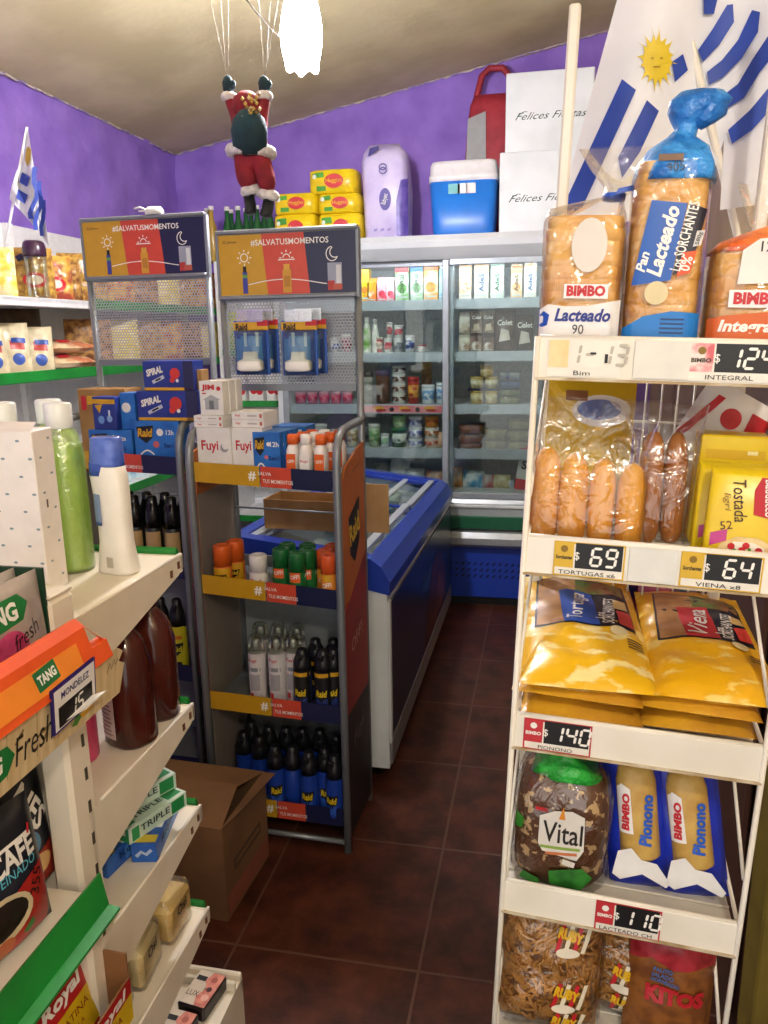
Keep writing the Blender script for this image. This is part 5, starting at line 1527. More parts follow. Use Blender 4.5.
# wholemeal loaf
t = thing('bread_bag', 'sliced brown loaf with orange twisted bag top at the right end', 'bread', MK @ T(.2305, .075, Z1))
q = MB(); loaf(q, .0445, .046, .002, .118, 0, 8); q.loft([(.116, 0, 0, .043, .045, 4.5), (.125, 0, 0, .036, .038, 4)], CRUST, 28); q.build('loaf', t)
q = MB()
q.loft([(0, 0, 0, .046, .048, 5), (.012, 0, 0, .048, .05, 5), (.11, 0, 0, .0475, .05, 5), (.122, 0, 0, .046, .048, 4)], FILM(), 32, wr=.04, cap=False)
q.loft([(.15, .01, .02, .012, .012, 2), (.175, .02, .02, .03, .022, 2), (.2, .02, .02, .04, .02, 2)], FILM(), 20, wr=.3, cap=False)
q.build('clear_bag', t)
OF = mat('d9622a', .35, hexb='e88a4a', scale=34, bump=.9, bscale=45)
q = MB()
q.loft([(.118, 0, 0, .047, .048, 4), (.130, .004, 0, .040, .042, 3.2), (.142, .016, 0, .024, .026, 2.4), (.150, .026, 0, .010, .012, 2), (.156, .03, 0, .009, .01, 2), (.166, .034, 0, .018, .014, 2), (.182, .04, 0, .02, .01, 2), (.19, .042, 0, .006, .004, 2)], OF, 28, wr=.12, seed=8)
q.build('twisted_top', t, label='orange twisted bag top')
S_ = ell(.0485, .0505, 5)
S = lambda u, v, e=0, S_=S_: S_(u, max(.002, v + 0.014), e)
S.flat = False
q = MB()
q.fill(S, [(-.046, .002), (-.046, .03), (-.03, .034), (.0, .037), (.046, .042), (.046, .002)], mat('d2601c', .35), .0006, .008)
q.rect(S, .004, .0525, .062, .019, mat('eceaea', .35), .001, .008); q.text('BIMBO', S, .003, .053, .0135, RED, w=.05, bold=.05, e=.0016)
q.text('Integral', S, -.004, .021, .017, WHITE, w=.062, bold=.035, ital=.2, e=.0016)
q.fill(S, [(-.02, .068), (.03, .07), (.032, .10), (.02, .118), (-.002, .116), (-.018, .104)], mat('e4e0da', .4), .0008, .008)
q.text('124', S, .01, .108, .011, BLACK, w=.02, bold=.01, e=.0018)
q.build('bag_print', t)

# ---------------- second shelf: rolls, toast packs, sweets bags behind
Z2 = LIP[1] - .020
BUN = mat('cc8420', .45, hexb='e0a640', scale=9, lo=.35, hi=.65)
BUND = mat('a5652c', .45, hexb='8a4e20', scale=10)
def bun(name, parent, x, y, L, r, m, lean=0, tw=0):
    q = MB(T(x, y, .002) @ rx(-lean) @ rz(tw))
    q.loft([(0, 0, 0, r * .35, r * .3, 2), (L * .03, 0, 0, r * .75, r * .6, 2.2), (L * .12, 0, 0, r * .98, r * .85, 2.2), (L * .4, 0, 0, r, r * .9, 2.2), (L * .75, 0, 0, r * .97, r * .88, 2.2), (L * .9, 0, 0, r * .8, r * .7, 2.1), (L * .97, 0, 0, r * .5, r * .42, 2), (L, 0, 0, r * .15, r * .12, 2)], m, 18, wr=.015, seed=x * 90)
    return q.build(name, parent)
t = thing('bread_roll_bag', 'clear bag of four long golden rolls at the left of the second shelf', 'bread rolls', MK @ T(.069, .045, Z2))
for i in range(4): bun('roll', t, -.0525 + i * .035, (.004, -.002, .003, 0)[i], (.122, .118, .112, .108)[i], .0182, BUN, 6, i * 40)
q = MB()
q.loft([(0, 0, 0, .068, .02, 4), (.01, 0, 0, .071, .024, 4), (.10, 0, .008, .0705, .026, 4), (.125, 0, .014, .070, .022, 4), (.145, .004, .022, .069, .014, 4), (.165, .008, .03, .072, .006, 3), (.185, .012, .045, .07, .004, 2)], FILM(), 48, wr=.03, cap=False, seed=2)
q.build('clear_bag', t)
t = thing('bread_roll_bag', 'clear bag of dark brown long rolls behind and right of the golden ones', 'bread rolls', MK @ T(.158, .085, Z2))
for i in range(2): bun('roll', t, -.012 + i * .031, .008 * i, .145, .0155, BUND, 8 + i * 4, i * 50)
q = MB(); q.loft([(0, 0, 0, .036, .018, 4), (.01, 0, 0, .038, .02, 4), (.13, .004, .016, .04, .024, 3.5), (.16, .0, .035, .05, .012, 3), (.178, -.006, .05, .06, .004, 2)], FILM(), 40, wr=.09, cap=False, seed=5); q.build('clear_bag', t)
YP = mat('e2c41c', .3, hexb='d8b614', scale=12)
def toast(label, M):
    t = thing('toast_pack', label, 'toast', M, 'yellow toast packs')
    w, d, h = .088, .024, .116
    q = MB(); q.loft([(0, 0, 0, w / 2, d / 2, 5), (.004, 0, 0, w / 2 + .001, d / 2 + .001, 5), (h * .93, 0, 0, w / 2, d / 2, 5), (h * .96, 0, 0, w / 2, d * .3, 4), (h, 0, .002, w / 2 + .001, .0015, 4)], YP, 32, wr=.012); q.build('wrapper', t)
    S = ell(w / 2 + .001, d / 2 + .001, 5)
    q = MB()
    q.fill(S, [(.006, h * .55), (.034, h * .5), (.038, h * .86), (.03, h * .93), (.01, h * .93), (.004, h * .8)], RED, .0008, .006); q.text('Bauducco', S, .0205, h * .73, .010, WHITE, w=.044, bold=.02, ital=.15, rot=-84, e=.0018)
    q.text('Tostada', S, -.010, h * .68, .014, mat('3a1a10', .4), w=.05, ital=.2, rot=-82, e=.0014); q.text('ligri', S, -.024, h * .66, .009, mat('9a7a14', .4), w=.022, ital=.2, rot=-82, e=.0014)
    q.text('52', S, -.022, h * .42, .010, mat('5a2a14', .4), rot=10, e=.0014)
    q.fill(S, [(-.038, .022), (-.02, .03), (-.02, .044), (-.038, .038)], mat('c2408a', .4), .0008, .006)
    q.fill(S, [(-.034, .006), (.036, .004), (.034, .026), (.014, .036), (-.01, .036), (-.026, .026)], mat('e6cf9a', .4, hexb='d8b878', scale=60), .0012, .006)
    q.fill(S, [(-.022, .012), (.024, .01), (.022, .024), (.01, .03), (-.012, .03)], mat('efe8d8', .4), .0016, .006)
    for i, (u, v) in enumerate([(-.012, .016), (-.002, .02), (.008, .015), (.016, .021), (.002, .026), (-.014, .024), (.018, .014)]): q.disc(S, u, v, .0042, RED, .002, 10); q.disc(S, u + .004, v - .004, .002, mat('4a8a2a', .4), .0024, 8)
    q.build('pack_print', t)
    return t
g0 = toast('front yellow toast pack at the right end of the second shelf', MK @ T(.252, .03, Z2) @ rz(-4))
dup(g0, MK @ T(.243, .062, Z2) @ rz(-4), 'second yellow toast pack just behind the front one')
t = thing('biscuit_box', 'yellow biscuit box peeking over the toast packs', 'biscuits', MK @ T(.245, .13, Z2))
q = MB(); q.box((0, 0, .072), (.085, .05, .144), YP, .002); q.build('carton', t)
q = MB(); S = FRONT(-.025); q.rect(S, .0, .12, .07, .012, mat('d8b01a', .4)); q.rect(S, .02, .123, .012, .005, mat('f0e4a0', .4), .001); q.build('front_print', t)
pouch('sweets_bag', 'yellow sweets bag standing behind the golden rolls', 'sweets bag', MK @ T(.065, .20, Z2), .12, .20, .02, mat('dcb820', .3, hexb='d0a818', scale=10), lambda q, S: (q.disc(S, .015, .06, .04, WHITE, .001, r2=.022), q.disc(S, .012, .062, .03, mat('5a78c0', .4), .0016, r2=.014), q.rect(S, -.02, .08, .03, .014, mat('8a5a34', .4), .0016)), None)
pouch('sweets_bag', 'white and red wafer bag lying tilted behind the rolls', 'sweets bag', MK @ T(.165, .20, Z2) @ ry(28), .10, .215, .016, mat('e6e2de', .3), lambda q, S: (q.fill(S, [(-.05, .02), (-.03, .09), (-.02, .09), (-.04, .02)], RED, .001), q.fill(S, [(.02, .09), (.05, .09), (.05, -.06), (.04, -.06)], RED, .001), q.disc(S, .0, .07, .014, RED, .001)), None)

# ---------------- third shelf: stacked roll bags
Z3 = LIP[2] - .020
TY = mat('e6b418', .3, hexb='f2de96', scale=42, lo=.53, hi=.60, stretch=(.5, 1, 1), bump=.25, bscale=30)
TP = mat('d9a62a', .35, hexb='c8922a', scale=18, bump=.3, bscale=40)
def rollbag(label, M, w, L, t_, art, m=TY, seed=0, group=None):
    q = MB(); q.M = T(0, 0, t_ * .8)
    S = q.pillow(w, L, t_, m, pu=2.6, pv=5, wr=.006, seed=seed, n=22)
    if art: art(q, S, w, L)
    o = q.build('roll_bag'); o.matrix_world = M; tag(o, label, 'bread rolls', group)
    return o
def tort_art(q, S, w, L, c=BLUE, nm='Tortuga', up=True):
    q.fill(S, [(-w * .40, -L * .12), (w * .42, -L * .10), (w * .40, L * .34), (-w * .36, L * .38)], mat('1a1a2a', .35), .0008, .02)
    q.fill(S, [(-w * .38, -L * .105), (-w * .04, -L * .1), (-w * .02, L * .35), (-w * .345, L * .36)], mat('9a6a3a', .4, hexb='b98a54', scale=30), .0014, .02)
    q.fill(S, [(-w * .04, L * .2), (w * .38, L * .2), (w * .38, L * .33), (-w * .02, L * .35)], mat('8a5a34', .4, hexb='5a7a3a', scale=30), .0014, .02)
    q.fill(S, [(-w * .16, -L * .11), (w * .13, -L * .1), (w * .1, L * .2), (-w * .18, L * .2)], c, .002, .02)
    q.text(nm, S, -w * .03, L * .05, w * .17, WHITE, w=L * .26, ital=.1, bold=.01, rot=84, e=.003)
    q.text('Los', S, w * .14, -L * .02, w * .07, WHITE, w=L * .06, bold=.03, rot=84, e=.0028)
    q.text('SORCHANTES', S, w * .22, L * .03, w * .10, WHITE, w=L * .24, bold=.015, rot=84, e=.0028)
    q.fill(S, [(w * .29, -L * .08), (w * .41, -L * .07), (w * .40, L * .06), (w * .28, L * .04)], mat('c9362c', .4), .0028, .02)
    q.fill(S, [(w * .27, L * .07), (w * .39, L * .08), (w * .38, L * .15), (w * .27, L * .15)], mat('c9a86a', .4), .0028, .02)
    q.disc(S, w * .27, -L * .14, w * .07, mat('e8d8a8', .4), .0028)
    for i in range(4): q.rect(S, w * .38, -L * .2 - i * .006, w * .12, .0025, mat('2a2a2a', .5), .0028, rot=-8)
rollbag('lowest left yellow roll bag of the left stack', MK @ T(.078, .165, Z3 + .002) @ rz(2), .155, .30, .018, None, TP, 1, 'yellow roll bags')
rollbag('middle yellow roll bag of the left stack', MK @ T(.08, .165, Z3 + .035) @ rz(-2), .165, .32, .018, None, TP, 2, 'yellow roll bags')
rollbag('top left yellow roll bag with blue panel', MK @ T(.076, .165, Z3 + .068) @ rz(5) @ rx(6), .172, .34, .024, tort_art, TY, 3, 'yellow roll bags')
rollbag('lowest yellow roll bag of the right stack', MK @ T(.228, .165, Z3 + .002) @ rz(1), .14, .28, .018, None, TP, 4, 'yellow roll bags')
rollbag('middle yellow roll bag of the right stack', MK @ T(.230, .165, Z3 + .034) @ rz(-2), .145, .31, .018, None, TP, 5, 'yellow roll bags')
rollbag('top right yellow roll bag with red panel', MK @ T(.240, .165, Z3 + .066) @ rz(2) @ rx(5), .155, .32, .023, lambda q, S, w, L: tort_art(q, S, w, L, RED, 'Viena'), mat('e4ac14', .3, hexb='eed070', scale=42, lo=.55, hi=.63, stretch=(.5, 1, 1), bump=.25, bscale=30), 6, 'yellow roll bags')
for k, (x, c, cb) in enumerate(((.03, 'e4e2e2', 'b8bcc4'), (.075, 'd8d4d0', '6a7a9a'), (.115, 'b02030', '7a1626'), (.15, '2a3a8a', 'c83a4a'), (.19, 'd8408a', 'f0a0c0'), (.235, '3aa8c8', 'e0408a'))):
    pouch('snack_packet', '%s snack packet from the left behind the rear grid of the third shelf' % ORD[k], 'snack packet', MK @ T(x, .345 + (k % 2) * .02, Z3 + .0295) @ ry(0), .05, .19, .012, mat(c, .3, hexb=cb, scale=25), None, 'snack packets behind the grid', seed=k)
    
# ---------------- fourth shelf
Z4 = LIP[3] - .020
t = thing('bread_bag', 'round dark seeded loaf with green tied bag top on the fourth shelf', 'bread', MK @ T(.070, .075, Z4) @ Matrix.Scale(1.06, 4))
SEED = mat('5c3518', .5, hexb='c9a878', scale=62, lo=.57, hi=.60)
q = MB(); q.loft([(.002, 0, 0, .05, .04, 3), (.02, 0, 0, .06, .05, 3.2), (.07, 0, 0, .061, .052, 3.2), (.12, 0, 0, .059, .051, 3), (.15, 0, 0, .052, .045, 2.6), (.165, 0, 0, .035, .03, 2.2), (.17, 0, 0, .01, .01, 2)], SEED, 32, wr=.03); q.build('loaf', t)
q = MB(); q.loft([(0, 0, 0, .058, .048, 3.4), (.012, 0, 0, .0645, .054, 3.4), (.12, 0, 0, .064, .055, 3.2), (.155, 0, 0, .056, .048, 2.8), (.172, .002, 0, .036, .032, 2.2)], FILM(), 36, wr=.06, cap=False, seed=7); q.build('clear_bag', t)
GF = mat('1e8a2c', .3, hexb='2fae3e', scale=40, bump=.9, bscale=50)
q = MB(); q.loft([(.160, 0, -.006, .045, .042, 2.4), (.175, .0, -.008, .026, .026, 2), (.182, 0, -.008, .010, .010, 2), (.190, 0, -.012, .022, .018, 2), (.196, 0, -.02, .04, .02, 2), (.198, 0, -.026, .006, .004, 2)], GF, 40, wr=.22, seed=4)
q.build('tied_top', t, label='green tied bag top')
S = ell(.065, .055, 3.2)
q = MB()
q.fill(S, [(-.022, .062), (.022, .055), (.03, .07), (.028, .118), (.012, .125), (-.01, .122), (-.028, .112), (-.028, .072)], mat('dcd8d0', .35), .001, .01)
q.text('Vital', S, .002, .092, .03, mat('2a2420', .4), w=.05, bold=.01, e=.0018); q.fill(S, [(-.004, .112), (.004, .112), (.001, .13)], mat('d98a2a', .4), .0018); q.text('BIMBO', S, -.026, .122, .006, RED, w=.016, bold=.04, e=.0018)
q.rect(S, .0, .070, .05, .004, mat('8aa84a', .4), .0016, .01, rot=3); q.rect(S, .002, .062, .04, .004, mat('c9774a', .4), .0016, .01, rot=6)
q.fill(S, [(-.01, .015), (.03, .012), (.044, .03), (.03, .044), (.01, .04), (-.012, .034)], mat('2f7a2a', .4, hexb='1d5a1c', scale=50), .001, .01)
q.rect(S, .012, .05, .016, .008, mat('dcd8cc', .4), .002, rot=-12)
q.fill(S, [(-.06, .08), (-.05, .085), (-.048, .1), (-.058, .104)], mat('2f8a2a', .4), .001, .01); q.fill(S, [(-.05, .012), (-.02, .01), (-.025, .02), (-.045, .024)], mat('2f7a2a', .4), .001, .01)
q.build('bag_print', t)
PB = mat('1c34b8', .3, hexb='16289a', scale=14)
PC = mat('cda85a', .45, hexb='b98f42', scale=25)
def pion(label, M):
    t = thing('sponge_roll_pack', label, 'sponge roll', M, 'blue sponge roll packs')
    q = MB(); q.M = rx(90) @ T(0, .095, 0); S = q.pillow(.088, .2, .02, PB, wr=.004, seed=5, n=16); q.build('wrapper', t)
    q = MB(); q.M = T(0, -.014, 0)
    q.loft([(.045, 0, 0, .020, .018, 2.3), (.05, 0, 0, .027, .021, 2.3), (.155, 0, 0, .027, .021, 2.3), (.172, 0, 0, .023, .017, 2.2), (.185, 0, 0, .012, .008, 2)], PC, 24, wr=.03); q.build('sponge_roll', t)
    S2 = ell(.0275, .0215, 2.3, -.014)
    q = MB(); q.text('Pionono', S2, .010, .105, .017, mat('1c5ac8', .4), w=.072, bold=.04, ital=.15, rot=84, e=.0022, L=.006)
    q.fill(S2, [(-.026, .085), (-.008, .085), (-.009, .148), (-.02, .155), (-.026, .148)], mat('ece8e6', .4), .001, .006); q.text('BIMBO', S2, -.0165, .116, .010, RED, w=.052, bold=.05, rot=86, e=.002, L=.006)
    Sf = FRONT(-.0365); q.fill(Sf, [(-.04, .03), (-.03, .062), (-.012, .066), (.0, .05), (.02, .045), (.036, .018), (.03, .012), (.0, .03), (-.03, .022)], mat('e4e2e0', .4), .0); q.build('pack_print', t)
    return t
g0 = pion('left blue sponge roll pack beside the seeded loaf', MK @ T(.187, .075, Z4) @ rx(-10) @ ry(-8))
dup(g0, MK @ T(.259, .075, Z4) @ rx(-10) @ ry(-10), 'right blue sponge roll pack at the end of the fourth shelf')
# ---------------- bottom shelf
Z5 = LIP[4] - .020
NOO = mat('b8823a', .45, hexb='6a4218', scale=55, lo=.45, hi=.6, bump=.8, bscale=60)
def noodle_bag(label, M, w, h, seed, art):
    t = thing('noodle_snack_bag', label, 'snack bag', M)
    q = MB(); q.M = rx(90) @ T(0, h / 2, 0); S0 = q.pillow(w * .94, h * .92, .04, NOO, pu=3, pv=4, wr=.006, seed=seed, n=20)
    rs = random.Random(seed)
    for i in range(150):                                    # single short noodles in relief on the heap
        u, v = rs.uniform(-.43, .43) * w, rs.uniform(-.42, .4) * h
        a = rs.uniform(0, PI); L = rs.uniform(.006, .012)
        pts = [S0(u + L * s * math.cos(a), v + L * s * math.sin(a), .0015 + .002 * math.sin((s + 1) * 1.5)) for s in (-1, -.3, .4, 1)]
        q.tube(pts, .0022, mat('c9924a', .45, hexb='a56e2c', scale=30), 5)
    q.build('noodle_heap', t, kind='stuff')
    q = MB(); q.M = rx(90) @ T(0, h / 2, 0); S = q.pillow(w, h, .046, FILM(), pu=3, pv=4, wr=.006, seed=seed, n=20); q.build('clear_bag', t)
    q = MB(); q.M = rx(90) @ T(0, h / 2, 0); art(q, S, w, h); q.build('bag_print', t)
    return t
def ruby_art(q, S, w, h):
    for dv in (.26, -.14, -.36):
        for i in range(4): q.rect(S, w * .05 + i * .012 + dv * 0, h * dv + .0, .006, .04, RED if i % 2 == 0 else mat('e8dcc0', .4), .001, rot=-14)
        q.text('RUBY', S, w * .14, h * dv + .005, .016, mat('e0b01c', .4), w=.036, bold=.06, rot=-12, e=.0022); q.disc(S, w * .12, h * dv - .02, .017, mat('e6dcc8', .4), .0016, r2=.007)
noodle_bag('large clear bag of fried noodles in front at the bottom left', MK @ T(.07, .05, Z5) @ rx(-8) @ rz(6), .155, .215, 3, ruby_art)
noodle_bag('clear bag of fried noodles behind the front one, bottom shelf centre', MK @ T(.165, .11, Z5) @ rx(-8) @ rz(-8), .15, .225, 9, ruby_art)
KP = mat('8a1c24', .3, hexb='a8303a', scale=50)
pouch('corn_snack_bag', 'dark red corn snack bag at the right of the bottom shelf', 'snack bag', MK @ T(.24, .07, Z5) @ rx(-6), .12, .215, .03, mat('6a3c1c', .35, hexb='8a5424', scale=40), lambda q, S: (q.fill(S, [(-.058, .02), (-.03, .035), (.0, .022), (.04, .03), (.058, .03), (.058, .105), (-.058, .105)], KP, .001, .015), q.text('PALITO', S, -.014, .020, .007, mat('4a6aa0', .4), w=.026, bold=.04, rot=-4, e=.003), q.text('SALADO', S, -.014, .011, .007, mat('4a6aa0', .4), w=.03, bold=.04, rot=-4, e=.003), q.text('HORNEADO', S, -.010, .002, .007, mat('4a6aa0', .4), w=.038, bold=.04, rot=-4, e=.003), q.text('KITOS', S, .005, -.018, .026, mat('b8202c', .4), w=.08, bold=.06, e=.0035)), None)

# ------------------------------------------------------------------ big flag hanging behind the bread rack
fy = 1.36
t = thing('large_flag', 'large blue and white striped flag with yellow sun draped behind the bread rack', 'flag', T(.17, fy, 1.6))
def FP(px, py, d=0): return hit(px, py, 1, fy + .02 * math.sin(px * .045 + py * .012) + d) - Vector((.17, fy, 1.6))
def spoly(q, pts, m, d=0):
    vs, fs = subdiv2([(x, y) for x, y in pts], [tuple(range(len(pts)))], 14, 5)
    q.add([FP(x, y, d) for x, y in vs], fs, m, True)
FW2 = mat('e4e5ea', .6, hexb='d8dae2', scale=8); FB2 = mat('2546a8', .55, hexb='1e3c98', scale=10); SUN = mat('d9bd24', .55)
q = MB()
spoly(q, [(628, -40), (668, -40), (690, 40), (724, 140), (700, 215), (590, 225), (556, 222)], FW2, 0)
spoly(q, [(668, -40), (800, -40), (790, 200), (720, 210), (724, 140), (690, 40)], FW2, .004)
D = -.004
for p in ([(622, 79), (636, 90), (583, 206), (562, 222), (566, 200)], [(647, 100), (659, 111), (640, 152), (622, 178), (618, 158)], [(672, 62), (683, 54), (688, 70), (675, 82)],
          [(704, -20), (722, -20), (714, 14), (704, 14)], [(698, 50), (712, 30), (727, 5), (733, 4), (734, 22), (720, 44), (703, 62)], [(707, 72), (722, 60), (738, 40), (752, 10), (760, 12), (758, 32), (742, 58), (722, 78), (709, 85)], [(722, 96), (738, 84), (752, 60), (768, 36), (776, 30), (776, 52), (760, 72), (744, 98), (724, 110)], [(728, 130), (750, 110), (770, 86), (776, 84), (774, 106), (752, 130), (732, 144)]):
    spoly(q, p, FB2, D)
cx_, cy_ = 657, 60
spoly(q, [(cx_ + 14 * math.cos(i * PI / 12), cy_ + 20 * math.sin(i * PI / 12)) for i in range(24)], SUN, D)
for i in range(16):
    a = i * PI / 8 + .1
    L = 1.38 if i % 2 else 1.22
    wv = .10 if i % 2 else 0
    q.add([FP(cx_ + 12 * math.cos(a - .22), cy_ + 18 * math.sin(a - .22), D), FP(cx_ + 17 * math.cos(a + wv), cy_ + 27 * math.sin(a + wv), D), FP(cx_ + 17 * L * math.cos(a), cy_ + 27 * L * math.sin(a), D), FP(cx_ + 12 * math.cos(a + .22), cy_ + 18 * math.sin(a + .22), D)], [(0, 1, 2, 3)], SUN)
for dx in (-4.5, 4.5): spoly(q, [(cx_ + dx + 1.6 * math.cos(i), cy_ - 2 + 1.2 * math.sin(i)) for i in range(6)], mat('a8861a', .6), D * 1.4)
q.add([FP(cx_ - 4, cy_ + 6, D * 1.4), FP(cx_ + 4, cy_ + 6, D * 1.4), FP(cx_ + 3, cy_ + 7.6, D * 1.4), FP(cx_ - 3, cy_ + 7.6, D * 1.4)], [(0, 1, 2, 3)], mat('a8861a', .6))
q.build('cloth', t)
q = MB(); a_ = FP(735, 225, .03); b_ = FP(664, -70, .03); d_ = (a_ - b_) / (a_ - b_).z; q.tube([a_ - d_ * (a_.z + 1.6), a_, b_], .006, WM, 8); q.build('flag_pole', t)
# ------------------------------------------------------------------ goods in the fridge
def fx_(px, y, py=330): return hit(px, py, 1, y).x
def fz_(py, y, px=450): return hit(px, py, 1, y).z
FYG = FY + .16
COUNT = {}
SHN = ['top', 'second', 'third', 'fourth', 'lowest']
def place(px0, px1, ytop, sh, y=FYG, base=None):
    x0, x1 = fx_(px0, y), fx_(px1, y)
    z0 = (SHELF_Z[sh] if base is None else base) + .0005
    z1 = fz_(ytop, y, (px0 + px1) / 2)
    return (x0 + x1) / 2, x1 - x0, z0, max(.03, z1 - z0)
def flabel(desc, px, sh):
    door = 'left' if px < 449 else 'right'
    k = (sh, door)
    COUNT[k] = COUNT.get(k, 0) + 1
    return '%s, %s from left, %s fridge shelf, %s door' % (desc, ORD[COUNT[k] - 1], SHN[sh], door)
def fcarton(desc, px0, px1, yt, sh, c, cb=None, top=None, txt=None, band=None, tcol='2a4a2a', cap=True):
    x, w, z, h = place(px0, px1, yt, sh)
    t = thing('drink_carton', flabel(desc, (px0 + px1) / 2, sh), 'carton', T(x, FYG + .03, z), 'fridge cartons')
    hb = h - .02
    q = MB(); q.box((0, 0, hb / 2), (w, .07, hb), mat(c, .35, hexb=cb, scale=14), .002); q.prism([(-w / 2, hb), (w / 2, hb), (w * .5, h - .004), (w * .5, h), (-w * .5, h), (-w * .5, h - .004)], -.004, .004, mat(c, .35)); q.add([(-w / 2, -.035, hb), (w / 2, -.035, hb), (w / 2, 0, h - .005), (-w / 2, 0, h - .005)], [(0, 1, 2, 3)], mat(top or c, .35)); q.add([(-w / 2, .035, hb), (w / 2, .035, hb), (w / 2, 0, h - .005), (-w / 2, 0, h - .005)], [(3, 2, 1, 0)], mat(top or c, .35)); q.build('carton_body', t)
    q = MB(); S = FRONT(-.0352)
    if top: q.rect(S, 0, hb * .92, w, hb * .16, mat(top, .4))
    if band: q.disc(S, 0, hb * .38, w * .36, mat(band, .4, hexb=cb, scale=30)); 
    if txt: q.text(txt, S, 0, hb * .5, w * .36, mat(tcol, .4), w=hb * .55, bold=.03, rot=90, e=.001)
    q.rect(S, 0, hb * .12, w * .8, hb * .06, mat('b8c0b8', .4), .0008); q.build('print', t)
    if cap: q = MB(); q.lathe([(0, -.0), (.011, 0), (.011, .012), (0, .013)], mat(top or 'e8e8e8', .4), 12, (0, -.018, hb + .006)); q.build('cap', t)
def ftub(desc, px0, px1, yt, sh, c, lid, band=None, base=None, y=FYG, taper=.88, name='tub', cat='tub'):
    x, w, z, h = place(px0, px1, yt, sh, y, base)
    r = w / 2
    t = thing(name, flabel(desc, (px0 + px1) / 2, sh), cat, T(x, y + r, z), 'fridge tubs')
    q = MB(); q.lathe([(0, 0), (r * taper, 0), (r * .96, h * .86), (0, h * .86)], mat(c, .35), 18); q.build('tub_body', t)
    q = MB(); q.lathe([(0, h * .84), (r, h * .84), (r, h * .97), (r * .9, h), (0, h)], mat(lid, .35), 18); q.build('lid', t)
    if band:
        q = MB(); k = .94; q.lathe([(r * (taper + .02) + .001, h * .22), (r * (taper + .07) + .001, h * .7)], mat(band, .35, hexb=c, scale=40, lo=.5, hi=.62), 18); q.build('label', t)
    return z + h
def fbag(desc, px0, px1, yt, sh, c, cb, base=None, y=FYG + .03, lean=-15, yaw=0, art=None, name='food_bag', cat='food bag'):
    x, w, z, h = place(px0, px1, yt, sh, y, base)
    return pouch(name, flabel(desc, (px0 + px1) / 2, sh), cat, T(x, y, z) @ rz(yaw) @ rx(lean), w * 1.06, h * 1.03, min(.035, h * .28), mat(c, .3, hexb=cb, scale=18), art, 'fridge bags', seed=px0)
def ftray(desc, px0, px1, yt, sh, c, cb, base=None):
    x, w, z, h = place(px0, px1, yt, sh, FYG, base)
    t = thing('food_tray', flabel(desc, (px0 + px1) / 2, sh), 'food tray', T(x, FYG + .05, z), 'fridge trays')
    q = MB(); q.loft([(0, 0, 0, w * .44, .05, 6), (h * .8, 0, 0, w * .5, .058, 6)], mat(c, .4, hexb=cb, scale=22), 24); q.build('filling', t)
    q = MB(); q.loft([(h * .0, 0, 0, w * .445, .051, 6), (h * .82, 0, 0, w * .505, .059, 6), (h * .86, 0, 0, w * .52, .061, 6), (h * .95, 0, 0, w * .49, .055, 5)], CLEARP(), 24); q.build('clear_tray', t)
    return z + h
# top shelf
fcarton('yellow orange juice carton', 361, 370, 266, 0, 'e8c420', 'd88a1c', band='e07a1c')
fcarton('small orange carton', 368, 377, 278, 0, 'e6a02a', 'e0701c', band='e8e0c0', cap=False)
fcarton('small pink carton', 378, 387, 277, 0, 'e8b8c4', 'd8405a', band='c8243a', cap=False)
fcarton('second small pink carton', 387, 395, 277, 0, 'efd0d6', 'd8607a', band='c8343a', cap=False)
fcarton('white milk carton with red top', 396, 409, 263, 0, 'e4e8e2', '7ab06a', 'c8303a', 'CONAPROLE', '6aa04a')
fcarton('white milk carton with blue top', 411, 423, 262, 0, 'e2e8ea', '8ab48a', '2a6ac0', 'CONAPROLE', '7aa86a')
fcarton('orange juice carton with large fruit', 424, 438, 261, 0, 'd8cfc0', 'e89a3a', 'b8643a', None, 'e8781c')
fcarton('pale blue carton', 439, 446, 266, 0, 'a8c4d4', '6a98b8')
fcarton('peach drink carton', 459, 471, 263, 0, 'd8b898', 'e8d8c8', 'c8a080', None, 'd88a5a')
fcarton('white soy drink carton', 474, 488, 262, 0, 'e2ded2', 'c8c4b0', 'd0a078', 'AdeS', tcol='2a5a8a')
fcarton('pale soy drink carton', 490, 503, 262, 0, 'e6e6de', 'b8c4b4', '9ab0a0', 'AdeS', tcol='2a6a4a')
fcarton('peach soy drink carton', 510, 521, 264, 0, 'dccab0', 'd8a878', 'c89a70', 'AdeS', 'd8985a', tcol='4a3a2a')
fcarton('white soy carton near bread rack', 523, 535, 262, 0, 'e4e2da', 'c8c0b0', 'd8a888', 'AdeS', tcol='2a5a8a')
# second shelf
def bottle_f(desc, px0, px1, yt, sh, c, lid):
    x, w, z, h = place(px0, px1, yt, sh)
    t = thing('yogurt_bottle', flabel(desc, (px0 + px1) / 2, sh), 'bottle', T(x, FYG + w / 2, z), 'fridge bottles'); r = w / 2
    q = MB(); q.lathe([(0, 0), (r * .95, 0), (r, h * .05), (r, h * .6), (r * .6, h * .8), (r * .5, h * .86), (0, h * .86)], mat(c, .3, hexb='e8ece0', scale=24), 16); q.build('bottle_body', t)
    q = MB(); q.lathe([(0, h * .85), (r * .6, h * .85), (r * .6, h), (0, h)], mat(lid, .4), 14); q.build('cap', t)
bottle_f('green yogurt bottle', 362, 370, 317, 1, '7ab04a', 'e8e8e4')
bottle_f('white yogurt bottle', 371, 378, 319, 1, 'e4dcd8', 'c8c8c8')
ftub('red dessert cup', 373, 382, 337, 1, 'c03040', 'd8c8b8', 'e8d0c0')
zt = ftub('white and red dessert cup', 383, 391, 338, 1, 'e4e0e0', 'e8e8e8', 'd04050')
ftub('white cup on red and white cup', 386, 392, 322, 1, 'e6e2e0', 'c8c8d0', 'b03040', zt)
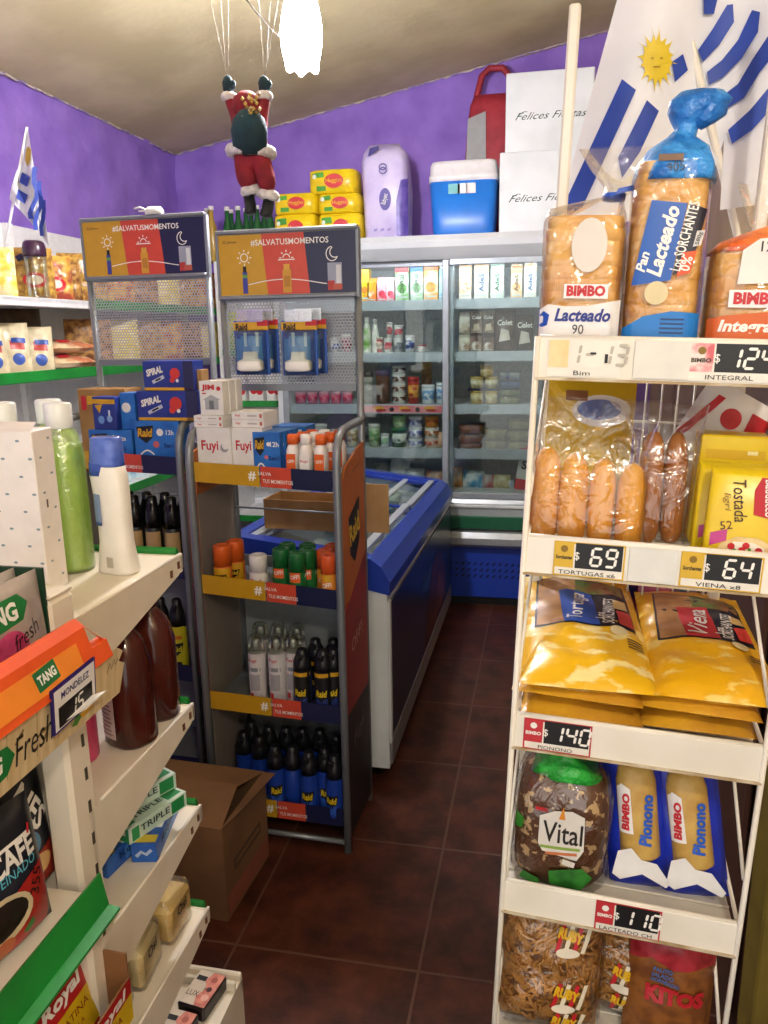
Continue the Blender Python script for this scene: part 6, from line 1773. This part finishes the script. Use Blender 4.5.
zt = ftub('white dessert cup', 392, 402, 338, 1, 'dcdcdc', 'e4e4e4', '8a8a94')
ftub('white cup stacked on another', 393, 402, 325, 1, 'e6e6e6', 'e8e8e8', 'c84050', zt)
ftub('white yogurt cup with dark print', 404, 414, 335, 1, 'e8e8ec', 'e8e8ee', '4a5a9a')
ftub('low red lidded tub', 417, 426, 345, 1, 'd8d0d0', 'c02838')
for k, px in enumerate((292, 304, 316, 328, 340)):
    ftub(['white cup seen through the perforated panel', 'pale green cup', 'white tub', 'white cup', 'pink tub'][k], px, px + 10, (332, 336, 330, 338, 334)[k], 1, ['e4e4e4', 'c8d8c8', 'e8e8e8', 'e0e0e4', 'd8a8b0'][k], 'e8e8e8', ['b04a5a', '5a9a5a', 'c04040', '4a6ab0', 'b03050'][k])
fbr = [('brown chocolate milk carton', 459, 470, 333, 'd8d4c0'), ('dark chocolate milk carton', 470, 482, 332, '5a3a2c'), ('brown milk carton with white logo', 483, 494, 333, '4a322a')]
ZT = {}
for d, a, b, yt, c in fbr:
    fcarton(d, a, b, yt, 1, c, '8a6a50', None, None, 'e4dcd0', cap=False)
x0 = place(459, 470, 333, 1)
for (d, a, b, c) in (('pale milk carton stacked on another', 459, 470, 'd8d4c8'), ('dark milk carton stacked on another', 471, 482, '4a3228'), ('chocolate carton stacked on another', 483, 494, '3a2822')):
    x, w, z, h = place(a, b, 333, 1); zz = z + h
    h2 = fz_(312, FYG) - zz
    t = thing('drink_carton', flabel(d, (a + b) / 2, 1), 'carton', T(x, FYG + .03, zz), 'fridge cartons')
    q = MB(); q.box((0, 0, h2 / 2), (w, .06, h2), mat(c, .35, hexb='8a7460', scale=20), .002); q.build('carton_body', t)
    q = MB(); S = FRONT(-.0302); q.text('Colet', S, 0, h2 * .72, .018, WHITE, w=w * .8, bold=.03); q.fill(S, [(-w * .3, h2 * .1), (w * .3, h2 * .15), (w * .2, h2 * .45), (-w * .25, h2 * .4)], mat('c8b8a0', .4)); q.build('print', t)
CHO = lambda q, S: (q.text('Colet', S, 0, .04, .03, WHITE, w=.08, bold=.03), q.fill(S, [(-.03, -.06), (.03, -.05), (.02, .0), (-.02, .01)], mat('d8ccc0', .4), .001))
fbag('large chocolate milk pouch', 495, 515, 311, 1, '3a2824', '5a4038', lean=-4, art=CHO)
fbag('dark chocolate pouch', 517, 533, 316, 1, '2e2220', '4a3630', lean=-4, art=CHO)
# third shelf
ftub('clear jar with dark lid', 361, 371, 372, 2, 'a8a49a', '4a4a50', '8a8a80')
ftub('brown jar with purple lid', 373, 388, 370, 2, '6a4430', '6a5470', '5a3a28')
base = None
for k in range(4):
    base = ftub('%s stacked white tub, brown band' % ['lowest', 'second', 'third', 'topmost'][k], 390, 404, (394, 384, 374, 366)[k], 2, 'e2ded8', 'e8e6e2', '5a3222', base)
    base += .0005
ftub('red sauce tub', 406, 418, 377, 2, 'b02a2a', 'b83030', 'd8a040')
ftub('amber jar', 420, 431, 362, 2, 'a87a4a', 'c8a060', '8a5a34', y=FYG + .14)
ftub('white cheese tub', 420, 434, 385, 2, 'dfe4ea', 'e8ecf0', '6a9ac8')
ftub('white and blue cheese tub', 435, 447, 383, 2, 'd8e0ea', 'd8e4ee', '5a8ac0')
for k, px in enumerate((291, 303, 315, 327, 339)):
    ftub('pink fruit tub', px, px + 11, 392, 2, 'd87a8a', 'e0a8b0', 'c83048')
base = None
b1 = ftub('gold dessert tub', 470, 484, 391, 2, 'd8c08a', 'c8aa5a', 'e0d4b0'); ftub('gold dessert tub beside its twin', 485, 499, 391, 2, 'd8c08a', 'c8aa5a', 'e0d4b0')
x, w, z, h = place(468, 500, 388, 2)
q = MB(); q.box((0, 0, .006), (w, .09, .010), NAVY, .002); o = q.build('dessert_tray'); o.matrix_world = T(x, FYG + .045, b1 + .0005); tag(o, 'navy cardboard tray between two layers of gold dessert tubs', 'tray')
b2 = b1 + .013
b3 = ftub('upper gold dessert tub', 470, 484, 377, 2, 'd8c890', 'd0b060', 'e6dcc0', b2); ftub('upper gold tub beside its twin', 485, 499, 377, 2, 'd8c890', 'd0b060', 'e6dcc0', b2)
ftub('topmost gold dessert tub', 480, 494, 365, 2, 'd8c080', 'c8a850', 'e0d0a0', b3 + .001)
base = None
for k, (yt, c, cb) in enumerate(((396, 'c8c8a8', 'a8a880'), (389, 'b8bca0', '8a9470'), (380, '2a5ab0', '4a7ac8'), (371, '2450a4', 'd0d8e4'))):
    base = ftray('%s pack of a stack' % ['lowest pale green', 'second pale green', 'lower blue', 'upper blue'][k], 500, 522, yt, 2, c, cb, base) + .0005
# price strip with pictures on the third shelf
q = MB(); S = FRONT(0); w = fx_(446, FYG) - fx_(362, FYG)
q.box((0, 0, 0), (w, .003, .038), mat('d86a78', .45, hexb='e09aa0', scale=12)); S = FRONT(-.0016)
for u in (-.3, .0, .3): q.disc(S, w * u, .004, .03, mat('e0a83a', .4), .0004, r2=.012); q.disc(S, w * u + .01, -.006, .03, mat('a8302c', .4), .0008, r2=.008)
for u in (-.15, .16): q.disc(S, w * u, -.002, .013, mat('2a2222', .5), .0006)
o = q.build('shelf_price_strip'); o.matrix_world = T((fx_(362, FY + .09) + fx_(446, FY + .09)) / 2, FY + .085, SHELF_Z[2] - .022); tag(o, 'pink picture strip along the front of the third fridge shelf', 'price strip')
# fourth shelf
ftub('small white tub', 378, 387, 434, 3, 'e4e6e6', 'd8dcdc', '9ac0a0')
b1 = ftub('large green and white tub', 388, 405, 428, 3, '2a5a3a', '3a7a4a', 'd8dcd0')
ftub('green lidded tub on the large one', 390, 404, 416, 3, 'c8d8b0', '7ab070', 'a8c890', b1 + .0005)
for px0, px1, cols in ((406, 421, (('d8dce8', '4a5aa0'), ('d8dce8', '4a5aa0'), ('d0d4e4', '3a4a90'))), (423, 438, (('e0c8b8', 'c8502c'), ('e4e0d8', 'b86a3a'), ('d88a3a', 'c8641c')))):
    base = None
    for k, (c, b) in enumerate(cols):
        base = ftub('%s stacked %s tub' % (('lowest', 'middle', 'top')[k], 'white and blue' if px0 == 406 else 'orange'), px0, px1, (439, 428, 417)[k], 3, c, 'e8e8ea' if px0 == 406 else c, b, base) + .0005
fbag('peach coloured clear food bag', 437, 448, 432, 3, 'd0a888', 'b88a68')
for k, px in enumerate((365, 294, 310, 326, 342)): ftub(['pale green jar', 'white tub', 'pale tub', 'white tub', 'cream tub'][k], px, px + 12, 424 + (k % 2) * 6, 3, ['b8c8a8', 'e4e4e0', 'd8d8d0', 'e8e8e8', 'e0d8c8'][k], 'e0e0dc', ['6a9a5a', '8a4a4a', '4a7a9a', '5a5a9a', 'a88a5a'][k])
base = None
for k in range(3): base = ftray('%s orange food tray' % ('lowest', 'middle', 'top')[k], 459, 484, (444, 434, 424)[k], 3, 'c87a4a', 'b0603a', base) + .0005
base = None
for k in range(2): base = ftray('%s pale pasta tray' % ('lower', 'upper')[k], 486, 509, (440, 428)[k], 3, 'c8bc8a', 'a89a64', base) + .0005
base = None
for k in range(3): base = ftray('%s pale pasta tray near bread rack' % ('lowest', 'middle', 'top')[k], 510, 533, (441, 430, 418)[k], 3, 'c4b884', 'a89a60', base) + .0005
# lowest shelf
for d, a, b, yt, c, cb, yaw in (('grey food bag', 372, 386, 462, 'b8b8b0', '8a8a84', 10), ('large white food bag', 384, 404, 456, 'e4e6e8', 'b8c0c8', -12), ('white crumpled food bag', 402, 424, 468, 'd8dce0', 'a8b4c0', 14), ('peach food bag', 424, 444, 470, 'd8b8a0', 'c87a5a', -6),
                             ('orange and white bag', 451, 464, 466, 'd8c0a0', 'c8843a', 10), ('white and blue bag', 463, 484, 470, 'dfe6ea', '4a9ac8', -8), ('dark red meat pack', 484, 497, 474, 'a8a0a0', 'b03a3a', 8), ('pale yellow bag', 494, 512, 474, 'd0c8a0', 'a89a60', -10), ('white food bag', 503, 517, 480, 'dcdcdc', '8a9ab0', 6), ('red and white pack', 518, 532, 478, 'd8c8c8', 'b03a40', -10)):
    fbag(d, a, b, yt, 4, c, cb, lean=-30, yaw=yaw)
t = thing('triangular_box', 'red and white box with letter S propped inside the fridge by the bread rack', 'box', T(fx_(524, FYG), FYG + .02, SHELF_Z[4] + .0005) @ ry(8))
q = MB(); q.box((0, 0, .13), (.07, .04, .26), mat('dcdcd8', .4), .002); q.build('carton', t)
q = MB(); S = FRONT(-.0202); q.rect(S, 0, .22, .07, .075, RED); q.rect(S, 0, .03, .07, .06, RED); q.text('S', S, 0, .14, .05, BLACK, bold=.03); q.build('front_print', t)

# ------------------------------------------------------------------ things on top of the fridge
TY0 = FY + .22
YH = mat('e8cc1c', .3, hexb='dcbc14', scale=12)
def diaper(label, px0, px1, yt, base, art2=False):
    x0, x1 = fx_(px0, TY0, 200), fx_(px1, TY0, 200); z1 = fz_(yt, TY0, (px0 + px1) / 2)
    h = z1 - base; w = x1 - x0
    t = thing('diaper_pack', label, 'diaper pack', T((x0 + x1) / 2, TY0 + .09, base), 'yellow diaper packs')
    q = MB(); q.loft([(0, 0, 0, w * .47, .085, 5), (h * .06, 0, 0, w * .5, .095, 5), (h * .5, 0, 0, w * .515, .1, 4.5), (h * .94, 0, 0, w * .5, .095, 5), (h, 0, 0, w * .46, .08, 5)], YH, 32, wr=.02); q.build('wrapper', t)
    S = ell(w * .515, .1, 4.6)
    q = MB(); q.disc(S, w * .05, h * .5, w * .2, mat('c8303a', .4), .002, r2=h * .3, L=.02); q.text('Huggies', S, w * .05, h * .5, h * .24, YH, w=w * .34, bold=.0, e=.004)
    q.rect(S, -w * .28, h * .76, w * .24, h * .2, mat('4a9a3a', .4), .002, rot=4); q.rect(S, -w * .22, h * .2, w * .2, h * .2, mat('4a9a3a', .4), .002); q.disc(S, -w * .36, h * .7, .012, mat('e8f0e0', .4), .004); q.build('print', t)
    return base + h
zt0 = FZ + .0005
b = diaper('lower left yellow diaper pack on the fridge', 272, 314, 214, zt0)
diaper('left yellow diaper pack of the middle layer', 273, 316, 193, b + .001)
b = diaper('lower right yellow diaper pack on the fridge', 317, 360, 213, zt0)
b = diaper('right yellow diaper pack of the middle layer', 317, 359, 193, b + .001)
diaper('top yellow diaper pack of the stack', 309, 356, 169, b + .001)
# lilac diaper bag
x0, x1 = fx_(361, TY0, 190), fx_(407, TY0, 190)
w = x1 - x0; h = fz_(139, TY0, 380) - zt0
t = thing('diaper_bag', 'tall lilac and purple diaper bag standing left of the blue cooler', 'diaper pack', T((x0 + x1) / 2, TY0 + .12, zt0))
LIL = mat('cfc6ea', .35, hexb='bcb0de', scale=7, bump=.3, bscale=14)
q = MB(); q.loft([(0, 0, 0, w * .42, .09, 4), (h * .04, 0, 0, w * .48, .105, 4.5), (h * .5, 0, 0, w * .52, .11, 4.5), (h * .8, -.01, 0, w * .5, .1, 4.5), (h * .9, -.01, 0, w * .46, .08, 4), (h * .96, -.02, .01, w * .38, .05, 3), (h, -.02, .02, w * .34, .02, 3)], LIL, 36, wr=.04); q.build('wrapper', t)
S = ell(w * .53, .113, 4.5)
q = MB(); q.fill(S, [(w * .26, .01), (w * .5, .02), (w * .5, h * .62), (w * .36, h * .6), (w * .26, h * .4)], mat('4a3a92', .4, hexb='6a58b0', scale=20), .003, .03)
q.disc(S, w * .02, h * .42, w * .13, mat('4a3f96', .4), .004, r2=h * .11, L=.02); q.text('Babysec', S, w * .02, h * .42, .035, WHITE, w=w * .22, rot=75, e=.007)
for a in range(2): q.arc(S, [(-w * .02 + .02 * math.cos(i * PI / 5), h * .7 + a * .018 + .015 * math.sin(i * PI / 5)) for i in range(11)], .006, mat('4a3f96', .4), .004)
for u in (-.2, -.05, .1): q.rect(S, w * u, h * .12, .02, .012, mat('8a80c4', .4), .004, rot=20)
q.fill(S, [(-w * .34, h * .84), (-w * .1, h * .9), (-w * .1, h * .94), (-w * .3, h * .92)], mat('3a3080', .4), .004, .03); q.build('print', t)
# cooler
x0, x1 = fx_(429, TY0, 190), fx_(499, TY0, 190)
w = x1 - x0; h = fz_(160, TY0, 460) - zt0
t = thing('cool_box', 'blue cool box with white lid on top of the fridge', 'cool box', T((x0 + x1) / 2 - .006, TY0 + .13, zt0))
CBL = mat('1f7ade', .35, hexb='1a70d0', scale=6)
q = MB(); q.loft([(0, 0, 0, w * .43, .115, 7), (.01, 0, 0, w * .44, .12, 7), (h * .74, 0, 0, w * .49, .135, 7)], CBL, 40); q.build('tub_body', t)
q = MB(); q.loft([(h * .74, 0, 0, w * .5, .142, 7), (h * .82, 0, 0, w * .5, .142, 7), (h * .83, 0, 0, w * .485, .136, 7), (h * .95, 0, 0, w * .48, .134, 7), (h, 0, 0, w * .46, .125, 6)], mat('e6e6ea', .4), 40); q.build('lid', t)
q = MB(); S = ell(w * .485, .134, 7); q.rect(S, -w * .12, h * .64, .06, .05, mat('2aa0a8', .4), .003); q.rect(S, .0, h * .64, .05, .05, mat('c8d4d8', .4), .003); q.rect(S, w * .12, h * .64, .05, .05, mat('d8d0d0', .4), .003); q.build('sticker', t)
# red trolley
x0, x1 = fx_(462, TY0, 150), fx_(522, TY0, 150)
yT = TY0 + .305
xa, xb = fx_(463, yT, 150), fx_(523, yT, 150)
w = xb - xa; zt = fz_(118, yT, 490)
RT = mat('a82c3a', .6, hexb='942430', scale=12)
t = thing('shopping_trolley', 'red fabric shopping trolley with loop handle behind the white boxes', 'trolley', T((xa + xb) / 2, yT + .07, zt0))
h = zt - zt0
q = MB(); q.loft([(0, 0, 0, w * .5, .08, 6), (h * .5, 0, 0, w * .5, .08, 6), (h * .95, 0, 0, w * .44, .07, 6), (h * 1.12, .0, 0, w * .40, .05, 5), (h * 1.2, 0, 0, w * .34, .03, 4)], RT, 32); q.build('bag', t)
q = MB(); S = ell(w * .5, .083, 6); q.fill(S, [(-w * .46, h * .45), (-w * .28, h * .38), (-w * .10, h * .38), (-w * .12, h * 1.05), (-w * .42, h * 1.0)], mat('9a9c9c', .6), .003, .03); q.build('grey_pocket', t)
q = MB(); q.tube([(-w * .3, .03, h * .8), (-w * .3, .03, h * 1.22), (-w * .22, .03, h * 1.37), (-w * .1, .03, h * 1.42), (w * .12, .03, h * 1.42), (w * .26, .03, h * 1.34), (w * .3, .03, h * 1.22), (w * .3, .03, h * .8)], .018, RT, 10); q.build('handle', t)
# white gift boxes
WBX = mat('dfe4e8', .5, hexb='d4dade', scale=5)
def gift(label, px0, px1, yt, base, y, d):
    x0, x1 = fx_(px0, y, 150), fx_(px1, y, 150); h = fz_(yt, y, (px0 + px1) / 2) - base; w = x1 - x0
    t = thing('gift_box', label, 'box', T((x0 + x1) / 2, y + d / 2, base))
    q = MB(); q.box((0, 0, h / 2), (w, d, h), WBX, .004); q.build('carton', t)
    q = MB(); S = FRONT(-d / 2); q.text('Felices Fiestas', S, w * .02, h * .45, .034, mat('2f4a44', .5), w=w * .82, ital=.5, e=.001); q.arc(S, [(-w * .36 + i * .012, h * .45 + .022 * math.sin(i * .5)) for i in range(5)], .003, mat('2f4a44', .5)); q.build('lettering', t)
    return base + h
b = gift('lower white gift box with dark green lettering on the fridge', 500, 588, 150, zt0, TY0, .26)
b = gift('upper white gift box with dark green lettering stacked on the other', 505, 592, 70, b + .001, TY0 + .02, .22)

# ------------------------------------------------------------------ climbing doll hanging on strings
sy = 2.2
def DP(px, py, d=0): return hit(px, py, 1, sy + d)
DC = DP(250, 150)
t = thing('climbing_doll', 'plush doll in red suit seen from behind, hanging on strings from the ceiling', 'doll', T(*DC))
def dl(px, py, d=0): return DP(px, py, d) - DC
REDS = mat('8f1a2a', .8, hexb='761422', scale=20)
FUR = mat('e6e2e0', .9, hexb='cfc8c8', scale=60, bump=.8, bscale=120)
TEAL = mat('0f3844', .8, hexb='0b2a34', scale=16)
def skinned(name, verts, edges, radii, m, par):
    me = bpy.data.meshes.new(name)
    me.from_pydata([tuple(v) for v in verts], edges, [])
    o = bpy.data.objects.new(name, me); COL.objects.link(o); o.parent = par
    md = o.modifiers.new('skin', 'SKIN'); o.modifiers.new('sub', 'SUBSURF').levels = 2
    o.modifiers['sub'].render_levels = 2
    for i, r in enumerate(radii): me.skin_vertices[0].data[i].radius = (r, r) if not isinstance(r, tuple) else r
    me.skin_vertices[0].data[0].use_root = True
    me.materials.append(m)
    md.use_smooth_shade = True
    return o
V = [dl(252, 158), dl(250, 135), dl(248, 115), dl(236, 112), dl(231, 102), dl(229, 94), dl(262, 110), dl(264, 100), dl(265, 93), dl(246, 166), dl(247, 178, -.02), dl(250, 190), dl(261, 166), dl(266, 180, -.02), dl(270, 193)]
E_ = [(0, 1), (1, 2), (2, 3), (3, 4), (4, 5), (2, 6), (6, 7), (7, 8), (0, 9), (9, 10), (10, 11), (0, 12), (12, 13), (13, 14)]
Rr = [(.046, .042), (.048, .042), .04, .022, .018, .014, .022, .018, .014, .038, .034, .022, .034, .03, .02]
skinned('body', V, E_, Rr, REDS, t)
q = MB(); q.loft([(-.02, 0, 0, .02, .02, 2), (0, 0, 0, .046, .04, 2.2), (.04, 0, 0, .05, .042, 2.2), (.07, 0, 0, .042, .034, 2.2), (.09, .002, 0, .024, .02, 2), (.096, .002, 0, .006, .006, 2)], TEAL, 24, wr=.05); o = q.build('sack', t, label='dark teal sack on its back'); o.location = dl(250, 147, -.045)
q = MB()
for k in range(26):
    a = random.uniform(0, 2 * PI); r = random.uniform(0, .03); p = Vector((r * math.cos(a) - .0, -.02 + random.uniform(-.012, .012), random.uniform(-.006, .05) ))
    q.lathe([(0, -.006), (.006, 0), (0, .006)], mat(('c8a040', '8a6a2a', 'd8c890')[k % 3], .6), 6, p)
o = q.build('sack_tinsel', t); o.location = dl(254, 116, -.05)
q = MB(); q.lathe([(0, -.035), (.036, -.02), (.042, 0), (.036, .022), (.02, .036), (0, .04)], REDS, 20); o = q.build('hood', t); o.location = dl(247, 107, -.005)
def cuff(p, r, rr, axis=(0, 0, 1)):
    q = MB(); n = 18
    A = Vector(axis).normalized(); B = A.orthogonal().normalized(); C_ = A.cross(B)
    q.tube([B * (r * math.cos(2 * PI * i / n)) + C_ * (r * math.sin(2 * PI * i / n)) for i in range(n)], [rr * (1 + .18 * noise.noise(Vector((i * 1.7, r * 99, 0)))) for i in range(n)], FUR, 8, True)
    o = q.build('fur_trim', t); o.location = p
cuff(dl(229, 97), .013, .011); cuff(dl(264, 96), .013, .011)
cuff(dl(251, 152), .056, .016, (.06, 0, 1))
cuff(dl(251, 191), .018, .014, (-.2, 0, 1)); cuff(dl(268, 195), .018, .014, (.15, 0, 1))
for px, py in ((228, 86), (264, 86)):
    q = MB(); q.loft([(-.018, 0, 0, .010, .010, 2), (-.01, 0, 0, .014, .013, 2), (.008, 0, 0, .016, .013, 2), (.02, 0, 0, .011, .009, 2), (.026, 0, 0, .003, .003, 2)], TEAL, 16)
    q.tube([(.012, 0, -.008), (.018, -.002, .004), (.016, -.002, .012)], [.006, .006, .004], TEAL, 8)
    o = q.build('mitten', t); o.location = dl(px, py)
for px, py, a in ((250, 203, -8), (268, 206, 12)):
    q = MB(); q.loft([(-.032, .0, -.012, .010, .018, 2.2), (-.026, 0, -.008, .016, .026, 2.2), (-.008, 0, 0, .016, .018, 2.2), (.022, 0, 0, .015, .015, 2)], mat('14161c', .5), 18)
    o = q.build('boot', t); o.location = dl(px, py); o.rotation_euler = (0, R(a), 0)
STR = film('thread', 'd8d4c8', .35, .4, .3, 0)
q = MB()
for a, b, up in (((228, 80), (206, -20), .1), ((227, 80), (219, -20), .1), ((229, 80), (228, -20), .1), ((265, 80), (257, -20), .1), ((264, 80), (282, -20), .1), ((265, 80), (272, -20), .1)):
    A = dl(*a); Bq = dl(*b); d = (Bq - A)
    zc = ceil_z(DC.x) - DC.z
    k = (zc - A.z) / d.z
    q.tube([A, A + d * k], .0006, mat('8f897c', .5), 5)
q.build('string', t)
